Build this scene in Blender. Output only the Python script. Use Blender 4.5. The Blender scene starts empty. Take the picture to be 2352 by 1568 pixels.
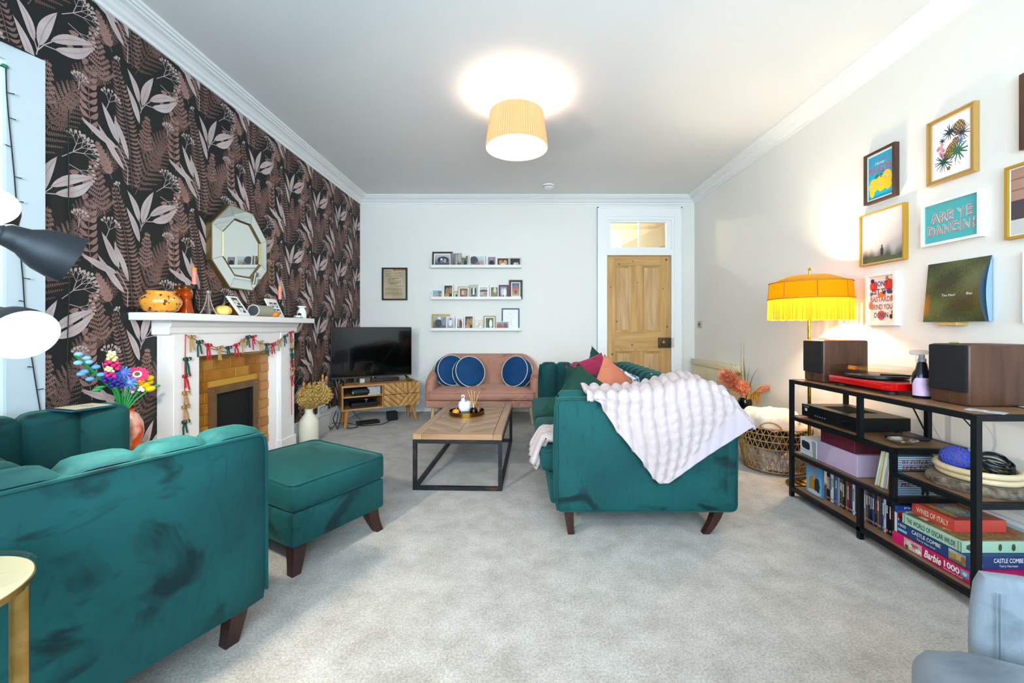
import bpy, bmesh, math, random
from mathutils import Vector, Matrix
random.seed(7)
sc = bpy.context.scene
C = sc.collection
PI = math.pi

# ---------------------------------------------------------------- camera
cam = bpy.data.objects.new('camera', bpy.data.cameras.new('camera'))
C.objects.link(cam)
cam.location = (0, 0, 1.09)
cam.rotation_euler = (PI / 2, 0, 0)
cam.data.sensor_width = 36
cam.data.lens = 36 * 940 / 2352
cam.data.shift_x = -22 / 2352
cam.data.shift_y = -32 / 2352
cam.data.clip_start = 0.05
sc.camera = cam

# ---------------------------------------------------------------- world, daylight, exposure
w = bpy.data.worlds.new('sky')
sc.world = w
w.use_nodes = True
w.node_tree.nodes['Background'].inputs[0].default_value = (0.72, 0.86, 1.0, 1)
w.node_tree.nodes['Background'].inputs[1].default_value = 1.6
sc.view_settings.view_transform = 'Standard'
sc.view_settings.look = 'None'
sc.view_settings.gamma = 1
sc.view_settings.use_curve_mapping = False
sc.view_settings.exposure = 0.46
sc.cycles.use_denoising = True
sc.cycles.max_bounces = 6
sc.cycles.diffuse_bounces = 4
sc.cycles.glossy_bounces = 3
sc.cycles.transmission_bounces = 4
sc.cycles.transparent_max_bounces = 12
sc.cycles.use_adaptive_sampling = True
sc.cycles.adaptive_threshold = 0.10
sc.cycles.adaptive_min_samples = 12
sc.cycles.caustics_reflective = False
sc.cycles.caustics_refractive = False
sc.cycles.sample_clamp_indirect = 6
sc.cycles.blur_glossy = 0.5


def lamp(name, kind, loc, watts, col=(1, 1, 1), rot=(0, 0, 0), size=None, size_y=None, radius=None, spot=None, blend=0.5):
    d = bpy.data.lights.new(name, kind)
    d.energy = watts
    d.color = col
    if kind == 'AREA':
        d.shape = 'RECTANGLE'
        d.size = size
        d.size_y = size_y
    if radius is not None and kind != 'AREA':
        d.shadow_soft_size = radius
    if spot:
        d.spot_size = spot
        d.spot_blend = blend
    o = bpy.data.objects.new(name, d)
    C.objects.link(o)
    o.location = loc
    o.rotation_euler = rot
    return o


# daylight coming through the bay window behind the camera
lamp('window_daylight', 'AREA', (0.1, -1.16, 1.62), 98, (0.60, 0.83, 1.0), (PI / 2, 0, 0), 3.3, 1.9).data.spread = math.radians(125)

# ---------------------------------------------------------------- colours and materials


def lin(h):
    h = h.lstrip('#')
    r = [int(h[i:i + 2], 16) / 255 for i in (0, 2, 4)]
    return tuple(c / 12.92 if c <= 0.04045 else ((c + 0.055) / 1.055) ** 2.4 for c in r)


MATS = {}


def mat(name, col='#ffffff', rough=0.6, metal=0.0, col2=None, scale=8.0, stretch=(1, 1, 1), lo=0.35, hi=0.65, bump=0.0, bscale=None,
        sheen=0.0, sheen_col=None, trans=0.0, ior=1.45, emit=0.0, emit_col=None, coat=0.0, alpha=1.0, spec=0.5, detail=3.0, subs=0.0):
    if name in MATS:
        return MATS[name]
    m = bpy.data.materials.new(name)
    m.use_nodes = True
    nt = m.node_tree
    b = nt.nodes['Principled BSDF']
    c = lin(col) if isinstance(col, str) else col
    b.inputs['Base Color'].default_value = (*c, 1)
    b.inputs['Roughness'].default_value = rough
    b.inputs['Metallic'].default_value = metal
    b.inputs['Specular IOR Level'].default_value = spec
    b.inputs['Coat Weight'].default_value = coat
    b.inputs['Transmission Weight'].default_value = trans
    b.inputs['IOR'].default_value = ior
    b.inputs['Alpha'].default_value = alpha
    b.inputs['Sheen Weight'].default_value = sheen
    if sheen:
        b.inputs['Sheen Roughness'].default_value = 0.45
        b.inputs['Sheen Tint'].default_value = (*(lin(sheen_col) if sheen_col else c), 1)
    if emit:
        b.inputs['Emission Color'].default_value = (*(lin(emit_col) if emit_col else c), 1)
        b.inputs['Emission Strength'].default_value = emit
    if col2 or bump:
        tc = nt.nodes.new('ShaderNodeTexCoord')
        mp = nt.nodes.new('ShaderNodeMapping')
        mp.inputs['Scale'].default_value = stretch
        nt.links.new(tc.outputs['Object'], mp.inputs['Vector'])
    if col2:
        n = nt.nodes.new('ShaderNodeTexNoise')
        n.inputs['Scale'].default_value = scale
        n.inputs['Detail'].default_value = detail
        nt.links.new(mp.outputs[0], n.inputs['Vector'])
        r = nt.nodes.new('ShaderNodeValToRGB')
        r.color_ramp.elements[0].position = lo
        r.color_ramp.elements[1].position = hi
        r.color_ramp.elements[0].color = (*c, 1)
        r.color_ramp.elements[1].color = (*lin(col2), 1)
        nt.links.new(n.outputs['Fac'], r.inputs[0])
        nt.links.new(r.outputs[0], b.inputs['Base Color'])
    if bump:
        n2 = nt.nodes.new('ShaderNodeTexNoise')
        n2.inputs['Scale'].default_value = bscale or scale
        n2.inputs['Detail'].default_value = 4
        nt.links.new(mp.outputs[0], n2.inputs['Vector'])
        bp = nt.nodes.new('ShaderNodeBump')
        bp.inputs['Strength'].default_value = bump
        bp.inputs['Distance'].default_value = 0.01
        nt.links.new(n2.outputs['Fac'], bp.inputs['Height'])
        nt.links.new(bp.outputs[0], b.inputs['Normal'])
    MATS[name] = m
    return m


def velvet(name, dark, base, light, sheen_col, sheen=0.6, rough=0.75):
    """pile fabric: broad tone plus brushed-the-wrong-way patches"""
    if name in MATS:
        return MATS[name]
    m = bpy.data.materials.new(name)
    m.use_nodes = True
    nt = m.node_tree
    b = nt.nodes['Principled BSDF']
    b.inputs['Roughness'].default_value = rough
    b.inputs['Specular IOR Level'].default_value = 0.25
    b.inputs['Sheen Weight'].default_value = sheen
    b.inputs['Sheen Roughness'].default_value = 0.4
    b.inputs['Sheen Tint'].default_value = (*lin(sheen_col), 1)
    tc = nt.nodes.new('ShaderNodeTexCoord')

    def noise(scale, detail, dist, stretch):
        mp = nt.nodes.new('ShaderNodeMapping')
        mp.inputs['Scale'].default_value = stretch
        mp.inputs['Rotation'].default_value = (0.3, 0.5, 0.4)
        nt.links.new(tc.outputs['Object'], mp.inputs['Vector'])
        n = nt.nodes.new('ShaderNodeTexNoise')
        n.inputs['Scale'].default_value = scale
        n.inputs['Detail'].default_value = detail
        n.inputs['Distortion'].default_value = dist
        nt.links.new(mp.outputs[0], n.inputs['Vector'])
        return n

    def ramp(n, p0, p1, c0, c1):
        r = nt.nodes.new('ShaderNodeValToRGB')
        r.color_ramp.elements[0].position = p0
        r.color_ramp.elements[1].position = p1
        r.color_ramp.elements[0].color = (*c0, 1)
        r.color_ramp.elements[1].color = (*c1, 1)
        nt.links.new(n.outputs['Fac'], r.inputs[0])
        return r
    n1 = noise(2.2, 4, 0.3, (1, 1, 1))
    r1 = ramp(n1, 0.35, 0.65, lin(base), lin(light))
    n2 = noise(4.6, 6, 0.9, (1.0, 1.0, 1.5))
    r2 = ramp(n2, 0.56, 0.68, (0, 0, 0), (1, 1, 1))
    n4 = noise(13, 4, 1.5, (1.6, 1.6, 0.6))
    r4 = ramp(n4, 0.56, 0.74, (0, 0, 0), (0.4, 0.4, 0.4))
    mm_ = nt.nodes.new('ShaderNodeMix')
    mm_.data_type = 'RGBA'
    mm_.blend_type = 'LIGHTEN'
    mm_.inputs[0].default_value = 1.0
    nt.links.new(r2.outputs[0], mm_.inputs[6])
    nt.links.new(r4.outputs[0], mm_.inputs[7])
    mx = nt.nodes.new('ShaderNodeMix')
    mx.data_type = 'RGBA'
    nt.links.new(mm_.outputs[2], mx.inputs[0])
    nt.links.new(r1.outputs[0], mx.inputs[6])
    mx.inputs[7].default_value = (*lin(dark), 1)
    nt.links.new(mx.outputs[2], b.inputs['Base Color'])
    n3 = noise(260, 2, 0, (1, 1, 1))
    bp = nt.nodes.new('ShaderNodeBump')
    bp.inputs['Strength'].default_value = 0.12
    bp.inputs['Distance'].default_value = 0.004
    nt.links.new(n3.outputs['Fac'], bp.inputs['Height'])
    nt.links.new(bp.outputs[0], b.inputs['Normal'])
    MATS[name] = m
    return m


def wood(name, c1, c2, rough=0.5, axis='x', scale=14, fine=1.0, coat=0.0):
    st = {'x': (0.12, 1, 1), 'y': (1, 0.12, 1), 'z': (1, 1, 0.10)}[axis]
    return mat(name, c1, rough, col2=c2, scale=scale, stretch=st, lo=0.3, hi=0.7, bump=0.08 * fine, bscale=scale * 4, detail=6, coat=coat)


def attr_mat(name='printed_colour', rough=0.5, coat=0.0):
    if name in MATS:
        return MATS[name]
    m = bpy.data.materials.new(name)
    m.use_nodes = True
    b = m.node_tree.nodes['Principled BSDF']
    b.inputs['Roughness'].default_value = rough
    b.inputs['Coat Weight'].default_value = coat
    a = m.node_tree.nodes.new('ShaderNodeAttribute')
    a.attribute_name = 'Col'
    m.node_tree.links.new(a.outputs['Color'], b.inputs['Base Color'])
    MATS[name] = m
    return m


# ---------------------------------------------------------------- mesh builder


class MB:
    def __init__(s):
        s.v = []
        s.f = []
        s.mi = []

    def add(s, vs, fs, m=0):
        o = len(s.v)
        s.v += [tuple(p) for p in vs]
        s.f += [tuple(i + o for i in f) for f in fs]
        s.mi += [m] * len(fs)
        return s

    def box(s, x0, x1, y0, y1, z0, z1, m=0):
        return s.add([(x0, y0, z0), (x1, y0, z0), (x1, y1, z0), (x0, y1, z0), (x0, y0, z1), (x1, y0, z1), (x1, y1, z1), (x0, y1, z1)],
                     [(3, 2, 1, 0), (4, 5, 6, 7), (0, 1, 5, 4), (1, 2, 6, 5), (2, 3, 7, 6), (3, 0, 4, 7)], m)

    def rbox(s, x0, x1, y0, y1, z0, z1, r=0.01, seg=2, m=0, M=None):
        bm = bmesh.new()
        bmesh.ops.create_cube(bm, size=1)
        for v in bm.verts:
            v.co = Vector(((x0 + x1) / 2 + v.co.x * (x1 - x0), (y0 + y1) / 2 + v.co.y * (y1 - y0), (z0 + z1) / 2 + v.co.z * (z1 - z0)))
        bmesh.ops.bevel(bm, geom=bm.edges[:], offset=r, segments=seg, profile=0.5, affect='EDGES', clamp_overlap=True)
        bm.verts.index_update()
        vs = [(M @ v.co if M else v.co.copy()) for v in bm.verts]
        s.add(vs, [tuple(v.index for v in f.verts) for f in bm.faces], m)
        bm.free()
        return s

    def cyl(s, p0, p1, r0, r1=None, n=16, m=0, caps=True):
        r1 = r0 if r1 is None else r1
        p0, p1 = Vector(p0), Vector(p1)
        d = (p1 - p0).normalized()
        a = d.orthogonal().normalized()
        b = d.cross(a)
        vs = []
        for p, r in ((p0, r0), (p1, r1)):
            for i in range(n):
                t = 2 * PI * i / n
                vs.append(p + a * (r * math.cos(t)) + b * (r * math.sin(t)))
        fs = [(i, (i + 1) % n, n + (i + 1) % n, n + i) for i in range(n)]
        if caps:
            fs += [tuple(range(n - 1, -1, -1)), tuple(range(n, 2 * n))]
        return s.add(vs, fs, m)

    def tube(s, pts, r, n=8, m=0, closed=False, flat=None):
        pts = [Vector(p) for p in pts]
        k = len(pts)
        rs = r if isinstance(r, (list, tuple)) else [r] * k
        vs = []
        prev = None
        for i, p in enumerate(pts):
            if closed:
                d = pts[(i + 1) % k] - pts[i - 1]
            else:
                d = pts[min(i + 1, k - 1)] - pts[max(i - 1, 0)]
            d.normalize()
            if prev is None:
                a = d.orthogonal().normalized()
            else:
                a = prev - d * prev.dot(d)
                if a.length < 1e-6:
                    a = d.orthogonal()
                a.normalize()
            prev = a
            b = d.cross(a)
            for j in range(n):
                t = 2 * PI * j / n
                vs.append(p + a * (rs[i] * math.cos(t)) + b * (rs[i] * math.sin(t)))
        fs = []
        for i in range(k if closed else k - 1):
            i2 = (i + 1) % k
            for j in range(n):
                fs.append((i * n + j, i * n + (j + 1) % n, i2 * n + (j + 1) % n, i2 * n + j))
        if not closed:
            fs += [tuple(range(n - 1, -1, -1)), tuple((k - 1) * n + j for j in range(n))]
        return s.add(vs, fs, m)

    def lathe(s, prof, n=24, m=0, c=(0, 0, 0), sx=1, sy=1, wob=None):
        vs = []
        for i in range(n):
            t = 2 * PI * i / n
            q = wob(t) if wob else 1
            for r, z in prof:
                vs.append((c[0] + r * q * sx * math.cos(t), c[1] + r * q * sy * math.sin(t), c[2] + z))
        k = len(prof)
        fs = []
        for i in range(n):
            i2 = (i + 1) % n
            for j in range(k - 1):
                fs.append((i * k + j, i2 * k + j, i2 * k + j + 1, i * k + j + 1))
        return s.add(vs, fs, m)

    def grid(s, fn, nu, nv, m=0, cu=False, cv=False, mf=None):
        vs = []
        for i in range(nu + (0 if cu else 1)):
            for j in range(nv + (0 if cv else 1)):
                vs.append(fn(i / nu, j / nv))
        ku = nu if cu else nu + 1
        kv = nv if cv else nv + 1
        o = len(s.v)
        s.v += [tuple(p) for p in vs]
        for i in range(nu):
            for j in range(nv):
                i2 = (i + 1) % ku
                j2 = (j + 1) % kv
                s.f.append((o + i * kv + j, o + i2 * kv + j, o + i2 * kv + j2, o + i * kv + j2))
                s.mi.append(mf((i + .5) / nu, (j + .5) / nv) if mf else m)
        return s

    def ell(s, c, r, nu=12, nv=8, m=0):
        if not isinstance(r, (tuple, list)):
            r = (r, r, r)
        vs = [(c[0], c[1], c[2] + r[2])]
        for j in range(1, nv):
            ph = PI * j / nv
            for i in range(nu):
                t = 2 * PI * i / nu
                vs.append((c[0] + r[0] * math.sin(ph) * math.cos(t), c[1] + r[1] * math.sin(ph) * math.sin(t), c[2] + r[2] * math.cos(ph)))
        vs.append((c[0], c[1], c[2] - r[2]))
        fs = [(0, 1 + i, 1 + (i + 1) % nu) for i in range(nu)]
        for j in range(nv - 2):
            for i in range(nu):
                a = 1 + j * nu
                fs.append((a + i, a + nu + i, a + nu + (i + 1) % nu, a + (i + 1) % nu))
        e = len(vs) - 1
        a = 1 + (nv - 2) * nu
        fs += [(a + i, e, a + (i + 1) % nu) for i in range(nu)]
        return s.add(vs, fs, m)

    def prism(s, poly, fn, d0, d1, m=0):
        """2-D polygon mapped by fn(u, v, d) and extruded from d0 to d1"""
        n = len(poly)
        vs = [fn(u, v, d0) for u, v in poly] + [fn(u, v, d1) for u, v in poly]
        fs = [tuple(range(n - 1, -1, -1)), tuple(range(n, 2 * n))] + [(i, (i + 1) % n, n + (i + 1) % n, n + i) for i in range(n)]
        return s.add(vs, fs, m)

    def mesh(s, name, mats, smooth=35):
        me = bpy.data.meshes.new(name)
        me.from_pydata(s.v, [], s.f)
        for x in (mats if isinstance(mats, (list, tuple)) else [mats]):
            me.materials.append(x)
        if any(s.mi):
            me.polygons.foreach_set('material_index', s.mi)
        if smooth:
            me.shade_smooth()
            me.set_sharp_from_angle(angle=math.radians(smooth))
        me.update()
        return me

    def build(s, name, mats, parent=None, smooth=35, loc=None, rot=None, fix=False):
        me = s.mesh(name, mats, smooth)
        if fix:
            bm = bmesh.new()
            bm.from_mesh(me)
            bmesh.ops.recalc_face_normals(bm, faces=bm.faces)
            bm.to_mesh(me)
            bm.free()
        o = bpy.data.objects.new(name, me)
        C.objects.link(o)
        if parent:
            o.parent = parent
        if loc:
            o.location = loc
        if rot:
            o.rotation_euler = rot
        return o


def put(name, me, parent=None, loc=None, rot=None):
    o = bpy.data.objects.new(name, me)
    C.objects.link(o)
    if parent:
        o.parent = parent
    if loc:
        o.location = loc
    if rot:
        o.rotation_euler = rot
    return o


def tag(o, label, cat, group=None):
    o['label'] = label
    o['category'] = cat
    if group:
        o['group'] = group
    return o


def thing(name, label, cat, loc=(0, 0, 0), rz=0, group=None):
    o = bpy.data.objects.new(name, None)
    o.empty_display_size = 0.05
    C.objects.link(o)
    o.location = loc
    o.rotation_euler = (0, 0, rz)
    return tag(o, label, cat, group)


def struct(o):
    o['kind'] = 'structure'
    return o


def smoothmod(o, lv=1):
    md = o.modifiers.new('s', 'SUBSURF')
    md.levels = lv
    md.render_levels = lv
    return o


BACK = (Vector((1, 0, 0)), Vector((0, 0, 1)))      # faces the camera (-Y)
RIGHT = (Vector((0, -1, 0)), Vector((0, 0, 1)))    # faces -X
LEFT = (Vector((0, 1, 0)), Vector((0, 0, 1)))      # faces +X
TOP = (Vector((1, 0, 0)), Vector((0, 1, 0)))       # faces up


def text(body, c, basis, w=None, h=None, m=None, parent=None, name='lettering', depth=0.0006, shear=0.0, space=1.0, bold=0.0):
    cu = bpy.data.curves.new(name, 'FONT')
    cu.body = body
    cu.size = 1
    cu.align_x = 'CENTER'
    cu.align_y = 'CENTER'
    cu.shear = shear
    cu.space_character = space
    cu.offset = bold
    cu.resolution_u = 3
    t = bpy.data.objects.new(name, cu)
    C.objects.link(t)
    dg = bpy.context.evaluated_depsgraph_get()
    me = bpy.data.meshes.new_from_object(t.evaluated_get(dg))
    bpy.data.objects.remove(t)
    xs = [v.co.x for v in me.vertices] or [0, 1]
    ys = [v.co.y for v in me.vertices] or [0, 1]
    cx, cy = (min(xs) + max(xs)) / 2, (min(ys) + max(ys)) / 2
    kx = w / (max(xs) - min(xs)) if w else None
    ky = h / (max(ys) - min(ys)) if h else None
    kx = kx or ky
    ky = ky or kx
    r, u = basis
    n = r.cross(u)
    c = Vector(c)
    for v in me.vertices:
        v.co = c + r * ((v.co.x - cx) * kx) + u * ((v.co.y - cy) * ky) + n * depth
    me.materials.clear()
    me.materials.append(m)
    o = bpy.data.objects.new(name, me)
    C.objects.link(o)
    if parent:
        o.parent = parent
    return o


def clampf(x, a=0.0, b=1.0):
    return max(a, min(b, x))


def mixc(a, b, t):
    return tuple(a[i] * (1 - t) + b[i] * t for i in range(3))


def printed(name, c, basis, w, h, nx, ny, fn, parent=None, m=None, depth=0.0, curve=None):
    """a flat printed sheet: fine quads, each with its own ink colour; fn(u, v) -> linear rgb, v up"""
    r, u = basis
    n = r.cross(u)
    c = Vector(c)
    vs = []
    for j in range(ny + 1):
        for i in range(nx + 1):
            a, b = i / nx, j / ny
            k = curve(a, b) if curve else 0
            vs.append(c + r * ((a - .5) * w) + u * ((b - .5) * h) + n * (depth + k))
    fs = [(j * (nx + 1) + i, j * (nx + 1) + i + 1, (j + 1) * (nx + 1) + i + 1, (j + 1) * (nx + 1) + i) for j in range(ny) for i in range(nx)]
    me = bpy.data.meshes.new(name)
    me.from_pydata(vs, [], fs)
    ca = me.color_attributes.new('Col', 'FLOAT_COLOR', 'CORNER')
    buf = []
    for j in range(ny):
        for i in range(nx):
            q = fn((i + .5) / nx, (j + .5) / ny)
            buf += [q[0], q[1], q[2], 1.0] * 4
    ca.data.foreach_set('color', buf)
    me.materials.append(m or attr_mat())
    if curve:
        me.shade_smooth()
    o = bpy.data.objects.new(name, me)
    C.objects.link(o)
    if parent:
        o.parent = parent
    return o


def scene_fn(seed, top, bot, blobs=(), grain=0.25, horizon=None, ground=None):
    rd = random.Random(seed)
    top, bot = lin(top), lin(bot)
    ground = lin(ground) if ground else None
    bl = [(x, y, rx, ry, lin(c)) for x, y, rx, ry, c in blobs]

    def fn(u, v):
        q = mixc(bot, top, v)
        if ground and horizon is not None and v < horizon + 0.04 * math.sin(u * 9 + seed):
            q = ground
        for x, y, rx, ry, c in bl:
            if ((u - x) / rx) ** 2 + ((v - y) / ry) ** 2 < 1:
                q = c
        g = 1 + (rd.random() - .5) * 2 * grain
        return tuple(clampf(k * g) for k in q)
    return fn


def glassy(name, tint='#ffffff', ior=1.45, rough=0.02, body=0.0, body_col=None):
    """thin see-through glass: tinted transmission, fresnel reflection, optional cloudy body"""
    if name in MATS:
        return MATS[name]
    m = bpy.data.materials.new(name)
    m.use_nodes = True
    nt = m.node_tree
    nt.nodes.remove(nt.nodes['Principled BSDF'])
    t = nt.nodes.new('ShaderNodeBsdfTransparent')
    t.inputs[0].default_value = (*lin(tint), 1)
    last = t.outputs[0]
    if body:
        d = nt.nodes.new('ShaderNodeBsdfTranslucent')
        d.inputs[0].default_value = (*lin(body_col or tint), 1)
        d2 = nt.nodes.new('ShaderNodeBsdfDiffuse')
        d2.inputs[0].default_value = (*lin(body_col or tint), 1)
        a = nt.nodes.new('ShaderNodeMixShader')
        a.inputs[0].default_value = 0.5
        nt.links.new(d.outputs[0], a.inputs[1])
        nt.links.new(d2.outputs[0], a.inputs[2])
        b = nt.nodes.new('ShaderNodeMixShader')
        b.inputs[0].default_value = body
        nt.links.new(last, b.inputs[1])
        nt.links.new(a.outputs[0], b.inputs[2])
        last = b.outputs[0]
    g = nt.nodes.new('ShaderNodeBsdfGlossy')
    g.inputs['Roughness'].default_value = rough
    f = nt.nodes.new('ShaderNodeLayerWeight')
    pw = nt.nodes.new('ShaderNodeMath')
    pw.operation = 'POWER'
    pw.inputs[1].default_value = 4
    ma = nt.nodes.new('ShaderNodeMath')
    ma.operation = 'MULTIPLY_ADD'
    ma.inputs[1].default_value = 0.6
    ma.inputs[2].default_value = ((ior - 1) / (ior + 1)) ** 2
    nt.links.new(f.outputs['Facing'], pw.inputs[0])
    nt.links.new(pw.outputs[0], ma.inputs[0])
    mx = nt.nodes.new('ShaderNodeMixShader')
    nt.links.new(ma.outputs[0], mx.inputs[0])
    nt.links.new(last, mx.inputs[1])
    nt.links.new(g.outputs[0], mx.inputs[2])
    nt.links.new(mx.outputs[0], nt.nodes['Material Output'].inputs[0])
    MATS[name] = m
    return m


WHITE = mat('white_paint', '#f4f3f0', 0.55)
GLOSSW = mat('white_gloss_paint', '#f6f6f4', 0.3)
# ================================================================ the room
XL, XR, YB, YF, ZC = -2.108, 2.256, 5.34, -1.1, 2.79


def carpet_mat():
    m = bpy.data.materials.new('carpet')
    m.use_nodes = True
    nt = m.node_tree
    b = nt.nodes['Principled BSDF']
    b.inputs['Roughness'].default_value = 0.95
    b.inputs['Specular IOR Level'].default_value = 0.1
    b.inputs['Sheen Weight'].default_value = 0.25
    tc = nt.nodes.new('ShaderNodeTexCoord')

    def nz(scale, detail, rough=0.5):
        n = nt.nodes.new('ShaderNodeTexNoise')
        n.inputs['Scale'].default_value = scale
        n.inputs['Detail'].default_value = detail
        n.inputs['Roughness'].default_value = rough
        nt.links.new(tc.outputs['Object'], n.inputs['Vector'])
        return n

    def rp(n, p0, p1, c0, c1):
        r = nt.nodes.new('ShaderNodeValToRGB')
        r.color_ramp.elements[0].position = p0
        r.color_ramp.elements[1].position = p1
        r.color_ramp.elements[0].color = (*lin(c0), 1)
        r.color_ramp.elements[1].color = (*lin(c1), 1)
        nt.links.new(n.outputs['Fac'], r.inputs[0])
        return r
    big = rp(nz(6.5, 6, 0.68), 0.34, 0.66, '#b3aba1', '#d3cdc5')
    fine = rp(nz(120, 4, 0.75), 0.34, 0.66, '#6f6961', '#ffffff')
    mx = nt.nodes.new('ShaderNodeMix')
    mx.data_type = 'RGBA'
    mx.blend_type = 'MULTIPLY'
    mx.inputs[0].default_value = 0.55
    nt.links.new(big.outputs[0], mx.inputs[6])
    nt.links.new(fine.outputs[0], mx.inputs[7])
    nt.links.new(mx.outputs[2], b.inputs['Base Color'])
    h = nz(190, 4, 0.75)
    bp = nt.nodes.new('ShaderNodeBump')
    bp.inputs['Strength'].default_value = 0.6
    bp.inputs['Distance'].default_value = 0.006
    nt.links.new(h.outputs['Fac'], bp.inputs['Height'])
    nt.links.new(bp.outputs[0], b.inputs['Normal'])
    return m


WALLP = mat('wall_paint', '#efebe4', 0.75, bump=0.04, bscale=60)
CEILP = mat('ceiling_paint', '#e9e9e8', 0.8, bump=0.03, bscale=40)
PAPER = mat('wallpaper_ground', '#1a1a1d', 0.75, col2='#22231f', scale=1.5)

struct(MB().box(-2.9, XR + .1, YF - .1, 8.1, -0.1, 0.0).build('floor', carpet_mat(), smooth=0))
struct(MB().box(-2.9, XR + .1, YF - .1, YB + .12, ZC, ZC + .1).build('ceiling', CEILP, smooth=0))
wl = struct(MB().box(XL - .1, XL, 1.805, YB + .12, 0, ZC).build('wall_left', PAPER, smooth=0))
struct(MB().box(XR, XR + .1, YF - .1, YB + .12, 0, ZC).build('wall_right', WALLP, smooth=0))
wb = MB()
wb.box(XL, 1.07, YB, YB + .12, 0, ZC).box(2.0, XR, YB, YB + .12, 0, ZC).box(1.07, 2.0, YB, YB + .12, 2.53, ZC)
struct(wb.build('wall_back', WALLP, smooth=0))
# wall behind the camera with the bay window opening
wf = MB()
wf.box(-2.9, -1.55, YF - .1, YF, 0, ZC).box(1.75, XR, YF - .1, YF, 0, ZC).box(-1.55, 1.75, YF - .1, YF, 0, .62).box(-1.55, 1.75, YF - .1, YF, 2.6, ZC)
struct(wf.build('wall_front', WALLP, smooth=0))
win = struct(MB().box(-1.55, -1.49, YF - .08, YF + .01, .62, 2.6).box(1.69, 1.75, YF - .08, YF + .01, .62, 2.6).box(-1.55, 1.75, YF - .08, YF + .01, 2.54, 2.6)
             .box(-1.55, 1.75, YF - .08, YF + .05, .62, .68).build('window_2', GLOSSW, smooth=0))
for xx in (-.47, .61):
    MB().box(xx, xx + .06, YF - .07, YF, .68, 2.54).build('window_mullion', GLOSSW, win, 0)

# ---- window embrasure on the near left: splayed lining board, architrave, shutter leaf
kx, ky = -0.30, -1.0
kl = math.hypot(kx, ky)
ex, ey = kx / kl, ky / kl           # direction towards the camera
nx_, ny_ = -ey, ex                  # faces the room


def emb(t, d, z):
    return (XL + ex * t + nx_ * d, 1.805 + ey * t + ny_ * d, z)


e = MB()
e.prism([(-.0, 0), (.115, 0), (.115, 2.2), (-.0, 2.2)], lambda u, v, d: emb(u, d, v), -.12, 0.012)
e.prism([(-.0, 2.2), (2.6, 2.2), (2.6, 2.262), (-.0, 2.262)], lambda u, v, d: emb(u, d, v), -.12, 0.012)
sh = struct(e.build('trim_1', mat('window_lining_white', '#ccd4d8', 0.4, bump=0.05, bscale=30), smooth=0))
e = MB()
e.prism([(.115, 0), (2.6, 0), (2.6, 2.2), (.115, 2.2)], lambda u, v, d: emb(u, d, v), -.12, -.03)
e.prism([(.115, .2), (.15, .2), (.15, 2.2), (.115, 2.2)], lambda u, v, d: emb(u, d, v), -.03, -.012)
struct(e.build('door_2', mat('shutter_cream', '#ece9dd', 0.5), smooth=0))
struct(MB().box(XL - .1, XL, YF - .1, 1.805, 2.262, ZC).build('wall_left_upper', PAPER, smooth=0))
struct(MB().box(-2.95, -2.85, YF - .1, .2, 0, ZC).build('wall_left_near', WALLP, smooth=0))

# ---- cornice
prof = [(0, 2.695), (.012, 2.695), (.016, 2.712), (.03, 2.718), (.036, 2.722), (.046, 2.735), (.066, 2.750), (.09, 2.757), (.094, 2.764), (.108, 2.766),
        (.112, 2.774), (.126, 2.777), (.130, 2.789), (0, 2.789)]
CORN = mat('cornice_white', '#f1f1f0', 0.6)


def cornice(name, fn, a, b):
    m_ = MB().prism(prof, fn, a, b)
    struct(m_.build(name, CORN, smooth=0, fix=True))


cornice('trim_2', lambda d, z, t: (XL + d, t, z), YF, YB)
cornice('trim_3', lambda d, z, t: (t, YB - d, z), XL, XR)
cornice('trim_4', lambda d, z, t: (XR - d, t, z), YF, YB)

# ---- skirting
SK = [(0, 0), (.02, 0), (.02, .165), (.014, .175), (.014, .19), (.006, .2), (0, .2)]


def skirt(name, fn, a, b):
    struct(MB().prism(SK, fn, a, b).build(name, GLOSSW, smooth=0, fix=True))


skirt('baseboard_back', lambda d, z, t: (t, YB - d, z), XL, .985)
skirt('baseboard_left', lambda d, z, t: (XL + d, t, z), 3.62, YB)
skirt('baseboard_right', lambda d, z, t: (XR - d, t, z), YF, YB)

# ---- wallpaper print: ferns, sprigs, berries and pale leaves, one flat printed layer set into the wall
TW, TH = .486, .652
LAY = {0: .0006, 1: .0010, 2: .0014, 3: .0018}
tile = []      # (layer, [(y, z), ...])


def leaf2(p, q, wd, bend=0.0, n=7, layer=3, side=None):
    px, pz = p
    qx, qz = q
    dx, dz = qx - px, qz - pz
    ln = math.hypot(dx, dz)
    tx, tz = dx / ln, dz / ln
    ox, oz = -tz, tx
    top, bot = [], []
    for i in range(n + 1):
        t = i / n
        k = math.sin(PI * t ** 0.8) ** 0.9 if 0 < t < 1 else 0
        c = bend * math.sin(PI * t)
        a = wd / 2 * k
        x, z = px + tx * ln * t + ox * c, pz + tz * ln * t + oz * c
        top.append((x + ox * a, z + oz * a))
        bot.append((x - ox * a, z - oz * a))
    if side == 'mid':
        pts = [(px + tx * ln * i / n + ox * (bend * math.sin(PI * i / n) + .0012), pz + tz * ln * i / n + oz * (bend * math.sin(PI * i / n) + .0012)) for i in range(n + 1)]
        pt2 = [(px + tx * ln * i / n + ox * (bend * math.sin(PI * i / n) - .0006), pz + tz * ln * i / n + oz * (bend * math.sin(PI * i / n) - .0006)) for i in range(n, -1, -1)]
        tile.append((layer, pts + pt2))
        return
    tile.append((layer, top + bot[-2:0:-1]))


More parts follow.
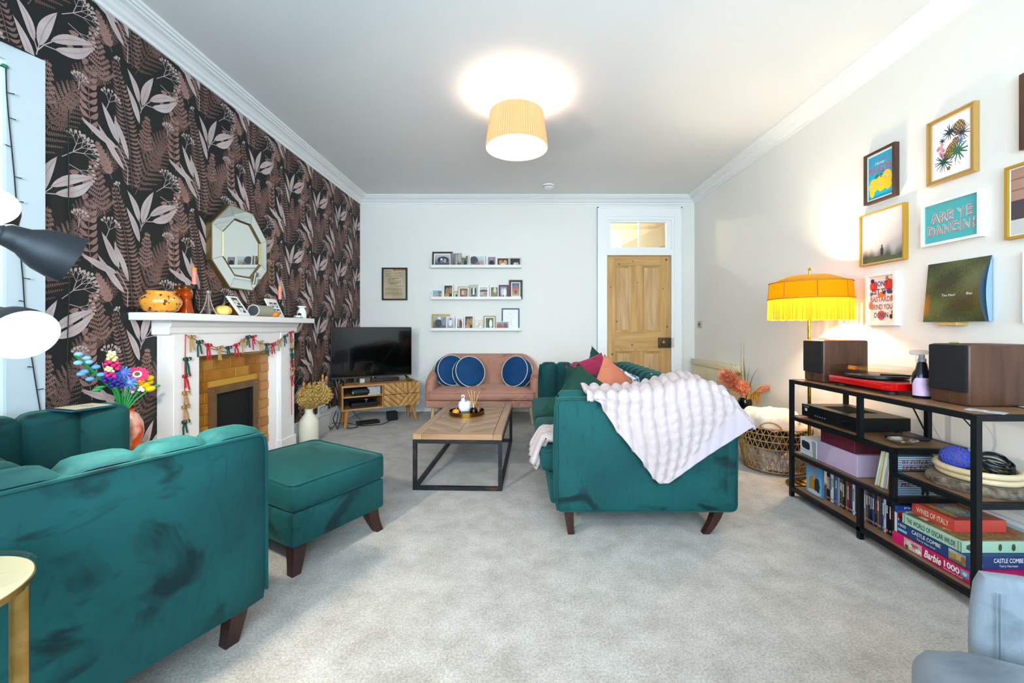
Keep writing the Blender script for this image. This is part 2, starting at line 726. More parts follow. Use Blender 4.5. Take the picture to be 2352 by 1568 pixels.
def stem2(pts, wd, layer):
    a = []
    b = []
    for i, p in enumerate(pts):
        q0, q1 = pts[max(i - 1, 0)], pts[min(i + 1, len(pts) - 1)]
        dx, dz = q1[0] - q0[0], q1[1] - q0[1]
        ln = math.hypot(dx, dz) or 1
        a.append((p[0] - dz / ln * wd / 2, p[1] + dx / ln * wd / 2))
        b.append((p[0] + dz / ln * wd / 2, p[1] - dx / ln * wd / 2))
    tile.append((layer, a + b[::-1]))


def bez(p0, p1, p2, n):
    return [((1 - t) ** 2 * p0[0] + 2 * t * (1 - t) * (2 * p1[0] - (p0[0] + p2[0]) / 2) + t * t * p2[0],
             (1 - t) ** 2 * p0[1] + 2 * t * (1 - t) * (2 * p1[1] - (p0[1] + p2[1]) / 2) + t * t * p2[1]) for t in [i / n for i in range(n + 1)]]


def fern(p0, p1, p2, n, ln, wd, layer, ang=1.05, droop=-0.01, toothed=False, start=0.0, flat=0.5):
    sp = bez(p0, p1, p2, n)
    stem2(sp, .003, layer)
    for i in range(1, n):
        t = i / n
        if t < start:
            continue
        q0, q1 = sp[i - 1], sp[i + 1]
        a = math.atan2(q1[1] - q0[1], q1[0] - q0[0])
        k = ln * (1 - t) ** flat * (0.55 + 0.45 * min(1, (t - start) * 5))
        for sgn in (-1, 1):
            aa = a + sgn * ang
            q = (sp[i][0] + math.cos(aa) * k, sp[i][1] + math.sin(aa) * k)
            if not toothed:
                leaf2(sp[i], q, wd, bend=sgn * droop, n=4, layer=layer)
            else:
                m_ = max(3, int(k / .0085))
                stem2([sp[i], q], .0018, layer)
                for s_ in range(1, m_):
                    f = s_ / m_
                    cx_, cz_ = sp[i][0] * (1 - f) + q[0] * f, sp[i][1] * (1 - f) + q[1] * f
                    l2 = .0132 * (1 - f * .6)
                    for s2 in (-1, 1):
                        a2 = aa + s2 * 0.95
                        dx, dz = math.cos(a2) * l2, math.sin(a2) * l2
                        tile.append((layer, [(cx_, cz_), (cx_ + dx * .5 - dz * .26, cz_ + dz * .5 + dx * .26), (cx_ + dx, cz_ + dz), (cx_ + dx * .5 + dz * .26, cz_ + dz * .5 - dx * .26)]))


def berry(p, ang, ln, depth, layer=2):
    q = (p[0] + math.cos(ang) * ln, p[1] + math.sin(ang) * ln)
    stem2([p, q], .0035 if depth > 1 else .0022, layer)
    if depth == 0:
        r = .0068
        tile.append((layer, [(q[0] + math.cos(ang) * r * .4 + r * (.62 * math.cos(k) * abs(math.sin(ang)) + .95 * math.cos(k) * abs(math.cos(ang))),
                              q[1] + math.sin(ang) * r * .4 + r * (.95 * math.sin(k) * abs(math.sin(ang)) + .62 * math.sin(k) * abs(math.cos(ang)))) for k in [2 * PI * i / 7 for i in range(7)]]))
        return
    for da, f in ((.62, .72), (-.55, .78), (.05, .8)):
        berry(q, ang + da * (1 + .15 * math.sin(ang * 7)), ln * f, depth - 1, layer)


def plume(p0, p1, n, wd, layer=1):
    dx, dz = p1[0] - p0[0], p1[1] - p0[1]
    a = math.atan2(dz, dx)
    L_ = math.hypot(dx, dz)
    stem2([p0, p1], .003, layer)
    for i in range(2, n):
        t = i / n
        base = (p0[0] + dx * t, p0[1] + dz * t)
        k = wd * (1 - t) ** .7 * (.6 + .4 * math.sin(i * 2.1) ** 2)
        for sg in (-1, 1):
            aa = a + sg * .95
            q = (base[0] + math.cos(aa) * k, base[1] + math.sin(aa) * k)
            stem2([base, q], .002, layer)
            m_ = max(2, int(k / .009))
            for s_ in range(m_ + 1):
                f = (s_ + .5) / (m_ + .5)
                c_ = (base[0] * (1 - f) + q[0] * f, base[1] * (1 - f) + q[1] * f)
                for a2 in (aa - .8, aa + .8, aa):
                    e_ = (c_[0] + math.cos(a2) * .0125, c_[1] + math.sin(a2) * .0125)
                    leaf2(c_, e_, .0052, n=2, layer=layer)


# layer 0 dark brown fern, 1 rose brown sprigs, 2 pale berries, 3 pale pink leaves
fern((2.215, 1.19), (2.185, 1.52), (2.112, 1.835), 30, .085, .0135, 0, ang=1.25, droop=.012)
fern((2.232, 1.165), (2.345, 1.40), (2.44, 1.565), 15, .135, .01, 0, ang=.85, toothed=True, flat=.35)
fern((1.90, 1.335), (1.87, 1.46), (1.975, 1.60), 13, .10, .01, 0, ang=.9, toothed=True, flat=.4)
fern((2.008, 1.385), (1.992, 1.551), (2.004, 1.715), 9, .066, .022, 1, ang=.8, droop=.007, flat=.25)
fern((2.106, 1.202), (2.066, 1.285), (2.028, 1.365), 8, .062, .020, 1, ang=.75, droop=-.003, flat=.6)
fern((1.94, .93), (1.99, 1.01), (2.10, 1.06), 12, .08, .01, 0, ang=.9, toothed=True, flat=.4)
fern((2.04, 1.20), (2.10, 1.30), (2.20, 1.40), 11, .075, .01, 0, ang=.9, toothed=True, flat=.4)
plume((2.075, .985), (2.008, 1.262), 12, .085)
plume((2.282, 1.385), (2.306, 1.628), 11, .062)
for (y, z, a, r) in ((1.935, 1.145, 1.9, .036), (1.965, 1.125, 1.0, .05), (1.925, 1.105, 3.4, .03), (1.955, 1.085, -.6, .034)):
    tile.append((1, [(y, z)] + [(y + math.cos(a + k * .17) * r * (1 + .09 * (k % 2)), z + math.sin(a + k * .17) * r * (1 + .09 * (k % 2))) for k in range(-4, 5)]))
berry((1.875, 1.222), .72, .062, 3)
berry((2.075, 1.545), 1.25, .045, 2)
berry((1.945, 1.565), 1.45, .035, 2)
berry((2.148, 1.155), 2.0, .022, 1)
berry((1.90, 1.20), -.25, .05, 2)
S = (2.262, 2.274)
stem2([(2.262, 2.274), (2.266, 2.295), (2.254, 2.335)], .004, 3)
stem2([(2.266, 2.295), (2.274, 2.33)], .004, 3)
stem2([(2.266, 2.295), (2.29, 2.335), (2.322, 2.372)], .004, 3)
stem2([(2.29, 2.335), (2.336, 2.345)], .004, 3)
LV = [((2.254, 2.325), (2.186, 2.475), .042, -.012), ((2.271, 2.318), (2.342, 2.518), .056, .010), ((2.316, 2.372), (2.505, 2.482), .050, .012),
      ((2.332, 2.344), (2.502, 2.468), .054, -.020), ((2.256, 2.212), (2.180, 2.385), .042, -.008)]
stem2([(2.187, 1.2), (2.189, 1.285), (2.155, 1.35), (2.128, 1.385)], .004, 3)
LV += [((2.135, 1.372), (1.955, 1.443), .044, .006), ((2.130, 1.405), (2.052, 1.570), .042, -.004), ((2.140, 1.395), (2.122, 1.54), .026, .004),
       ((2.194, 1.335), (2.112, 1.535), .034, -.006), ((2.172, 1.27), (2.032, 1.455), .040, .004)]
for p, q, wd, bd in LV:
    leaf2(p, q, wd * .84, bd, n=9, layer=3)
MIDV = [(p, q, bd) for p, q, wd, bd in LV]
for p, q, bd in MIDV:
    leaf2(p, q, 0, bd, n=9, layer=4, side='mid')
LAY[4] = .0025

wpm = MB()
for j in range(-3, 4):
    for i in range(-3, 9):
        for k3, (ly, pts) in enumerate(tile):
            qs = [(y + i * TW, z + j * TH) for y, z in pts]
            if max(q[0] for q in qs) < 1.2 or (max(q[0] for q in qs) < 1.805 and max(q[1] for q in qs) < 2.262) or min(q[0] for q in qs) > YB or max(q[1] for q in qs) < .2 or min(q[1] for q in qs) > 2.696:
                continue
            wpm.add([(XL + LAY[ly] + (.00006 * (k3 % 10) if ly == 3 else .00002 * (k3 % 17)), y, z) for y, z in qs], [tuple(range(len(qs)))], ly)
WPM = [mat('print_fern_brown', '#79594f', 0.8, col2='#8d6b62', scale=6), mat('print_sprig_rose', '#8f695f', 0.8, col2='#a37d73', scale=6), mat('print_berry_pale', '#c2aca6', 0.8),
       mat('print_leaf_pale', '#bfa9a5', 0.8, col2='#d0bebb', scale=9), mat('print_vein', '#a98d86', 0.8)]
wo = wpm.build('wallpaper_print', WPM, wl, smooth=0)
bm = bmesh.new()
bm.from_mesh(wo.data)
for co, no in (((0, 1.2, 0), (0, -1, 0)), ((0, YB - .001, 0), (0, 1, 0)), ((0, 0, .2), (0, 0, -1)), ((0, 0, 2.696), (0, 0, 1))):
    bmesh.ops.bisect_plane(bm, geom=bm.verts[:] + bm.edges[:] + bm.faces[:], plane_co=co, plane_no=no, clear_outer=True)
bmesh.ops.bisect_plane(bm, geom=bm.verts[:] + bm.edges[:] + bm.faces[:], plane_co=(0, 1.808, 0), plane_no=(0, 1, 0))
bmesh.ops.bisect_plane(bm, geom=bm.verts[:] + bm.edges[:] + bm.faces[:], plane_co=(0, 0, 2.264), plane_no=(0, 0, 1))
bmesh.ops.delete(bm, geom=[f for f in bm.faces if f.calc_center_median().y < 1.808 and f.calc_center_median().z < 2.264], context='FACES')
for f in bm.faces:
    if f.normal.x < 0:
        f.normal_flip()
bm.to_mesh(wo.data)
bm.free()

# ---- door, its lining, the two-pane fanlight and the hall behind
DX0, DX1, DZ = 1.114, 1.954, 2.028
tr = MB()
tr.box(.985, DX0 - .03, YB - .022, YB, 0, 2.655).box(DX1 + .03, 2.085, YB - .022, YB, 0, 2.655).box(DX0 - .03, DX1 + .03, YB - .022, YB, 2.53, 2.655)
tr.box(.985, 1.0, YB - .032, YB, 0, 2.655).box(2.07, 2.085, YB - .032, YB, 0, 2.655).box(.985, 2.085, YB - .032, YB, 2.642, 2.655)
tr.box(DX0 - .045, DX0, YB - .01, YB + .12, 0, 2.53).box(DX1, DX1 + .045, YB - .01, YB + .12, 0, 2.53)
tr.box(DX0 - .0, DX1 + .0, YB - .012, YB + .12, DZ + .004, 2.105).box(DX0, DX1, YB - .012, YB + .12, 2.49, 2.53)
struct(tr.build('trim_5', GLOSSW, smooth=0))
fw_ = MB()
fw_.box(DX0, 1.165, YB + .01, YB + .05, 2.105, 2.49).box(1.892, DX1, YB + .01, YB + .05, 2.105, 2.49)
fw_.box(1.165, 1.892, YB + .01, YB + .05, 2.105, 2.137).box(1.165, 1.892, YB + .01, YB + .05, 2.462, 2.49)
fl = struct(fw_.build('window_1', GLOSSW, smooth=0))
MB().box(1.528, 1.546, YB + .012, YB + .048, 2.137, 2.462).build('glazing_bar', GLOSSW, fl, 0)
PANE = glassy('window_glass', '#fbfdfc', 1.35)
for a, b in ((1.165, 1.528), (1.546, 1.892)):
    MB().box(a, b, YB + .028, YB + .031, 2.137, 2.462).build('pane', PANE, fl, 0)
# hall
HALL = mat('hall_plaster', '#f0e9dc', 0.8)
hm = MB()
hm.box(.2, 3.4, 7.6, 7.7, 0, 3.3).box(.1, .2, YB + .12, 7.7, 0, 3.3).box(3.4, 3.5, YB + .12, 7.7, 0, 3.3)
hm.box(.1, 3.5, YB + .12, 7.7, 2.92, 3.02)
hm.box(.1, 1.0, YB + .1, YB + .14, 0, 3.0).box(2.1, 3.5, YB + .1, YB + .14, 0, 3.0).box(.1, 3.5, YB + .1, YB + .14, 2.66, 3.0)
struct(hm.build('wall_hall', HALL, smooth=0))
hb = MB()
hb.prism([(1.60, 2.40), (2.9, 3.05), (2.9, 2.70), (1.60, 2.10)], lambda u, v, d: (u, d, v), 6.55, 7.55)
struct(hb.build('trim_6', mat('hall_soffit', '#e9dbc0', 0.8), smooth=0, fix=True))
lamp('hall_light', 'POINT', (1.15, 6.6, 2.72), 40, (1.0, 0.9, 0.72), radius=0.06)

PINE = wood('stripped_pine_upright', '#b98a4c', '#d9ad6e', 0.5, 'z', 16)
PINEH = wood('stripped_pine_level', '#b98a4c', '#d9ad6e', 0.5, 'x', 16)
PINEP = wood('stripped_pine_panel', '#b98e5c', '#dcb684', 0.5, 'z', 20)
door = struct(thing('door_1', 'stripped pine four-panel door at the back of the room', 'door', (0, YB + .03, 0)))
del door['category']
for a, b in ((DX0 + .003, 1.2275), (1.829, DX1 - .003)):
    MB().rbox(a, b, 0, .04, .01, DZ, .003, 1).build('stile', PINE, door, 0)
for a, b in ((1.905, DZ), (.778, 1.03), (.01, .26)):
    MB().rbox(1.2275, 1.829, 0, .04, a, b, .003, 1).build('rail', PINEH, door, 0)
for a, b in ((1.03, 1.905), (.26, .778)):
    MB().rbox(1.466, 1.588, 0, .04, a, b, .003, 1).build('muntin', PINE, door, 0)
    for x0, x1 in ((1.2275, 1.466), (1.588, 1.829)):
        MB().box(x0, x1, .022, .034, a, b).build('panel', PINEP, door, 0)
        mm = MB()
        t = .03
        for (p0, p1, ax) in (((x0, a), (x0, b), 1), ((x1, a), (x1, b), -1)):
            mm.add([(p0[0], .004, a), (p0[0] + ax * t, .022, a + t), (p0[0] + ax * t, .022, b - t), (p0[0], .004, b)], [(0, 1, 2, 3) if ax > 0 else (3, 2, 1, 0)])
        mm.add([(x0, .004, a), (x1, .004, a), (x1 - t, .022, a + t), (x0 + t, .022, a + t)], [(0, 1, 2, 3)])
        mm.add([(x0, .004, b), (x1, .004, b), (x1 - t, .022, b - t), (x0 + t, .022, b - t)], [(3, 2, 1, 0)])
        mm.build('panel_moulding', PINE, door, 0, fix=True)
IRON = mat('rusted_iron', '#3a332c', 0.5, 0.6, col2='#5a4a3c', scale=30)
BRASS = mat('brass', '#b9924a', 0.28, 1.0)
lk = MB().rbox(1.79, 1.955, -.03, 0, .825, .958, .006, 2).build('rim_lock', IRON, door)
MB().lathe([(0, -.045), (.018, -.043), (.026, -.03), (.022, -.016), (.012, -.008), (.012, .0)], 20, c=(0, 0, 0)).build('door_knob', BRASS, lk, loc=(1.845, -.03, .90), rot=(-PI / 2, 0, 0)).rotation_euler = (PI / 2 + PI, 0, 0)
MB().rbox(1.957, 1.988, -.045, -.012, .83, .955, .004, 1).build('lock_keep', mat('old_cream_metal', '#cfc7a8', 0.5), door)
for z in (.3, 1.82):
    MB().box(DX0 - .004, DX0 + .008, -.004, .01, z - .05, z + .05).build('hinge', IRON, door, 0)
kn = mat('pine_knot', '#6a4526', 0.55)
rk = random.Random(3)
for x, z in ((1.46, 1.96), (1.28, 1.92), (1.17, 1.62), (1.91, 1.10), (1.45, .86), (1.50, .80), (1.30, .80), (1.19, .74), (1.86, 1.60), (1.52, 1.68), (1.9, 1.98), (1.25, 1.17)):
    MB().cyl((x, -.0006, z), (x, .002, z), .006 + rk.random() * .008, n=10).build('knot', kn, door, 0)

# ---- radiator on the right wall
RADM = mat('radiator_cream', '#e2d3ae', 0.4)
rd_ = thing('radiator', 'cream ribbed radiator on the right wall behind the sofa', 'radiator', (2.2, 4.68, .12))
MB().rbox(-.03, .045, -.50, .52, 0, .575, .008, 2).build('body', RADM, rd_)
RIBM = MB().rbox(-.041, -.028, -.011, .011, .05, .5, .005, 1).mesh('rib', RADM)
for i in range(28):
    put('rib', RIBM, rd_, (0, -.45 + i * .0345, 0))
MB().rbox(-.046, -.02, -.50, .52, .515, .58, .006, 2).build('top_grille', mat('radiator_top', '#e8d9b4', 0.4), rd_)
v_ = MB().cyl((-.0, -.56, .5), (-.0, -.50, .5), .014, n=12).cyl((-.035, -.545, .5), (.0, -.545, .5), .018, n=14).build('valve', BRASS, rd_)
MB().cyl((.03, -.545, .5), (.03, -.545, .82), .007, n=10).cyl((0, -.545, .5), (.03, -.545, .5), .007, n=10).build('pipe', mat('painted_pipe', '#d9cfb4', 0.5), rd_)

# ---- light switch
sw = thing('light_switch', 'small brushed steel light switch beside the door corner', 'switch', (XR - .008, 5.17, 1.13))
STEEL = mat('brushed_steel', '#b9b6b0', 0.35, 0.9)
MB().rbox(-.004, .008, -.043, .043, -.043, .043, .003, 2).build('plate', STEEL, sw)
for y in (-.015, .015):
    MB().rbox(-.009, -.003, y - .009, y + .009, -.016, .016, .002, 1).build('rocker', mat('switch_dark', '#55524c', 0.4), sw)

# ---- smoke alarm
sa = thing('smoke_alarm', 'round white smoke alarm on the ceiling', 'alarm', (.322, 4.887, ZC))
MB().lathe([(0, -.04), (.045, -.04), (.055, -.032), (.06, -.024)], 28).build('cover', GLOSSW, sa)
MB().lathe([(.052, -.026), (.052, -.016)], 28).build('vent_ring', mat('alarm_dark', '#6b6862', 0.6), sa)
MB().lathe([(.066, -.018), (.07, -.01), (.07, 0), (0, 0)], 28).lathe([(.0, -.018), (.066, -.018)], 28).build('base', GLOSSW, sa)

# ---- pendant lamp
PX, PY = -.035, 2.976
pn = thing('pendant_lamp', 'pleated cream drum pendant lamp hanging from the ceiling', 'lamp', (PX, PY, ZC))
MB().lathe([(0, -.03), (.04, -.03), (.052, -.02), (.055, 0), (0, 0)], 28).build('ceiling_rose', GLOSSW, pn)
MB().cyl((0, 0, -.03), (0, 0, -.19), .004, n=8).cyl((0, 0, -.24), (0, 0, -.17), .018, n=14).build('cord', GLOSSW, pn)


def translucent(name, col, t=0.5, rough=0.8):
    m = bpy.data.materials.new(name)
    m.use_nodes = True
    nt = m.node_tree
    nt.nodes.remove(nt.nodes['Principled BSDF'])
    d = nt.nodes.new('ShaderNodeBsdfDiffuse')
    tr_ = nt.nodes.new('ShaderNodeBsdfTranslucent')
    mx = nt.nodes.new('ShaderNodeMixShader')
    d.inputs[0].default_value = (*lin(col), 1)
    tr_.inputs[0].default_value = (*lin(col), 1)
    mx.inputs[0].default_value = t
    nt.links.new(d.outputs[0], mx.inputs[1])
    nt.links.new(tr_.outputs[0], mx.inputs[2])
    nt.links.new(mx.outputs[0], nt.nodes['Material Output'].inputs[0])
    MATS[name] = m
    return m


NPL = 80
sm_ = MB()
sm_.grid(lambda u, v: ((.188 + .034 * v + (0.006 if round(u * NPL * 2) % 2 else 0)) * math.cos(2 * PI * u), (.188 + .034 * v + (0.006 if round(u * NPL * 2) % 2 else 0)) * math.sin(2 * PI * u), -.145 - .252 * v), NPL * 2, 6, cu=True)
sm_.build('lamp_shade', translucent('pleated_cream_fabric', '#e2a878', 0.014), pn, 60)
for z, r in ((-.145, .19), (-.397, .2245)):
    MB().tube([(r * math.cos(2 * PI * i / 48), r * math.sin(2 * PI * i / 48), z) for i in range(48)], .0025, 6, closed=True).build('shade_ring', mat('shade_trim', '#e9c79a', 0.7), pn)
MB().ell((0, 0, -.27), .03, 16, 10).build('bulb', mat('lit_bulb_warm', '#ffffff', emit=22, emit_col='#fff0d8'), pn)
MB().lathe([(0, -.387), (.115, -.38)], 40).build('diffuser', translucent('white_diffuser', '#fff6ea', 0.75), pn)
lamp('pendant_light', 'POINT', (PX, PY, ZC - .27), 27, (1.0, 0.88, 0.72), radius=0.08)
# ================================================================ furniture
TEAL = velvet('bottle_green_velvet', '#042528', '#083a3c', '#0f4d4d', '#5f9a88', 0.4)  # sheen tinted greener to imitate warm lamplight on the upper faces
PINKV = velvet('dusty_pink_velvet', '#9c6b58', '#b5806c', '#c08b77', '#e0b4a0', 0.4)
GREYV = velvet('pale_grey_velvet', '#59636c', '#737c85', '#7f8790', '#a9b4bc', 0.25)
LEGW = wood('dark_walnut_leg', '#2b1815', '#40251f', 0.35, 'z', 24)
BLKM = mat('black_steel', '#14161a', 0.45, 0.5)


def channel_pad(mb, length, n, thick, h0, h1, bul, fn, m=0, r=.035, seg=8):
    """channel-tufted upholstery: fn(x, y, z), x along, inner face at y = 0 looking to -y, over the top to y = thick"""
    pr = []
    for i in range(7):
        pr.append((0, h0 + (h1 - r - h0) * i / 6, -1, 0))
    for i in range(1, 6):
        a = PI / 2 * i / 5
        pr.append((r - r * math.cos(a), h1 - r + r * math.sin(a), -math.cos(a), math.sin(a)))
    pr.append((thick - .012, h1, 0, 1))
    pr.append((thick, h1 - .02, .3, .7))

    def g(u, v):
        y, z, ny, nz = pr[round(v * (len(pr) - 1))]
        t = (u * n) % 1.0 if u < 1 else 1.0
        k = bul * (1 - abs(2 * t - 1) ** 5) - bul * .6
        return fn(u * length, y + ny * k, z + nz * k)
    mb.grid(g, n * seg, len(pr) - 1, m)
    return mb


def loft(mb, rects, m=0):
    """rects: list of (x0, x1, y0, y1, z)"""
    vs = []
    for x0, x1, y0, y1, z in rects:
        vs += [(x0, y0, z), (x1, y0, z), (x1, y1, z), (x0, y1, z)]
    fs = [(3, 2, 1, 0)]
    for i in range(len(rects) - 1):
        a = i * 4
        fs += [(a + j, a + (j + 1) % 4, a + 4 + (j + 1) % 4, a + 4 + j) for j in range(4)]
    a = (len(rects) - 1) * 4
    fs.append((a, a + 1, a + 2, a + 3))
    return mb.add(vs, fs, m)


def sabre_leg(parent, x, y, dx, dy, h=.135, top=.052, bot=.034):
    """square leg, outer side bowed, foot kicked by (dx, dy)"""
    rs = []
    for i in range(7):
        t = i / 6
        k = (1 - t) ** 1.6
        wd = bot + (top - bot) * t
        cx, cy = x + dx * k, y + dy * k
        rs.append((cx - wd / 2, cx + wd / 2, cy - wd / 2, cy + wd / 2, h * t))
    return loft(MB(), rs).build('leg', LEGW, parent, 0)


def cushion_block(mb, x0, x1, y0, y1, z0, z1, r=.035, crown=.02, m=0, nu=14, nv=14):
    """upholstered block with a crowned top and soft edges"""
    bm = bmesh.new()
    bmesh.ops.create_cube(bm, size=1)
    bmesh.ops.subdivide_edges(bm, edges=bm.edges[:], cuts=9, use_grid_fill=True)
    for v in bm.verts:
        x, y, z = v.co * 2
        hx, hy, hz = (x1 - x0) / 2, (y1 - y0) / 2, (z1 - z0) / 2
        q = Vector((x * hx, y * hy, z * hz))
        inn = Vector((clampf(q.x, -hx + r, hx - r), clampf(q.y, -hy + r, hy - r), clampf(q.z, -hz + r, hz - r)))
        d = q - inn
        if d.length > 1e-6:
            q = inn + d.normalized() * min(r, d.length) if d.length > r else q
        cr = crown * (1 - x * x) * (1 - y * y)
        q.z += cr * (1 if z > 0 else 0) * clampf(z)
        bul = .012 * (1 - z * z)
        q.x += bul * x * (1 - y * y)
        q.y += bul * y * (1 - x * x)
        v.co = q + Vector(((x0 + x1) / 2, (y0 + y1) / 2, (z0 + z1) / 2))
    bm.verts.index_update()
    mb.add([v.co.copy() for v in bm.verts], [tuple(v.index for v in f.verts) for f in bm.faces], m)
    bm.free()
    return mb


def rrect(x0, x1, y0, y1, z, r, n=5):
    pts = []
    for cx, cy, a0 in ((x1 - r, y1 - r, 0), (x0 + r, y1 - r, PI / 2), (x0 + r, y0 + r, PI), (x1 - r, y0 + r, 1.5 * PI)):
        for i in range(n + 1):
            a = a0 + PI / 2 * i / n
            pts.append((cx + r * math.cos(a), cy + r * math.sin(a), z))
    return pts


def pillow(name, w, h, t, mt, pinch=.12, nu=16, crease=0.0, ribs=0, label=None, cat='cushion', group=None, loc=(0, 0, 0), rot=(0, 0, 0), parent=None, m2=None):
    mb = MB()

    def side(sg):
        def g(u, v):
            x, y = 2 * u - 1, 2 * v - 1
            k = (1 - abs(x) ** 2.5) * (1 - abs(y) ** 2.5)
            px = x * w / 2 * (1 - pinch * (1 - y * y) * .55)
            py = y * h / 2 * (1 - pinch * (1 - x * x) * .55)
            z = sg * t / 2 * max(k, 0) ** .42
            z += sg * crease * math.sin(x * 7 + y * 4) * k
            if ribs:
                z += sg * .006 * abs(math.sin(v * ribs * PI)) * k ** .5
            return (px, py, z)
        return g
    nv = max(nu, ribs * 4)
    mb.grid(side(1), nu, nv, 0)
    mb.grid(side(-1), nu, nv, 1 if m2 else 0)
    o = mb.build(name, [mt, m2] if m2 else mt, parent, 60, loc, rot, fix=True)
    if label:
        tag(o, label, cat, group)
    return o


# ---- three-seat sofa seen from its arm end
so = thing('sofa', 'bottle green velvet channel-tufted sofa with a pale throw on its arm', 'sofa')
MB().rbox(.20, 1.10, 2.19, 4.14, .125, .285, .02, 2).build('base', TEAL, so)
# near arm
a_ = MB()
cushion_block(a_, .178, 1.133, 2.135, 2.215, .122, .722, .022, 0)
na = a_.build('arm', TEAL, so)
pm = MB()
channel_pad(pm, .90, 6, .115, .28, .735, .02, lambda x, y, z: (1.10 - x, 2.315 - y, z))
pm.build('channel_panel', TEAL, na, 60, fix=True)
MB().tube(rrect(.186, 1.126, .008, .592, 0, .03), .005, 6, closed=True).build('piping', TEAL, na, loc=(0, 2.139, .122), rot=(PI / 2, 0, 0))
# far arm
a_ = MB()
cushion_block(a_, .178, 1.133, 4.13, 4.205, .122, .722, .022, 0)
fa = a_.build('arm', TEAL, so)
pm = MB()
channel_pad(pm, .90, 6, .115, .28, .735, .024, lambda x, y, z: (.20 + x, 4.03 + y, z))
pm.build('channel_panel', TEAL, fa, 60, fix=True)
# back
a_ = MB()
cushion_block(a_, 1.06, 1.135, 2.14, 4.20, .122, .724, .022, 0)
bk = a_.build('backrest', TEAL, so)
pm = MB()
channel_pad(pm, 1.86, 13, .15, .28, .742, .024, lambda x, y, z: (.925 + y, 2.24 + x, z), r=.05)
pm.build('channel_panel', TEAL, bk, 60, fix=True)
for y0, y1 in ((2.305, 3.165), (3.17, 4.035)):
    cb = MB()
    cushion_block(cb, .105, .945, y0, y1, .265, .415, .04, .02)
    sc_ = cb.build('seat_cushion', TEAL, so)
    MB().tube(rrect(.112, .94, y0 + .006, y1 - .006, .388, .04), .006, 6, closed=True).build('piping', TEAL, sc_)
MB().rbox(.155, .25, 2.22, 4.12, .13, .27, .02, 2).build('front_rail', TEAL, so)
sabre_leg(so, .25, 2.185, .012, -.012)
sabre_leg(so, 1.045, 2.185, -.07, -.01)
sabre_leg(so, .25, 4.14, .012, .01)
sabre_leg(so, 1.045, 4.14, -.05, .01)


# ---- ribbed throw over the near arm
def zlow(x):
    P = [(.33, .735), (.40, .705), (.53, .52), (.656, .325), (.70, .292), (.752, .296), (.90, .40), (1.12, .545), (1.20, .59)]
    for (a, b), (c, d) in zip(P, P[1:]):
        if a <= x <= c:
            return b + (d - b) * (x - a) / (c - a)
    return P[0][1] if x < P[0][0] else P[-1][1]


THR = mat('pale_pink_fleece', '#bfadac', 0.95, sheen=0.15, sheen_col='#ffffff', bump=0.3, bscale=120)
LINING = mat('throw_lining_lilac', '#bcacb3', 0.8, sheen=0.1, sheen_col='#ffffff')
NU, NV = 110, 120


def throw_pt(u, v):
    x = .33 + .87 * u
    zl = zlow(x)
    topz = .752 + .055 * math.exp(-((x - .90) / .16) ** 2) - .15 * clampf((x - 1.04) / .16) ** 1.5
    back = .16 + .22 * clampf((x - .5) / .5)
    drop = max(topz - zl, .01)
    L1, L2 = back, drop
    s = v * (L1 + L2 + .05)
    bulge = .012 * math.sin(x * 9 + 1)
    if s < L1:
        y, z = 2.145 + (L1 - s), topz + .014 * math.sin(s * 22 + x * 5)
        n = (0, 0, 1)
    elif s < L1 + .05:
        a = (s - L1) / .05 * PI / 2
        y, z = 2.145 - .03 * math.sin(a), topz - .03 * (1 - math.cos(a))
        n = (0, -math.sin(a), math.cos(a))
    else:
        t = s - L1 - .05
        y, z = 2.115 - .008 * math.sin(t * 14 + x * 7) - .01, topz - .03 - t * (drop - .03) / drop
        n = (0, -1, .1)
    # ropes run down the cloth, lumpy along their length
    edge = clampf((z - zl) / .05)
    ang = x * 100 + 16 * s * (x - .6) + 1.2 * math.sin(s * 9)
    rope = abs(math.sin(ang / 2)) ** .7
    lump = .84 + .16 * abs(math.sin(s * 62 + math.floor(ang / (2 * PI)) * 1.9))
    fold = clampf((z - (zl + .13 * clampf((x - .74) / .3))) / .02) if x > .70 and s > L1 else 1.0
    k = .024 * rope * lump * (0.15 + .85 * fold) + bulge * .6 + (.012 * (1 - fold) if fold < 1 else 0)
    xx = x + .012 * math.sin(s * 12) * clampf(s / .3)
    return (xx, y + n[1] * k - (.008 if s > L1 else 0), z + n[2] * k)


tm = MB()
tm.grid(throw_pt, NU, NV, 0, mf=lambda u, v: 1 if (.33 + .87 * u) > .74 and throw_pt(u, v)[2] < zlow(.33 + .87 * u) + .13 * clampf((.33 + .87 * u - .74) / .3) and v > .4 else 0)
tw = tm.build('throw_blanket', [THR, LINING], None, 60)
md = tw.modifiers.new('t', 'SOLIDIFY')
md.thickness = .012
md.offset = 1
tag(tw, 'pale pink ribbed fleece throw draped over the green sofa arm', 'blanket')
# the other end of the throw lies over the seat edge
te = MB()
te.grid(lambda u, v: (.085 + .24 * v + .012 * math.sin(u * 40), 2.36 + .22 * u + .01 * math.sin(v * 14), .43 + .02 * abs(math.sin(u * 12)) - (.16 * (1 - v / .25) ** 1 if v < .25 else 0) * (1 - .35 * u)), 30, 24)
o_ = te.build('throw_end', THR, tw, 60, fix=True)
md = o_.modifiers.new('t', 'SOLIDIFY')
md.thickness = .035
md.offset = 1

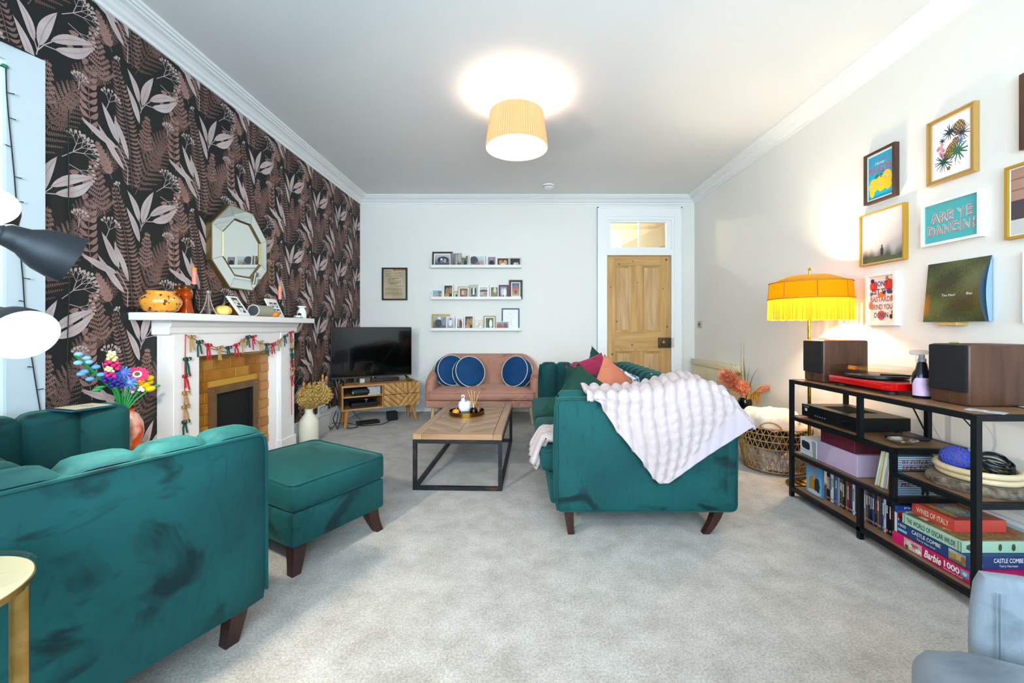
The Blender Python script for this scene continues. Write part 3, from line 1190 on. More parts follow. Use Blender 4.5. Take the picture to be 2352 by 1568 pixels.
# ---- cushions on the sofa
RASP = velvet('raspberry_velvet', '#6d1230', '#8e1f45', '#a8365c', '#d4849c', 0.6)
PEACH = velvet('terracotta_velvet', '#a85a40', '#c06f52', '#cd8062', '#e6ae95', 0.4)
FGREEN = velvet('forest_green_velvet', '#0c2b22', '#153c2f', '#1c4c3c', '#5c8a78', 0.35)
PATT = mat('white_and_green_leaf_print', '#e8e6e0', 0.8, col2='#2b5a45', scale=22, lo=.47, hi=.53)
BLUEP = mat('blue_and_white_print', '#dfe6ec', 0.8, col2='#43627e', scale=26, lo=.46, hi=.54)
pillow('throw_cushion', .43, .43, .15, PEACH, .2, crease=.005, label='terracotta velvet cushion lying across the middle of the green sofa', group='cushions on the green sofa',
       loc=(.70, 3.06, .60), rot=(math.radians(68), math.radians(38), math.radians(18)))
pillow('throw_cushion', .42, .42, .14, RASP, .12, ribs=9, label='raspberry pink ribbed velvet cushion at the far end of the green sofa', group='cushions on the green sofa',
       loc=(.64, 3.60, .63), rot=(math.radians(62), math.radians(-14), math.radians(28)))
pillow('throw_cushion', .44, .44, .15, FGREEN, .18, crease=.006, label='dark green velvet cushion nearest the left front of the green sofa', group='cushions on the green sofa',
       loc=(.45, 2.92, .55), rot=(math.radians(60), math.radians(30), math.radians(-30)))
pillow('throw_cushion', .42, .42, .13, FGREEN, .18, label='dark green velvet cushion tucked behind another green one', group='cushions on the green sofa',
       loc=(.50, 3.24, .55), rot=(math.radians(66), math.radians(16), math.radians(-14)))
pillow('throw_cushion', .42, .42, .12, FGREEN, .16, m2=PATT, label='green cushion with a white leaf-print back peeking over the raspberry one', group='cushions on the green sofa',
       loc=(.73, 3.80, .64), rot=(math.radians(80), math.radians(30), math.radians(40)))
pillow('throw_cushion', .36, .36, .11, FGREEN, .16, m2=PATT, label='small green cushion with a white zigzag edge leaning on the sofa back', group='cushions on the green sofa',
       loc=(.86, 2.66, .56), rot=(math.radians(62), math.radians(30), math.radians(-50)))
pillow('throw_cushion', .38, .38, .11, BLUEP, .16, label='blue and white patterned cushion behind the terracotta one', group='cushions on the green sofa',
       loc=(.85, 3.14, .57), rot=(math.radians(70), math.radians(20), math.radians(30)))

# ---- armchair, seen over its near arm
TH_ = math.radians(-26)
ac = thing('armchair', 'bottle green velvet armchair nearest the camera on the left', 'armchair', (-1.547, 1.4057, 0), TH_)
HW, HD = .5535, .33
MB().rbox(-HW + .03, HW - .03, -HD + .02, HD - .03, .125, .28, .02, 2).build('base', TEAL, ac)
for sg in (1, -1):
    a_ = MB()
    x0, x1 = (HW - .07, HW) if sg > 0 else (-HW, -HW + .07)
    cushion_block(a_, x0, x1, -HD, HD, .122, .722, .022, 0)
    arm = a_.build('arm', TEAL, ac)
    pm = MB()
    channel_pad(pm, 2 * HD - .015, 4, .125, .28, .737, .026, (lambda x, y, z: (HW - .135 + y, -HD + x, z)) if sg > 0 else (lambda x, y, z: (-HW + .135 - y, -HD + x, z)))
    pm.build('channel_panel', TEAL, arm, 60, fix=True)
    MB().tube([(sg * (HW - .004), y, z) for y, z in ((-HD, .715), (0, .716), (HD - .03, .715), (HD - .008, .70), (HD - .002, .66), (HD - .002, .16))], .006, 6).build('piping', TEAL, arm)
a_ = MB()
cushion_block(a_, -HW + .02, HW - .02, -HD, -HD + .07, .122, .722, .022, 0)
bk = a_.build('backrest', TEAL, ac)
pm = MB()
channel_pad(pm, 2 * HW - .24, 6, .125, .28, .737, .026, lambda x, y, z: (-HW + .12 + x, -HD + .13 - y, z))
pm.build('channel_panel', TEAL, bk, 60, fix=True)
cb = MB()
cushion_block(cb, -HW + .13, HW - .13, -HD + .12, HD + .01, .265, .42, .04, .02)
cb.build('seat_cushion', TEAL, ac)
for x, y, dx, dy in ((HW - .085, HD - .06, .012, -.03), (-HW + .085, HD - .06, -.01, .02), (HW - .085, -HD + .06, .01, -.03), (-HW + .085, -HD + .06, -.01, -.03)):
    sabre_leg(ac, x, y, dx, dy, top=.062, bot=.042)
pillow('throw_cushion', .40, .40, .13, mat('green_floral_print', '#7d9a5c', 0.8, col2='#f0d8cc', scale=14, lo=.42, hi=.58), .14,
       label='green and pink floral cushion on the near armchair seat', loc=(-1.66, 1.16, .57), rot=(math.radians(72), 0, math.radians(-30)))

# ---- footstool
ot = thing('footstool', 'square bottle green velvet footstool with dark tapered legs', 'footstool', (-1.133, 2.147, 0), math.radians(-30))
cb = MB()
cushion_block(cb, -.305, .305, -.252, .252, .122, .28, .014, 0)
cb.build('base', TEAL, ot)
cb = MB()
cushion_block(cb, -.308, .308, -.255, .255, .276, .405, .02, .028)
cu_ = cb.build('cushion', TEAL, ot)
MB().tube(rrect(-.305, .305, -.252, .252, .40, .03), .006, 6, closed=True).build('piping', TEAL, cu_)
for x, y, dx, dy in ((.25, -.2, .03, -.03), (.25, .2, .03, .03), (-.25, -.2, -.03, -.03), (-.25, .2, -.03, .03)):
    sabre_leg(ot, x, y, dx, dy, h=.13, top=.066, bot=.04)

# ---- pink loveseat and its round cushions
ls = thing('loveseat', 'dusty pink velvet tub loveseat against the back wall', 'sofa', (-.45, 4.93, 0))
LW, LD = .655, .33
path = []
for i in range(13):
    path.append((-LW, -LD + .06 + (LD * 2 - .06 - .22) * i / 12, -1, 0, 0))
for i in range(1, 13):
    a = PI - PI / 2 * i / 12
    path.append((-LW + .22 + .22 * math.cos(a), LD - .22 + .22 * math.sin(a), math.cos(a), math.sin(a), i / 12))
for i in range(1, 17):
    path.append((-LW + .22 + (2 * LW - .44) * i / 16, LD, 0, 1, 1))
for i in range(1, 13):
    a = PI / 2 - PI / 2 * i / 12
    path.append((LW - .22 + .22 * math.cos(a), LD - .22 + .22 * math.sin(a), math.cos(a), math.sin(a), 1 - i / 12))
for i in range(1, 13):
    path.append((LW, LD - .22 - (LD * 2 - .06 - .22) * i / 12, 1, 0, 0))
NPTH = len(path) - 1


def tub(u, v):
    x, y, nx, ny, b = path[round(u * NPTH)]
    hgt = .60 + .16 * math.sin(b * PI / 2) if b > 0 else .60 - .13 * clampf((.1 - y) / .4) ** 1.5
    th = .10
    pr = [(0, .18), (.0, .3), (.004, hgt - .08), (0, hgt - .04), (-.02, hgt - .012), (-.05, hgt), (-.08, hgt - .012), (-th, hgt - .04), (-th - .004, hgt - .1), (-th, .3), (-th, .18)]
    k = v * (len(pr) - 1)
    i = min(int(k), len(pr) - 2)
    f = k - i
    d = pr[i][0] * (1 - f) + pr[i + 1][0] * f
    z = pr[i][1] * (1 - f) + pr[i + 1][1] * f
    end = min(u, 1 - u) * NPTH
    if end < 2.0:                       # rounded front ends of the arms
        q = (end / 2.0)
        d = -.05 + (d + .05) * (.35 + .65 * math.sqrt(max(0, 1 - (1 - q) ** 2)))
        y -= 0.0
    return (x + nx * d, y + ny * d, z)


tb = MB().grid(tub, NPTH, 22)
tb.f += [tuple(range(0, 23)), tuple(range(NPTH * 23 + 22, NPTH * 23 - 1, -1))]
tb.mi += [0, 0]
tb.build('backrest', PINKV, ls, 60, fix=True)
cb = MB()
cushion_block(cb, -LW + .02, LW - .02, -LD - .0, LD - .1, .175, .275, .03, 0)
cb.build('base', PINKV, ls)
cb = MB()
cushion_block(cb, -LW + .06, LW - .06, -LD - .015, LD - .12, .27, .375, .035, .035)
cu_ = cb.build('seat_cushion', PINKV, ls)
for z in (.285, .36):
    MB().tube(rrect(-LW + .058, LW - .058, -LD - .022, LD - .12, z, .05), .006, 6, closed=True).build('piping', PINKV, cu_)
PALEW = wood('pale_beech_leg', '#d9b27a', '#e8c796', 0.45, 'z', 20)
for x, y, dx in ((-LW + .1, -LD + .06, -.02), (LW - .1, -LD + .06, .02), (-LW + .1, LD - .08, -.02), (LW - .1, LD - .08, .02)):
    MB().cyl((x + dx, y - .01, 0), (x, y, .185), .013, .024, 14).build('leg', PALEW, ls)
NAVY = velvet('peacock_blue_velvet', '#05203f', '#0a3a66', '#0f4a7c', '#3f78a8', 0.45)
CREAMC = mat('cream_cord', '#d9cfc0', 0.7)


def round_cushion(loc, rot, label):
    o = thing('round_cushion', label, 'cushion', loc, 0, 'round blue cushions on the pink loveseat')
    o.rotation_euler = rot
    r, t = .182, .15
    mb = MB().lathe([(0, t / 2 + .02), (.03, t / 2 + .014), (.09, t / 2 + .006), (.15, t / 2 - .002), (r, t / 2 - .02), (r + .008, 0), (r, -t / 2 + .02), (.15, -t / 2 + .002), (.09, -t / 2 - .006), (0, -t / 2 - .02)], 40,
                    wob=lambda a: 1 + .012 * math.sin(a * 11))
    b = mb.build('pad', NAVY, o, 60)
    for sg in (1, -1):
        MB().tube([((r + .001) * math.cos(2 * PI * i / 48), (r + .001) * math.sin(2 * PI * i / 48), sg * (t / 2 - .018)) for i in range(48)], .005, 6, closed=True).build('piping', CREAMC, b)
    return o


round_cushion((-.865, 4.97, .565), (math.radians(76), 0, math.radians(34)), 'round blue velvet cushion with cream piping, leftmost on the pink loveseat')
round_cushion((-.63, 4.88, .555), (math.radians(72), 0, math.radians(30)), 'round blue velvet cushion with cream piping, in the middle of the pink loveseat')
round_cushion((-.055, 4.93, .555), (math.radians(74), 0, math.radians(-34)), 'round blue velvet cushion with cream piping, alone at the right of the pink loveseat')

# ---- coffee table
ct = thing('coffee_table', 'low coffee table with chevron oak top and black steel frame', 'table', (-.41, 3.335, 0), math.radians(-2))
TX, TY, TZ = .30, .60, .376
OAK = wood('oak_board', '#9a7350', '#b58c66', 0.35, 'y', 18, coat=.1)
OAKX = wood('oak_board_cross', '#9a7350', '#b58c66', 0.35, 'x', 18, coat=.1)
MB().box(-TX + .004, TX - .004, -TY + .004, TY - .004, TZ - .035, TZ - .006).build('tabletop', mat('oak_core', '#5d4330', 0.6), ct, 0)
for x0, x1 in ((-TX, -TX + .06), (TX - .06, TX)):
    MB().rbox(x0, x1, -TY, TY, TZ - .037, TZ, .002, 1).build('edge_board', OAK, ct, 0)
for y0, y1 in ((-TY, -TY + .06), (TY - .06, TY)):
    MB().rbox(-TX + .061, TX - .061, y0, y1, TZ - .037, TZ, .002, 1).build('edge_board', OAKX, ct, 0)
IX, IY = TX - .0625, TY - .0625
pw = .062
OAKS = [wood('oak_plank_%s' % n, a, b, 0.35, 'x', 22, coat=.1) for n, a, b in (('warm', '#8f6947', '#b08862'), ('light', '#9d7753', '#bb946e'), ('dark', '#86613f', '#a57e59'))]


def clip_poly(pts, axis, lim, keep_less):
    out = []
    for i, p in enumerate(pts):
        q = pts[(i + 1) % len(pts)]
        ip = p[axis] <= lim if keep_less else p[axis] >= lim
        iq = q[axis] <= lim if keep_less else q[axis] >= lim
        if ip:
            out.append(p)
        if ip != iq:
            t = (lim - p[axis]) / (q[axis] - p[axis])
            out.append((p[0] + (q[0] - p[0]) * t, p[1] + (q[1] - p[1]) * t))
    return out


k_ = 0
for sg in (-1, 1):
    for i in range(-6, 24):
        y0 = -IY - .24 + i * pw
        g_ = .0012
        pl = [(0 + g_, y0 + g_), (sg * IX, y0 + IX * .95 + g_), (sg * IX, y0 + IX * .95 + pw - g_), (0 + g_ * sg, y0 + pw - g_)]
        pl[0] = (sg * g_, y0 + g_)
        pl = clip_poly(clip_poly(pl, 1, IY, True), 1, -IY, False)
        if len(pl) < 3:
            continue
        mb = MB().prism(pl, lambda u, v, d: (u, v, d), TZ - .006, TZ - .0008)
        mb.build('plank', OAKS[(i * 2 + (sg > 0)) % 3], ct, 0, fix=True)
FR = mat('worn_black_steel', '#20242a', 0.5, 0.4, col2='#4a3630', scale=9, stretch=(1, 1, 2.2), lo=.56, hi=.68)
fz = TZ - .038
for x in (-TX + .0125, TX - .0125):
    for y in (-TY + .0125, TY - .0125):
        MB().box(x - .0125, x + .0125, y - .0125, y + .0125, 0, fz).build('leg', FR, ct, 0)
    for z in (.0, fz - .025):
        MB().box(x - .0124, x + .0124, -TY + .026, TY - .026, z, z + .025).build('side_rail', FR, ct, 0)
for y in (-TY + .0125, TY - .0125):
    for z in (.0, fz - .025):
        MB().box(-TX + .026, TX - .026, y - .0124, y + .0124, z, z + .025).build('cross_rail', FR, ct, 0)

# ---- television stand
TSR = math.radians(32)
TSC = (-1.631, 4.692)
ts = thing('television_stand', 'mango wood television stand with carved chevron drawers in the corner', 'cabinet', (*TSC, 0), TSR)
MW = wood('mango_wood', '#a06c34', '#cf9a58', 0.45, 'x', 16)
MWZ = wood('mango_wood_upright', '#8c5a2a', '#c28a4a', 0.45, 'z', 16)
SX, SY, SZ0, SZ1 = .42, .135, .192, .463
MB().box(-SX, SX, -SY, SY, SZ1 - .02, SZ1).build('top_board', MW, ts, 0)
MB().box(-SX, SX, -SY, SY, SZ0, SZ0 + .018).build('bottom_board', MW, ts, 0)
for x in (-SX, SX - .018, -.0):
    MB().box(x, x + .018, -SY + .001, SY, SZ0 + .018, SZ1 - .02).build('side_board', MWZ, ts, 0)
MB().box(-SX + .018, 0, SY - .01, SY, SZ0 + .018, SZ1 - .02).build('back_board', mat('dark_backing', '#2a1a0e', 0.8), ts, 0)
MB().box(-SX + .018, 0, -SY + .01, SY - .01, .330, .345).build('shelf', MW, ts, 0)
STRIPS = [wood('strip_%d' % i, a, b, 0.5, 'z', 26) for i, (a, b) in enumerate((('#a8743a', '#d6a362'), ('#bb884a', '#e2b576'), ('#8a5a2b', '#b98345')))]
for nm, z0, z1 in (('drawer', .335, SZ1 - .003), ('drawer', SZ0 + .003, .331)):
    dr = MB().box(.018, SX, -SY - .006, -SY + .06, z0, z1).build(nm, mat('drawer_groove', '#5e3c1c', 0.7), ts, 0)
    mb = MB()

    def strips(c0, ang, region, i0, i1):
        ca, sa_ = math.cos(ang), math.sin(ang)
        for i in range(i0, i1):
            o = i * .0165
            pl = [(c0[0] + ca * s - sa_ * (o + q), c0[1] + sa_ * s + ca * (o + q)) for s, q in ((-1, .001), (1, .001), (1, .0145), (-1, .0145))]
            for nx2, nz2, lim in region:
                out = []
                for a in range(len(pl)):
                    p, q = pl[a], pl[(a + 1) % len(pl)]
                    dp, dq = nx2 * p[0] + nz2 * p[1] - lim, nx2 * q[0] + nz2 * q[1] - lim
                    if dp <= 0:
                        out.append(p)
                    if (dp <= 0) != (dq <= 0):
                        t = dp / (dp - dq)
                        out.append((p[0] + (q[0] - p[0]) * t, p[1] + (q[1] - p[1]) * t))
                pl = out
                if len(pl) < 3:
                    break
            if len(pl) >= 3:
                mb.prism(pl, lambda u, v, d: (u, d, v), -SY - .006, -SY - .012 - .002 * (i % 2), i % 3)
    bx = [(-1, 0, -.020), (1, 0, SX - .001), (0, -1, -(z0 + .001)), (0, 1, z1 - .001)]
    px, pz = .275, .333                                  # where the carved bands meet
    d1 = (.6, -.8)
    strips((px, pz), math.radians(-42), bx + [(math.sin(math.radians(42)), math.cos(math.radians(42)), math.sin(math.radians(42)) * px + math.cos(math.radians(42)) * pz + .02),
                                              (math.sin(math.radians(50)), -math.cos(math.radians(50)), math.sin(math.radians(50)) * px - math.cos(math.radians(50)) * pz)], -30, 30)
    strips((px, pz), math.radians(50), bx + [(-math.sin(math.radians(50)), math.cos(math.radians(50)), -(math.sin(math.radians(50)) * px - math.cos(math.radians(50)) * pz))], -30, 30)
    strips((px, pz), math.radians(90), bx + [(-math.sin(math.radians(42)), -math.cos(math.radians(42)), -(math.sin(math.radians(42)) * px + math.cos(math.radians(42)) * pz + .02)),
                                             (math.sin(math.radians(50)), -math.cos(math.radians(50)), math.sin(math.radians(50)) * px - math.cos(math.radians(50)) * pz)], -30, 30)
    mb.build('carved_front', STRIPS, dr, 0, fix=True)
for x, y, dx, dy in ((-SX + .06, -SY + .045, -.02, -.02), (SX - .07, -SY + .045, .045, -.02), (-SX + .06, SY - .04, -.02, .01), (SX - .07, SY - .04, .02, .01)):
    MB().cyl((x + dx, y + dy, 0), (x, y, SZ0), .015, .026, 14).build('leg', wood('mango_leg', '#a06a30', '#c88f4e', 0.45, 'z', 24), ts)

# ---- television
tv = thing('television', 'black flat-screen television standing on the mango wood stand', 'television', (*TSC, SZ1), TSR)
SCR = mat('tv_screen', '#030303', 0.10, spec=0.5, coat=0.6)
TVB = mat('tv_bezel', '#0c0c0d', 0.35)
MB().rbox(-.51, .37, -.012, .018, .064, .632, .004, 1).build('case', TVB, tv)
MB().box(-.502, .362, -.0135, -.0118, .082, .624).build('screen', SCR, tv, 0)
MB().box(-.505, .365, -.014, -.0118, .066, .079).build('lower_bezel', mat('tv_trim_grey', '#3a3835', 0.4, 0.4), tv, 0)
MB().rbox(-.11, -.03, -.016, -.010, .052, .068, .002, 1).build('sensor', TVB, tv)
MB().ell((-.072, -.0155, .06), .004, 8, 6).build('standby_light', mat('red_led', '#ff2040', emit=3, emit_col='#ff1840'), tv)
text('LG', (-.068, -.0142, .0725), BACK, h=.007, m=mat('tv_logo', '#d8d8d8', 0.4), parent=tv, name='logo')
for x in (-.42, .29):
    for s_ in (-1, 1):
        MB().tube([(x, .0, .075), (x + .035, s_ * .05, .03), (x + .05 if x > 0 else x + .02, s_ * .10, .004)], .007, 6).build('foot', TVB, tv)

# ---- black frame shelf unit
US = thing('shelf_unit', 'black steel shelf unit with brown boards along the right wall', 'shelves', (0, 0, 0))
UX0, UX1, UY0, UY1 = 1.75, 2.10, 1.575, 2.65
UM, UP = 2.115, 1.926
BOARD = wood('brown_oak_board', '#7a5a40', '#97724f', 0.5, 'y', 20)
B_ = .022


def post(x, y, z0, z1):
    MB().box(x - B_ / 2, x + B_ / 2, y - B_ / 2, y + B_ / 2, z0, z1).build('post', BLKM, US, 0)


def frame_shelf(y0, y1, z):
    MB().box(UX0 + .011, UX1 - .011, y0 + .011, y1 - .011, z - .014, z).build('shelf_board', BOARD, US, 0)
    for x in (UX0, UX1):
        MB().box(x - B_ / 2, x + B_ / 2, y0 + .0111, y1 - .0111, z - .022, z + .001).build('rail', BLKM, US, 0)
    for y in (y0, y1):
        MB().box(UX0 + .0111, UX1 - .0111, y - B_ / 2, y + B_ / 2, z - .022, z + .001).build('rail', BLKM, US, 0)


for x in (UX0, UX1):
    post(x, UY0, 0, .753)
    post(x, UY1, 0, .753)
    post(x, UM, .52, .731)
    post(x, UM, 0, .268)
    post(x, UP, .29, .498)
frame_shelf(UY0, UY1, .753)
frame_shelf(UP, UY1, .52)
frame_shelf(UP, UY1, .29)
frame_shelf(UY0, UP - .001, .415)
frame_shelf(UY0, UY1, .062)

# ---- grey chair, bottom right corner
gc = thing('accent_chair', 'pale grey velvet chair cut off by the lower right corner', 'chair', (1.14, .60, 0), math.radians(-27))
cb = MB()
cushion_block(cb, -.29, .33, .105, .15, .30, .592, .02, .0)
bk = cb.build('backrest', GREYV, gc)
for d in (.020, .026):
    MB().tube([(-.29 + d, .1045, z) for z in (.32, .45, .56)], .0009, 5).build('stitching', mat('grey_thread', '#6f7a84', 0.8), bk)
cb = MB()
cushion_block(cb, -.415, .30, -.28, .085, .31, .462, .06, .02)
cb.build('seat', GREYV, gc)
for x, y in ((-.34, .05), (.26, .06), (-.34, -.2), (.26, -.2)):
    MB().cyl((x, y, 0), (x, y, .33), .014, .018, 10).build('leg', mat('chrome_leg', '#c9c9c9', 0.2, 1.0), gc)

# ---- glass-topped brass side table, bottom left corner
st = thing('side_table', 'round glass side table with brass rim in the lower left corner', 'table', (-1.085, .695, 0))
GLS = glassy('clear_glass_greenish', '#fbfdfc', 1.4)
GOLD = mat('brushed_brass', '#b08a48', 0.32, 1.0, col2='#c9a668', scale=20)
MB().lathe([(0, .61), (.168, .61), (.172, .613), (.172, .619), (.168, .622), (0, .622)], 56).build('glass_top', GLS, st)
MB().lathe([(0, .604), (.1495, .604), (.1495, .6089), (.166, .6092), (.166, .6096), (0, .6096)], 56).build('cream_plate', mat('reflection_cream', '#f0dcb4', 0.4), st)  # cream disc under the glass, painted as the reflection of lamp and ceiling
MB().lathe([(0, .6098), (.085, .6098)], 48).build('tan_reflection_disc', mat('reflection_tan', '#c9ad78', 0.4), st)  # tan centre of the same painted reflection
MB().lathe([(.150, .597), (.168, .597), (.168, .609), (.150, .609), (.150, .597)], 56).build('rim', GOLD, st)
MB().lathe([(0, .20), (.150, .20), (.150, .212), (0, .212)], 40).build('lower_shelf', GOLD, st)
for i in range(3):
    a = math.radians(30 + i * 120)
    MB().cyl((.157 * math.cos(a), .157 * math.sin(a), 0), (.157 * math.cos(a), .157 * math.sin(a), .6), .013, n=14).build('leg', GOLD, st)
# ================================================================ fireplace
FP = thing('fireplace', 'white painted fireplace surround with mustard brick tiles', 'fireplace')
FPW = mat('mantel_white', '#f3f0ee', 0.45, bump=0.03, bscale=40)
FX = -2.009
MT = 1.172
MB().rbox(XL, -1.912, 2.192, 3.781, MT - .042, MT, .003, 1).build('mantel_shelf', FPW, FP, 0)
mp_ = [(XL, 1.05), (FX, 1.05), (FX + .006, 1.06), (FX + .006, 1.09), (FX + .014, 1.10), (FX + .02, 1.115), (FX + .02, 1.13), (XL, 1.13)]
MB().prism(mp_, lambda x, z, d: (x, d, z), 2.33, 3.65).build('bed_moulding', FPW, FP, 0, fix=True)
for y0, y1 in ((2.363, 2.552), (3.417, 3.618)):
    MB().rbox(XL, FX, y0, y1, 0, 1.05, .003, 1).build('pilaster', FPW, FP, 0)
    MB().rbox(XL, FX + .012, y0 - .01, y1 + .01, 0, .15, .003, 1).build('plinth_block', FPW, FP, 0)
MB().rbox(XL, FX - .006, 2.552, 3.417, .91, 1.05, .002, 1).build('frieze', FPW, FP, 0)
MB().box(XL, FX - .035, 2.552, 2.572, 0, .91).box(XL, FX - .035, 3.395, 3.417, 0, .91).build('inner_lining', FPW, FP, 0)
MB().box(XL - .0, XL + .004, 2.552, 3.417, 0, .93).build('grout_bed', mat('mustard_grout', '#c99a3a', 0.6), FP, 0)
TILES = [mat('mustard_tile_%s' % n, a, 0.22, col2=b, scale=7, coat=.3) for n, a, b in (('mid', '#a86a1c', '#bd7d28'), ('deep', '#97590f', '#b0701f'), ('light', '#b67a2c', '#c88f3a'))]
bw, bh, bg = .148, .068, .005
BRK = {}


def brick(y0, y1, z0, z1, mt):
    k = (round(y1 - y0, 4), round(z1 - z0, 4), mt.name)
    if k not in BRK:
        BRK[k] = MB().rbox(0, .009, 0, y1 - y0, 0, z1 - z0, .003, 1).mesh('brick', mt)
    put('brick', BRK[k], FP, (XL + .003, y0, z0))


rb = random.Random(5)
row = 0
z = .0
fy0, fy1, fz1 = 2.738, 3.231, .685
while z < .91:
    z1 = min(z + bh, .915)
    y = 2.574 - (bw / 2 if row % 2 else 0.02)
    while y < 3.395:
        a, b = max(y, 2.574), min(y + bw - bg, 3.394)
        segs = [(a, b)]
        if z < fz1 - .02:
            segs = []
            if a < fy0:
                segs.append((a, min(b, fy0)))
            if b > fy1:
                segs.append((max(a, fy1), b))
        for s0, s1 in segs:
            if s1 - s0 > .012:
                brick(s0, s1, z, z1, TILES[rb.choice((0, 0, 1, 2))])
        y += bw
    z += bh + bg
    row += 1
FBR = mat('bronze_metal', '#6f5233', 0.5, 0.15, col2='#7d6040', scale=12)
fr = MB().box(XL + .004, XL + .03, fy0, fy0 + .054, 0, fz1 - .0492).box(XL + .004, XL + .03, fy1 - .06, fy1, 0, fz1 - .0492).box(XL + .004, XL + .03, fy0, fy1, fz1 - .049, fz1)
fro = fr.build('fire_frame', FBR, FP, 0)
for y, z in ((2.76, .662), (3.21, .662)):
    MB().ell((XL + .031, y, z), (.003, .006, .006), 8, 6).build('screw', BRASS, fro)
MB().box(XL + .002, XL + .006, fy0 + .05, fy1 - .06, 0, fz1 - .045).build('firebox_back', mat('firebox_black', '#0b0b0d', 0.8), FP, 0)  # flat near-black panel across the fire opening
MB().box(XL + .006, XL + .028, fy0 + .054, fy0 + .064, 0, .636).box(XL + .006, XL + .028, fy1 - .07, fy1 - .06, 0, .636).build('firebox_cheek', mat('firebox_black'), FP, 0)
MB().box(XL + .006, XL + .024, 2.83, 3.12, .0, .20).build('grate', mat('grate_iron', '#15161a', 0.6, 0.3), FP, 0)
MB().rbox(FX + .012, FX + .26, 2.40, 3.58, 0, .03, .004, 1).build('hearth_slab', mat('hearth_stone', '#6c5a44', 0.4), FP, 0)

# ---- ribbon garland along the frieze and down the pilasters
GL = thing('ribbon_garland', 'red, green and gold ribbon-bow garland strung across the fireplace', 'garland')
RIB = {'r': mat('red_ribbon', '#b01f2e', 0.55), 'g': mat('green_ribbon', '#1e4a3a', 0.55), 'o': mat('gold_ribbon', '#b08a52', 0.45)}
gx = FX + .008
cord = [(2.435, 1.048), (2.50, 1.02), (2.58, .985), (2.68, .96), (2.78, .955), (2.88, .975), (2.96, 1.01), (3.01, 1.035), (3.07, 1.00), (3.15, .965), (3.25, .955), (3.35, .975), (3.44, 1.01), (3.54, 1.055)]
MB().tube([(gx, y, z) for y, z in cord], .0025, 5).tube([(gx, 2.437 - .002 * i, 1.048 - i * .085) for i in range(10)], .0025, 5).tube([(gx, 3.545 + .002 * i, 1.05 - i * .08) for i in range(10)], .0025, 5).build('cord', mat('red_cord', '#c22335', 0.7), GL)
MB().tube([(gx, 2.60 + .08 * i, .965 - .065 * math.sin(PI * i / 10)) for i in range(11)], .003, 5).build('gold_string', mat('gold_string', '#a98b4e', 0.4, 0.4), GL)


def bow(y, z, k, s=.03, seed=0):
    rr = random.Random(seed)
    mb = MB()
    for sg in (-1, 1):
        tilt_ = -.25 + rr.random() * .5
        lp = []
        for i in range(9):
            a = PI * 2 * i / 8
            rad = s * .62 * (1 - math.cos(a)) / 2
            wob_ = s * .30 * math.sin(a)
            lp.append((gx + .006 + .010 * math.sin(a / 2), y + sg * (rad * math.cos(tilt_) - wob_ * math.sin(tilt_) * .5), z + wob_ + rad * math.sin(tilt_) + .003))
        for i in range(len(lp) - 1):
            p, q = lp[i], lp[i + 1]
            mb.add([(p[0] - .006, p[1], p[2] - .002), (p[0] + .006, p[1], p[2] + .003), (q[0] + .006, q[1], q[2] + .003), (q[0] - .006, q[1], q[2] - .002)], [(0, 1, 2, 3)])
        mb.add([(gx + .003, p[1], p[2]) for p in lp[:8]], [tuple(range(8))])
        ln = s * (1.5 + rr.random() * 1.4)
        dy = sg * s * (.2 + .45 * rr.random())
        tl = [(y, z), (y + dy * .7, z - ln * .35), (y + dy * .8, z - ln * .7), (y + dy, z - ln)]
        for i, ((a, b), (c, d)) in enumerate(zip(tl, tl[1:])):
            mb.add([(gx + .004 + .003 * i, a - .0055, b), (gx + .007 + .003 * i, a + .0055, b), (gx + .010 + .003 * i, c + .0055, d), (gx + .007 + .003 * i, c - .0055, d)], [(0, 1, 2, 3)])
    mb.ell((gx + .006, y, z), .006, 8, 6)
    mb.build('bow', RIB[k], GL, 60)


seq = 'ogrogrogrogrogr'
for i, (y, z) in enumerate(((2.47, 1.03), (2.53, 1.00), (2.60, .975), (2.70, .955), (2.78, .952), (2.86, .965), (2.93, .995), (2.98, 1.02), (3.04, 1.02), (3.12, .975), (3.20, .955), (3.28, .955), (3.37, .98), (3.45, 1.015), (3.54, 1.045))):
    bow(y, z, seq[i], .034, i)
for i, (y, z, k) in enumerate(((2.435, .90, 'g'), (2.43, .80, 'r'), (2.428, .70, 'o'), (2.425, .62, 'o'), (2.425, .53, 'g'), (2.42, .33, 'r'), (3.55, .97, 'o'), (3.552, .90, 'g'), (3.555, .85, 'g'), (3.555, .79, 'r'), (3.556, .73, 'o'), (3.558, .66, 'r'))):
    bow(y, z, k, .036, 40 + i)

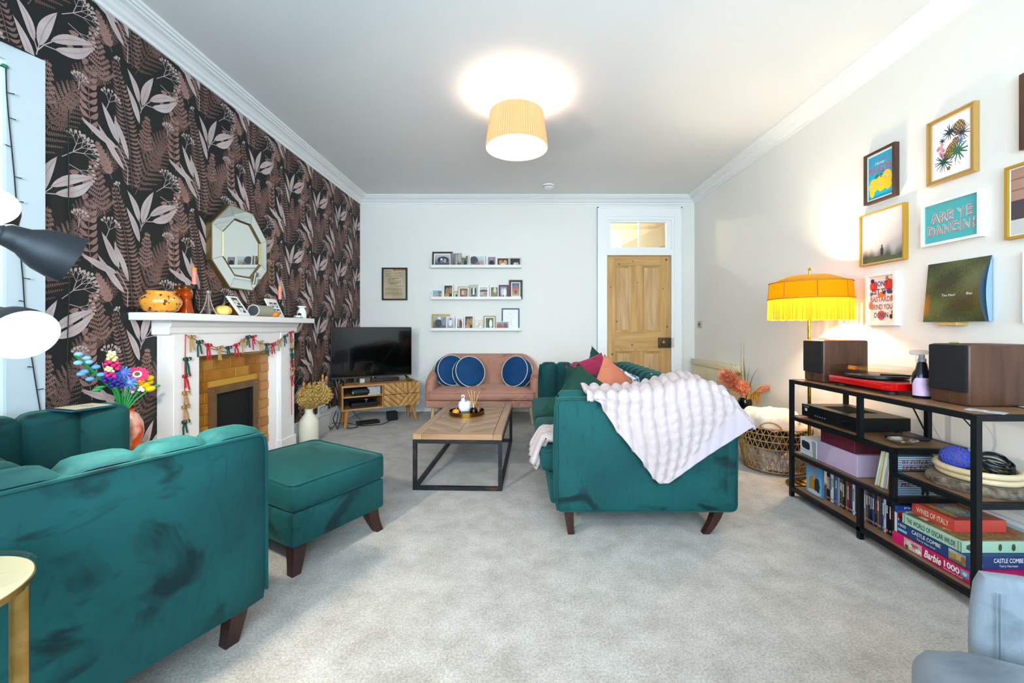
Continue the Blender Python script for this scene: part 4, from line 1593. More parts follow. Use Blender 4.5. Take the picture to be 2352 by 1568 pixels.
# ================================================================ mirror
mr = thing('wall_mirror', 'octagonal mirror with aged brass edging above the mantel', 'mirror', (XL, 3.028, 1.668))
R0, R1, R2 = .322, .222, .21
oc = lambda r, d: [(d, r * math.sin(math.radians(22.5 + 45 * i)), r * math.cos(math.radians(22.5 + 45 * i))) for i in range(8)]
MIRR = mat('mirror_glass', '#e2e6e0', 0.015, 1.0)
EDGE = mat('aged_brass', '#9a8658', 0.35, 0.9)
mb = MB().prism([(p[1], p[2]) for p in oc(R0, 0)], lambda u, v, d: (d, u, v), .0, .038)
mb.build('frame', EDGE, mr, 0, fix=True)
MB().add(oc(R2, .0385), [tuple(range(8))]).build('centre_glass', MIRR, mr, 0, fix=False)
for i in range(8):
    a, b = oc(R0 - .008, .0388), oc(R1, .046)
    g = .0015
    j = (i + 1) % 8
    def lerp(p, q, t): return tuple(p[k] * (1 - t) + q[k] * t for k in range(3))
    MB().add([lerp(a[i], a[j], .006), lerp(a[j], a[i], .006), lerp(b[j], b[i], .006), lerp(b[i], b[j], .006)], [(0, 1, 2, 3)]).build('bevel_panel', MIRR, mr, 0)
q0, q1 = oc(R1, .046), oc(R2, .0385)
q2 = oc(R1 + .004, .044)
mb = MB()
for i in range(8):
    j = (i + 1) % 8
    mb.add([q2[i], q2[j], tuple(v + (.006 if k == 0 else 0) for k, v in enumerate(q0[j])), tuple(v + (.006 if k == 0 else 0) for k, v in enumerate(q0[i]))], [(0, 1, 2, 3)])
    mb.add([tuple(v + (.006 if k == 0 else 0) for k, v in enumerate(q0[i])), tuple(v + (.006 if k == 0 else 0) for k, v in enumerate(q0[j])), q1[j], q1[i]], [(0, 1, 2, 3)])
mb.build('inner_trim', EDGE, mr, 0)
for o in mr.children:
    bm = bmesh.new()
    bm.from_mesh(o.data)
    for f in bm.faces:
        if len(bm.faces) < 3 and f.normal.x < 0:
            f.normal_flip()
    bm.to_mesh(o.data)
    bm.free()

# ================================================================ things on the mantel shelf
MZ = MT + .0005
AMB = glassy('amber_glass', '#f4a050', 1.5, body=.45, body_col='#f0780c')
AMBT = mat('tortoiseshell_amber', '#f0a23a', 0.08, col2='#5a2c10', scale=46, lo=.60, hi=.63, coat=.6, spec=.8)
bo = tag(MB().lathe([(0, .004), (.05, .0), (.075, .012), (.092, .045), (.094, .065), (.085, .088), (.062, .102), (.06, .108), (.067, .118), (.066, .119), (.055, .106), (.078, .084), (.086, .062), (.07, .018), (0, .012)], 80,
              wob=lambda a: 1 + .012 * math.cos(a * 10)).build('glass_bowl', AMBT, None, 60), 'round tortoiseshell amber glass bowl at the left end of the mantel', 'bowl')
bo.location = (-2.005, 2.275, MZ)


def hyacinth(loc, label):
    o = thing('glass_vase', label, 'vase', loc, 0, 'amber glass vases on the mantel')
    MB().lathe([(0, .003), (.036, 0), (.036, .004), (.024, .07), (.02, .085), (.03, .10), (.032, .112), (.024, .125), (.015, .134), (.026, .146), (.03, .166), (.028, .166), (.024, .147), (.013, .134), (.021, .12), (.028, .11), (.017, .085), (.032, .008), (0, .006)], 28).build('vessel', AMB, o, 60)
    MB().lathe([(.0295, .148), (.0315, .166), (.030, .1672), (.0265, .1665)], 28).build('smoked_rim', glassy('smoke_rim', '#8a6a3a', 1.5, body=.3), o, 60)


hyacinth((-1.985, 2.425, MZ), 'amber glass vase with a pinched neck, front one of two')
hyacinth((-2.055, 2.465, MZ), 'amber glass vase with a pinched neck, half hidden behind its twin')


def candle(loc, label, hh, ch):
    o = thing('candlestick', label, 'candlestick', loc, 0, 'black candlesticks with coral candles')
    k = mat('black_iron', '#17181a', 0.4, 0.5)
    MB().lathe([(0, 0), (.038, 0), (.038, .005), (.008, .010), (.006, hh - .045), (.010, hh - .035), (.016, hh - .03), (.016, hh), (0, hh)], 24).build('holder', k, o)
    MB().lathe([(.0125, hh), (.0125, hh + ch - .018)], 20).build('candle', mat('coral_wax', '#f0907c', 0.5), o)
    MB().lathe([(.0126, hh + ch - .018), (.0126, hh + ch - .002), (.010, hh + ch), (0, hh + ch)], 20).build('candle_tip', mat('orange_wax', '#f08a1a', 0.5, emit=.1), o)


candle((-2.035, 2.545, MZ), 'tall black candlestick with coral candle beside the amber vases', .185, .105)
candle((-2.04, 3.455, MZ), 'tall black candlestick with coral candle near the white wax burner', .155, .115)
ef = MB()
for sx_ in (-1, 1):
    for sy_ in (-1, 1):
        ef.tube([(sx_ * q, sy_ * q, z) for q, z in ((.032, 0), (.024, .02), (.017, .042), (.011, .07), (.007, .10), (.0045, .128))], [.0055, .005, .0045, .004, .0035, .0035], 6)
for z, w_ in ((.026, .025), (.050, .018), (.085, .011)):
    ef.box(-w_, w_, -w_, w_, z, z + .005)
for z, w_ in ((.012, .026), (.036, .019), (.066, .012), (.1, .007)):
    for sx_ in (-1, 1):
        ef.tube([(sx_ * w_, -w_, z), (sx_ * w_, w_, z + .010)], .0016, 4).tube([(-w_, sx_ * w_, z), (w_, sx_ * w_, z + .010)], .0016, 4)
ef.lathe([(0, .125), (.008, .125), (.015, .134), (.018, .150), (.014, .150), (0, .140)], 16)
tag(ef.build('tower_figurine', mat('rubbed_pewter', '#9a8f86', 0.4, 0.5), None, 0, (-1.99, 2.60, MZ)), 'small pewter Eiffel tower candle holder on the mantel', 'figurine')
tag(MB().lathe([(0, .002), (.024, 0), (.026, .05), (.024, .05), (.022, .005), (0, .005)], 24).build('tumbler', glassy('green_tinted_glass', '#e3eed8', 1.45), None, 60, (-2.05, 2.70, MZ)), 'little green-tinted glass tumbler behind the yellow gourd', 'glass')


def gourd(name, loc, r, hgt, c1, c2, label, group=None):
    o = thing(name, label, 'pumpkin', loc, 0, group)
    pr = [(.0, .0)] + [(r * math.sin(PI * (i / 10) ** .9) ** .72 if 0 < i < 10 else (.0 if i == 0 else r * .1), hgt * (.5 - .5 * math.cos(PI * i / 10))) for i in range(1, 11)] + [(0, hgt * .93)]
    MB().lathe(pr, 40, wob=lambda a: 1 - .12 * (1 - abs(math.sin(a * 4.5)) ** .6) + .03).build('flesh', mat(name + '_' + c1[1:], c1, 0.35, col2=c2, scale=18), o, 60)
    MB().tube([(0, 0, hgt * .9), (.003, 0, hgt * 1.08), (.010, 0, hgt * 1.2)], [.006, .004, .005], 8).build('stalk', mat('stalk', '#8a7a44', 0.7), o)


gourd('mini_pumpkin', (-1.975, 2.71, MZ), .048, .064, '#f2b81c', '#f6dc8a', 'small yellow pumpkin on the mantel left of the photo strip frame')
gourd('mini_pumpkin', (-1.955, 3.225, MZ), .043, .046, '#e0700c', '#f0941c', 'small orange pumpkin on the mantel near the right candlestick')


def lean_frame(name, loc, w, h, ang, cells, label):
    o = thing(name, label, 'picture frame', loc)
    o.rotation_euler = (0, -ang, 0)
    fw2 = mat('white_frame', '#f1efe9', 0.5)
    t = .014
    MB().rbox(0, .012, -w / 2, w / 2, 0, h, .002, 1).build('frame', fw2, o, 0)
    MB().box(.0115, .0126, -w / 2 + t, w / 2 - t, t, h - t).build('mount', mat('paper_white', '#f6f4ee', 0.8), o, 0)
    for i, (cy, cz, cw, chh) in enumerate(cells):
        printed('photo', (.013, cy, cz), LEFT, cw, chh, 12, 12, scene_fn(80 + i, '#4a4a4a', '#c8c8c8', [(.35, .45, .16, .22, '#e6e6e6'), (.65, .5, .16, .22, '#dcdcdc'), (.35, .1, .25, .2, '#f0f0f0'), (.68, .1, .25, .2, '#3a3a3a'), (.5, .85, .5, .12, '#2c2c2c')], .35), o)


lean_frame('photo_frame', (-1.965, 2.90, MZ), .105, .165, math.radians(36), [(0, .118, .06, .062), (0, .05, .06, .062)], 'white frame with a black-and-white photo strip leaning on the mantel')
lean_frame('photo_frame', (-2.005, 3.37, MZ), .15, .165, math.radians(26), [(-.028, .108, .044, .044), (.028, .108, .044, .044), (-.028, .05, .044, .044), (.028, .05, .044, .044)], 'white frame with four black-and-white photos leaning on the mantel')
sp = thing('bluetooth_speaker', 'grey fabric cylinder speaker lying on the mantel', 'speaker', (-1.965, 3.0, MZ + .043))
MB().cyl((0, 0, 0), (0, .185, 0), .042, n=28).build('body', mat('grey_mesh_fabric', '#a7a290', 0.8, bump=.2, bscale=300), sp)
MB().cyl((0, -.004, 0), (0, .004, 0), .036, n=28).build('end_cap', mat('dark_mesh', '#3c4348', 0.5), sp)
MB().tube([(.041 * math.cos(2 * PI * i / 32), 0, .041 * math.sin(2 * PI * i / 32)) for i in range(32)], .004, 6, closed=True).build('rim', mat('pale_rubber', '#c9c4b6', 0.6), sp)
ws = MB().cyl((-.035, 0, .058), (-.02, 0, .058), .056, n=28).build('wooden_disc', mat('brown_bark', '#7a4a22', 0.7, col2='#91602f', scale=20), None, 40, (-2.06, 2.985, MZ))
tag(ws, 'round brown wooden disc propped behind the grey speaker', 'ornament')
wbn = thing('wax_burner', 'white ceramic wax burner with star cut-outs at the right end of the mantel', 'burner', (-1.995, 3.715, MZ))
CER = mat('white_ceramic', '#eef0ec', 0.2, coat=.3)
MB().lathe([(0, 0), (.036, 0), (.040, .03), (.036, .065), (.022, .088), (.020, .094), (.034, .10), (.038, .112), (.034, .112), (.016, .10), (0, .098)], 32).build('body', CER, wbn)
MB().cyl((.0, -.032, .032), (0, -.041, .032), .017, n=18).build('opening', mat('blue_black_glaze', '#1d3a4c', 0.3), wbn)
dsh = thing('tea_light', 'cream tea light on a small grey dish beside the wax burner', 'candle', (-1.965, 3.60, MZ))
MB().lathe([(0, 0), (.034, 0), (.038, .008), (.034, .008), (0, .004)], 28).build('dish', mat('blue_grey_dish', '#7d8c95', 0.4), dsh)
MB().lathe([(.026, .006), (.026, .024), (0, .024)], 24).build('wax', mat('cream_wax', '#efe8cf', 0.5), dsh)

# ================================================================ picture ledges and framed photos on the back wall
GOLDF = mat('gilt_frame', '#b58a2e', 0.35, 0.7)
WALN = wood('walnut_frame', '#3d2417', '#573421', 0.45, 'x', 30)
SILV = mat('silver_frame', '#b9b2a2', 0.35, 0.6)
WF = mat('white_frame', '#f1efe9', 0.5)
BEIG = mat('beige_frame', '#b3a27e', 0.5)
MARN = mat('maroon_frame', '#6e1f3e', 0.5)
BRNZ = mat('bronze_frame', '#8f6a3a', 0.4, 0.4)
NAVF = mat('navy_frame', '#24405c', 0.4)
PAPW = mat('paper_white', '#f6f4ee', 0.8)
LEDGES = [(1.8555, 'top'), (1.449, 'middle'), (1.049, 'bottom')]
LX0, LX1 = -1.163, -.005
for z, nm in LEDGES:
    lo_ = thing('picture_ledge', 'white picture ledge on the back wall, %s of three' % nm, 'shelf', (0, YB, z), 0, 'white picture ledges')
    MB().box(LX0, LX1, -.115, 0, 0, .012).build('shelf_board', WF, lo_, 0)
    MB().box(LX0, LX1, -.118, -.108, 0, .036).build('front_lip', WF, lo_, 0)
    MB().box(LX0, LX1, -.010, -.0005, .012, .062).build('back_lip', WF, lo_, 0)


def ph(kind, seed):
    P = {'rock': ('#c9ccd0', '#3a3632', [(.55, .45, .38, .35, '#3b3531'), (.45, .42, .08, .22, '#e8e6e2'), (.5, .28, .16, .16, '#4a6fb0'), (.68, .38, .09, .22, '#c9a090')]),
         'gown': ('#7f8c96', '#4c4843', [(.5, .5, .12, .45, '#c79a90'), (.5, .85, .08, .1, '#caa088'), (.85, .7, .2, .4, '#a9b4a8')]),
         'field': ('#5a5e46', '#9a9358', [(.65, .35, .22, .28, '#3a342c'), (.45, .92, .3, .1, '#d9e0e6')]),
         'hall': ('#cfe0e6', '#7a6f70', [(.25, .6, .3, .4, '#4b4649'), (.6, .25, .25, .2, '#8a7468'), (.8, .3, .15, .2, '#b59a90')]),
         'suit': ('#9a8f9c', '#6e6674', [(.5, .3, .32, .38, '#241f24'), (.5, .75, .12, .16, '#b98a72')]),
         'party': ('#4e2f20', '#7a4c30', [(.3, .5, .16, .3, '#c98a5c'), (.7, .5, .16, .3, '#d9a070'), (.5, .25, .2, .2, '#e6dccb')]),
         'night': ('#1e2420', '#2a2c28', [(.5, .25, .18, .25, '#d4d0cc'), (.72, .3, .15, .25, '#c9a08c'), (.15, .5, .12, .5, '#182438')]),
         'quad': ('#8ebccc', '#b49488', [(.28, .7, .24, .25, '#7fb4c8'), (.75, .7, .2, .25, '#8a7468'), (.28, .22, .24, .2, '#c9a08c'), (.75, .22, .2, .2, '#a87a66')]),
         'dark': ('#3a2e26', '#241c18', [(.4, .55, .25, .3, '#a8764c'), (.35, .2, .3, .2, '#c98a3c'), (.8, .6, .15, .3, '#b08468')]),
         'tiny': ('#cfc6b0', '#a89c80', [(.5, .4, .25, .35, '#4a4038')]),
         'couple': ('#7a6058', '#8a6a60', [(.4, .45, .16, .35, '#e0b8a0'), (.7, .5, .16, .35, '#b08070'), (.35, .1, .2, .15, '#b0283a')]),
         'bwgroup': ('#c8c8c0', '#8a8c86', [(.25, .55, .12, .3, '#3a3a38'), (.5, .5, .12, .35, '#e6e6e0'), (.75, .55, .12, .3, '#3a3a38'), (.5, .15, .4, .12, '#5c5e5a')]),
         'beach': ('#cfc8c4', '#b08c80', [(.5, .62, .6, .1, '#4c4638'), (.3, .3, .3, .12, '#c8b0a0'), (.75, .35, .2, .1, '#9a7468')]),
         'dog': ('#6e6e4a', '#8a8452', [(.6, .7, .22, .3, '#e0d0c4'), (.55, .35, .16, .2, '#a07c64')]),
         'wedding': ('#7a90a8', '#6c84a0', [(.35, .5, .2, .35, '#d8d4c8'), (.7, .45, .18, .4, '#f0eeea')]),
         'sea': ('#2a5c98', '#c89a6c', [(.5, .55, .16, .25, '#e0602c'), (.5, .3, .2, .14, '#7a5040'), (.5, .85, .08, .08, '#b07850')]),
         'bw': ('#b4b6b4', '#3c4248', [(.4, .75, .1, .15, '#e8e8e6'), (.35, .4, .25, .3, '#3a4048'), (.75, .55, .2, .3, '#8c8e8c')]),
         'bw2': ('#c4ced8', '#8a8c90', [(.5, .55, .25, .3, '#e6e6ea'), (.5, .85, .12, .1, '#6a5a52')]),
         'trio': ('#c8c4bc', '#5a4c48', [(.3, .5, .2, .35, '#c8a890'), (.6, .55, .2, .35, '#9a2c34'), (.8, .4, .18, .35, '#2c4a78')]),
         'bride': ('#4a6a30', '#5a7438', [(.4, .45, .14, .42, '#2c2a2c'), (.65, .42, .2, .42, '#efeae4')]),
         'mural': ('#9aa0a8', '#6a4a40', [(.25, .4, .22, .3, '#a83c34'), (.75, .5, .14, .35, '#7a4c38'), (.4, .1, .4, .1, '#c8782c')]),
         'wave': ('#e4dccb', '#d2c4b0', [(.3, .6, .12, .1, '#fbf8f2'), (.7, .3, .15, .1, '#fbf8f2'), (.5, .5, .1, .2, '#c0ae98')])}[kind]
    return scene_fn(seed, P[0], P[1], P[2], .18)


def ledge_photo(x0, x1, z0, ztop, fm, kind, label, bord=.012, mount=0.0, dy=.055, seed=0, extra=None):
    w_, h_ = x1 - x0, ztop - z0
    o = thing('photo_frame', label, 'picture frame', ((x0 + x1) / 2, YB - dy, z0), 0, 'photos on the picture ledges')
    o.rotation_euler = (math.radians(-7), 0, 0)
    f_ = MB()
    b = bord
    f_.box(-w_ / 2, w_ / 2, 0, .01, 0, h_)
    f_.box(-w_ / 2, -w_ / 2 + b, -.008, 0, 0, h_).box(w_ / 2 - b, w_ / 2, -.008, 0, 0, h_).box(-w_ / 2 + b, w_ / 2 - b, -.008, 0, h_ - b, h_).box(-w_ / 2 + b, w_ / 2 - b, -.008, 0, 0, b)
    f_.build('frame', fm, o, 0)
    if mount:
        MB().box(-w_ / 2 + b, w_ / 2 - b, -.002, -.0005, b, h_ - b).build('mount', PAPW, o, 0)
    pw_, ph_ = w_ - 2 * b - 2 * mount, h_ - 2 * b - 2 * mount
    if kind:
        printed('photo', (0, -.0028, h_ / 2), BACK, pw_, ph_, 34, 30, ph(kind, seed), o)
    return o


def S1(px):
    return (px - 1198) / 178.2


def Z1(py):
    return 1.09 + (752 - py) / 178.2


zt, zm, zb = (l[0] + .0125 for l in LEDGES)
R1_ = [(992, 1038.5, 577, WALN, 'rock', .022, .012, 'wide walnut frame with a family by a dark rock, top ledge left end'), (1037, 1060, 581, SILV, 'gown', .008, 0, 'silver-edged photo of a woman in a long pink gown, top ledge'),
       (1055.5, 1076, 585, WF, 'field', .010, 0, 'white framed photo of a figure in a sunny field, top ledge'), (1078.5, 1114, 586, WF, 'hall', .012, 0, 'wide white framed photo of a big building and guests, top ledge'),
       (1117, 1141, 586, WF, 'suit', .018, 0, 'white framed portrait of a person in a dark suit, top ledge'), (1141.5, 1169, 592, WF, 'party', .006, 0, 'thin white framed photo of two laughing faces, top ledge'),
       (1170, 1196, 591, SILV, 'night', .012, 0, 'gold-edged photo of two people at night, top ledge right end')]
R2_ = [(991, 1017, 664, WF, 'quad', .014, 0, 'small white frame holding four pictures, middle ledge left end'), (1018, 1041, 653, WF, 'dark', .014, 0, 'white framed photo of people in a dim room, middle ledge'),
       (1040, 1056, 668.5, BEIG, 'tiny', .018, .006, 'tiny beige frame with an arched picture, middle ledge'), (1052, 1078, 658, GOLDF, 'couple', .008, .014, 'gilt frame with a smiling pair on red, middle ledge'),
       (1077, 1098, 653, SILV, 'bwgroup', .012, 0, 'silver framed black-and-white group photo, middle ledge'), (1098.5, 1123, 655, WF, 'beach', .006, .014, 'white mounted wide beach landscape photo, middle ledge'),
       (1125, 1145, 657, WF, 'dog', .012, 0, 'white framed photo on green grass, middle ledge'), (1145.5, 1168, 654, MARN, 'wedding', .018, 0, 'maroon framed photo of two white hats on blue, middle ledge'),
       (1169, 1200, 642, WALN, 'sea', .028, .012, 'large walnut frame with an orange figure on a beach, middle ledge right end')]
R3_ = [(991, 1032, 721, GOLDF, 'bw', .016, 0, 'wide gilt frame with a grey stage photo, bottom ledge left end'), (1025, 1044, 727, WF, 'bw2', .010, 0, 'white framed pale outdoor photo overlapping the gilt frame, bottom ledge'),
       (1046.5, 1064, 728, WF, 'trio', .012, .004, 'white framed photo of three people in red and blue, bottom ledge'), (1066, 1088, 724, WF, 'dark', .014, 0, 'white framed photo of people in dark jackets, bottom ledge'),
       (1089, 1110, 735, mat('pearl_frame', '#e0d6c6', 0.35), 'wave', .006, 0, 'wavy-topped pearl picture without people, bottom ledge'), (1111, 1138, 725, BRNZ, 'bride', .012, .014, 'bronze framed photo of a bride and groom, bottom ledge'),
       (1139, 1169, 737.5, WF, 'mural', .008, 0, 'white double frame with red and brown scenes, bottom ledge')]
for rw, z0 in ((R1_, zt), (R2_, zm), (R3_, zb)):
    for i, (a, b, t, fm, kd, bd, mo, lb) in enumerate(rw):
        ledge_photo(S1(a), S1(b), z0, Z1(t), fm, kd, lb, bd, mo, dy=.055 + (.018 if i % 2 else 0), seed=i * 7 + int(z0 * 100))
o = ledge_photo(S1(1152), S1(1193), zb, Z1(707), NAVF, None, 'large navy frame with a faint pencil tower sketch, bottom ledge right end', .016, .001, dy=.036)
ln = MB()
for p in ([(-.012, .06), (.0, .17), (.012, .06)], [(-.006, .10), (.006, .10)], [(-.05, .15), (-.02, .155)], [(.02, .17), (.05, .165)], [(-.03, .20), (.03, .205)], [(.01, .05), (.05, .045)]):
    ln.tube([(x, -.0026, z) for x, z in p], .0011, 4)
ln.build('pencil_drawing', mat('pencil_line', '#8a8a90', 0.8), o)

# framed document
fd = thing('framed_document', 'black framed aged printed document on the back wall', 'picture frame', (-1.652, YB, 1.657))
MB().box(-.165, .165, -.022, -.0005, -.212, -.192).box(-.165, .165, -.022, -.0005, .192, .212).box(-.165, -.145, -.022, -.0005, -.192, .192).box(.145, .165, -.022, -.0005, -.192, .192).build('frame', mat('black_frame', '#1d1a17', 0.4), fd, 0)
rdoc = random.Random(11)
LNS = {}


def doc(u, v):
    q = mixc(lin('#b7a07c'), lin('#c4b08e'), .5 + .5 * math.sin(u * 7 + v * 5))
    if v > .965 - .05 * abs(u - .75) * 2 and u > .42:
        return lin('#a8713c')
    r_ = int((1 - v) * 64)
    spec = {4: (.05, .38), 8: (.05, .85), 11: (.05, .3), 12: (.45, .85), 15: (.05, .84), 19: (.2, .72), 20: (.25, .65), 22: (.2, .5), 25: (.2, .8), 28: (.2, .8), 30: (.25, .68), 32: (.3, .6), 36: (.5, .9)}
    if r_ in spec and spec[r_][0] < u < spec[r_][1]:
        return mixc(q, lin('#2c241c'), .75 if (r_ == 4 or rdoc.random() < .7) else .2)
    if (40 <= r_ <= 46 or 49 <= r_ <= 55) and r_ % 2 and .06 < u < .84:
        return mixc(q, lin('#4a3e30'), .65 if rdoc.random() < .75 else .1)
    return q


printed('document', (0, -.012, 0), BACK, .292, .386, 56, 64, doc, fd)
# ================================================================ gallery on the right wall


def wall_frame(y0, y1, z0, z1, fm, bord, depth, label, name='framed_picture', profile=False):
    """frame hung on the right wall; parts in coordinates with d measured out of the wall"""
    o = thing(name, label, 'picture frame', (XR, (y0 + y1) / 2, (z0 + z1) / 2), 0, 'pictures on the right wall')
    w_, h_ = y1 - y0, z1 - z0
    b = bord
    f_ = MB()
    d = depth
    e_ = .0005
    if profile:
        for (a0, a1, c0, c1) in ((-w_ / 2, w_ / 2, h_ / 2 - b, h_ / 2), (-w_ / 2, w_ / 2, -h_ / 2, -h_ / 2 + b), (-w_ / 2, -w_ / 2 + b, -h_ / 2 + b, h_ / 2 - b), (w_ / 2 - b, w_ / 2, -h_ / 2 + b, h_ / 2 - b)):
            f_.rbox(-d * .8, -e_, a0, a1, c0, c1, .001, 1)
        ii = b * .35
        for (a0, a1, c0, c1) in ((-w_ / 2, w_ / 2, h_ / 2 - ii, h_ / 2), (-w_ / 2, w_ / 2, -h_ / 2, -h_ / 2 + ii), (-w_ / 2, -w_ / 2 + ii, -h_ / 2 + ii, h_ / 2 - ii), (w_ / 2 - ii, w_ / 2, -h_ / 2 + ii, h_ / 2 - ii)):
            f_.rbox(-d, -d * .6, a0 + .001 * (a0 < 0 or 1) if False else a0 * .996, a1 * .996, c0 * .996, c1 * .996, .0015, 2)
    else:
        f_.box(-d, -e_, -w_ / 2, w_ / 2, h_ / 2 - b, h_ / 2).box(-d, -e_, -w_ / 2, w_ / 2, -h_ / 2, -h_ / 2 + b)
        f_.box(-d, -e_, -w_ / 2, -w_ / 2 + b, -h_ / 2 + b, h_ / 2 - b).box(-d, -e_, w_ / 2 - b, w_ / 2, -h_ / 2 + b, h_ / 2 - b)
    f_.build('frame', fm, o, 0)
    return o, w_ - 2 * b, h_ - 2 * b, -d * .62


def inset(o, w_, h_, x):
    MB().box(x + .0004, x + .003, -w_ / 2, w_ / 2, -h_ / 2, h_ / 2).build('mount', PAPW, o, 0)


# --- mangoes poster
o, w_, h_, x = wall_frame(2.443, 2.662, 1.88, 2.20, wood('walnut_box_frame', '#402a1e', '#5a3c2b', 0.45, 'z', 26), .014, .032, 'dark wood framed turquoise poster of yellow mangoes')
inset(o, w_, h_, x)


def mango(u, v):
    c = lin('#1aa3c4')
    for cx, cy, rx, ry in ((.22, .30, .20, .16), (.50, .33, .24, .155), (.78, .38, .20, .19), (.16, .16, .10, .14), (.55, .215, .16, .085), (.82, .22, .15, .10)):
        if ((u - cx) / rx) ** 2 + ((v - cy) / ry) ** 2 < 1:
            c = lin('#ecc022')
    for cx, cy in ((.14, .30), (.49, .315), (.80, .435)):
        d2 = ((u - cx) / .055) ** 2 + ((v - cy) / .042) ** 2
        if d2 < .25:
            c = lin('#f0a03c')
        elif d2 < .6:
            c = lin('#f3ece6')
        elif d2 < 1:
            c = lin('#7a6aa0')
    for (ax, ay, bx_, by_, wd) in ((.25, .46, .45, .56, .022), (.33, .44, .47, .53, .018), (.47, .54, .62, .50, .02), (.50, .57, .70, .585, .018), (.47, .50, .58, .445, .014)):
        dx, dy = bx_ - ax, by_ - ay
        t = clampf(((u - ax) * dx + (v - ay) * dy) / (dx * dx + dy * dy))
        dd = math.hypot(u - ax - dx * t, v - ay - dy * t)
        if dd < wd * math.sin(PI * clampf(t, .08, .92)):
            c = lin('#1f5a34')
    return c


pwid, phgt = w_ - .022, h_ - .024
printed('poster', (x, 0, 0), RIGHT, pwid, phgt, 104, 140, mango, o)
PK = mat('ink_pink', '#d92a56', 0.6)
text('MANGOES', (x, .0, phgt * .16), RIGHT, pwid * .94, phgt * .19, PK, o)
text('POLLOKSHIELDS', (x, .0, phgt * .375), RIGHT, pwid * .94, phgt * .085, mat('ink_mauve', '#8f6fa8', 0.6), o)
text('Honey', (x, .0, phgt * .292), RIGHT, pwid * .42, phgt * .075, mat('ink_cream', '#e6e0b8', 0.6), o, shear=.4)

# --- leopard and palms print, gilt profile frame
o, w_, h_, x = wall_frame(2.014, 2.252, 1.861, 2.209, mat('antique_gilt', '#c49a58', 0.32, 0.3), .022, .03, 'gilt framed tropical print of a leopard among palm leaves', profile=True)
inset(o, w_, h_, x)
rl = random.Random(9)
FR_ = []          # fronds: centre, radius, start, span, count, colour, width
for cx, cy, r, n, c, wd in ((.47, .76, .17, 13, '#232c3c', .017), (.26, .655, .085, 9, '#232c3c', .012), (.80, .66, .20, 14, '#1e2a3a', .012), (.30, .27, .23, 17, '#16453f', .015), (.68, .38, .24, 13, '#2f6a4c', .024), (.75, .53, .14, 9, '#5a6f96', .012)):
    for k in range(n):
        a = 2 * PI * k / n + rl.random() * .2
        FR_.append((cx, cy, cx + r * math.cos(a) * 1.1, cy + r * math.sin(a) * .8, lin(c), wd))
FLW = [(.14 + rl.random() * .28, .34 + rl.random() * .24, .035 + rl.random() * .02, lin(rl.choice(('#d99aa8', '#c97a8c', '#e8b8c0')))) for _ in range(10)] + [(.42 + rl.random() * .36, .14 + rl.random() * .12, .018, lin('#d99aac')) for _ in range(9)]


def leopard(u, v):
    c = lin('#f4f5f8')
    for cx, cy, r, q in FLW:
        if math.hypot(u - cx, (v - cy) * 1.4) < r:
            c = q
    if ((u - .72) / .17) ** 2 + ((v - .775) / .13) ** 2 < 1 and u + v > 1.28:
        c = lin('#b89468') if math.sin(u * 75) * math.sin(v * 82) < .1 else lin('#33261c')
    if ((u - .50 - (v - .45) * .5) / .15) ** 2 + ((v - .43) / .14) ** 2 < 1 or ((u - .63) / .10) ** 2 + ((v - .555) / .075) ** 2 < 1:
        c = lin('#c8873c') if math.sin(u * 90) * math.sin(v * 110 + u * 20) < .25 else lin('#2c1c12')
    if ((u - .44) / .05) ** 2 + ((v - .12) / .035) ** 2 < 1:
        c = lin('#8a5c34')
    for ax, ay, bx_, by_, q, wd in FR_:
        dx, dy = bx_ - ax, by_ - ay
        t = clampf(((u - ax) * dx + (v - ay) * dy) / (dx * dx + dy * dy))
        if math.hypot(u - ax - dx * t, v - ay - dy * t) < wd * (1 - t * .6):
            c = q
    return c


printed('art_print', (x, 0, 0), RIGHT, w_ - .012, h_ - .012, 120, 172, leopard, o)

# --- misty field
o, w_, h_, x = wall_frame(2.385, 2.698, 1.488, 1.821, mat('ochre_frame', '#b98b2c', 0.45), .009, .03, 'thin ochre framed photo of a lone figure in mist')
inset(o, w_, h_, x)


def mist(u, v):
    c = mixc(lin('#b9b6b4'), lin('#d2d0d2'), v)
    tree = .26 + .05 * math.sin(u * 13) + .03 * math.sin(u * 31) + (.10 if u > .8 else 0) * (u - .8) * 5 + .05 * (1 - u)
    if v < tree:
        c = mixc(c, lin('#4c5240'), clampf((tree - v) * 5))
    if v < .10 + .02 * math.sin(u * 5):
        c = lin('#535c3a')
    if ((u - .50) / .035) ** 2 + ((v - .20) / .10) ** 2 < 1:
        c = lin('#2c2a30')
    if ((u - .50) / .022) ** 2 + ((v - .315) / .025) ** 2 < 1:
        c = lin('#4a3a34')
    return c


printed('photo', (x, 0, 0), RIGHT, w_ - .010, h_ - .010, 56, 56, mist, o)

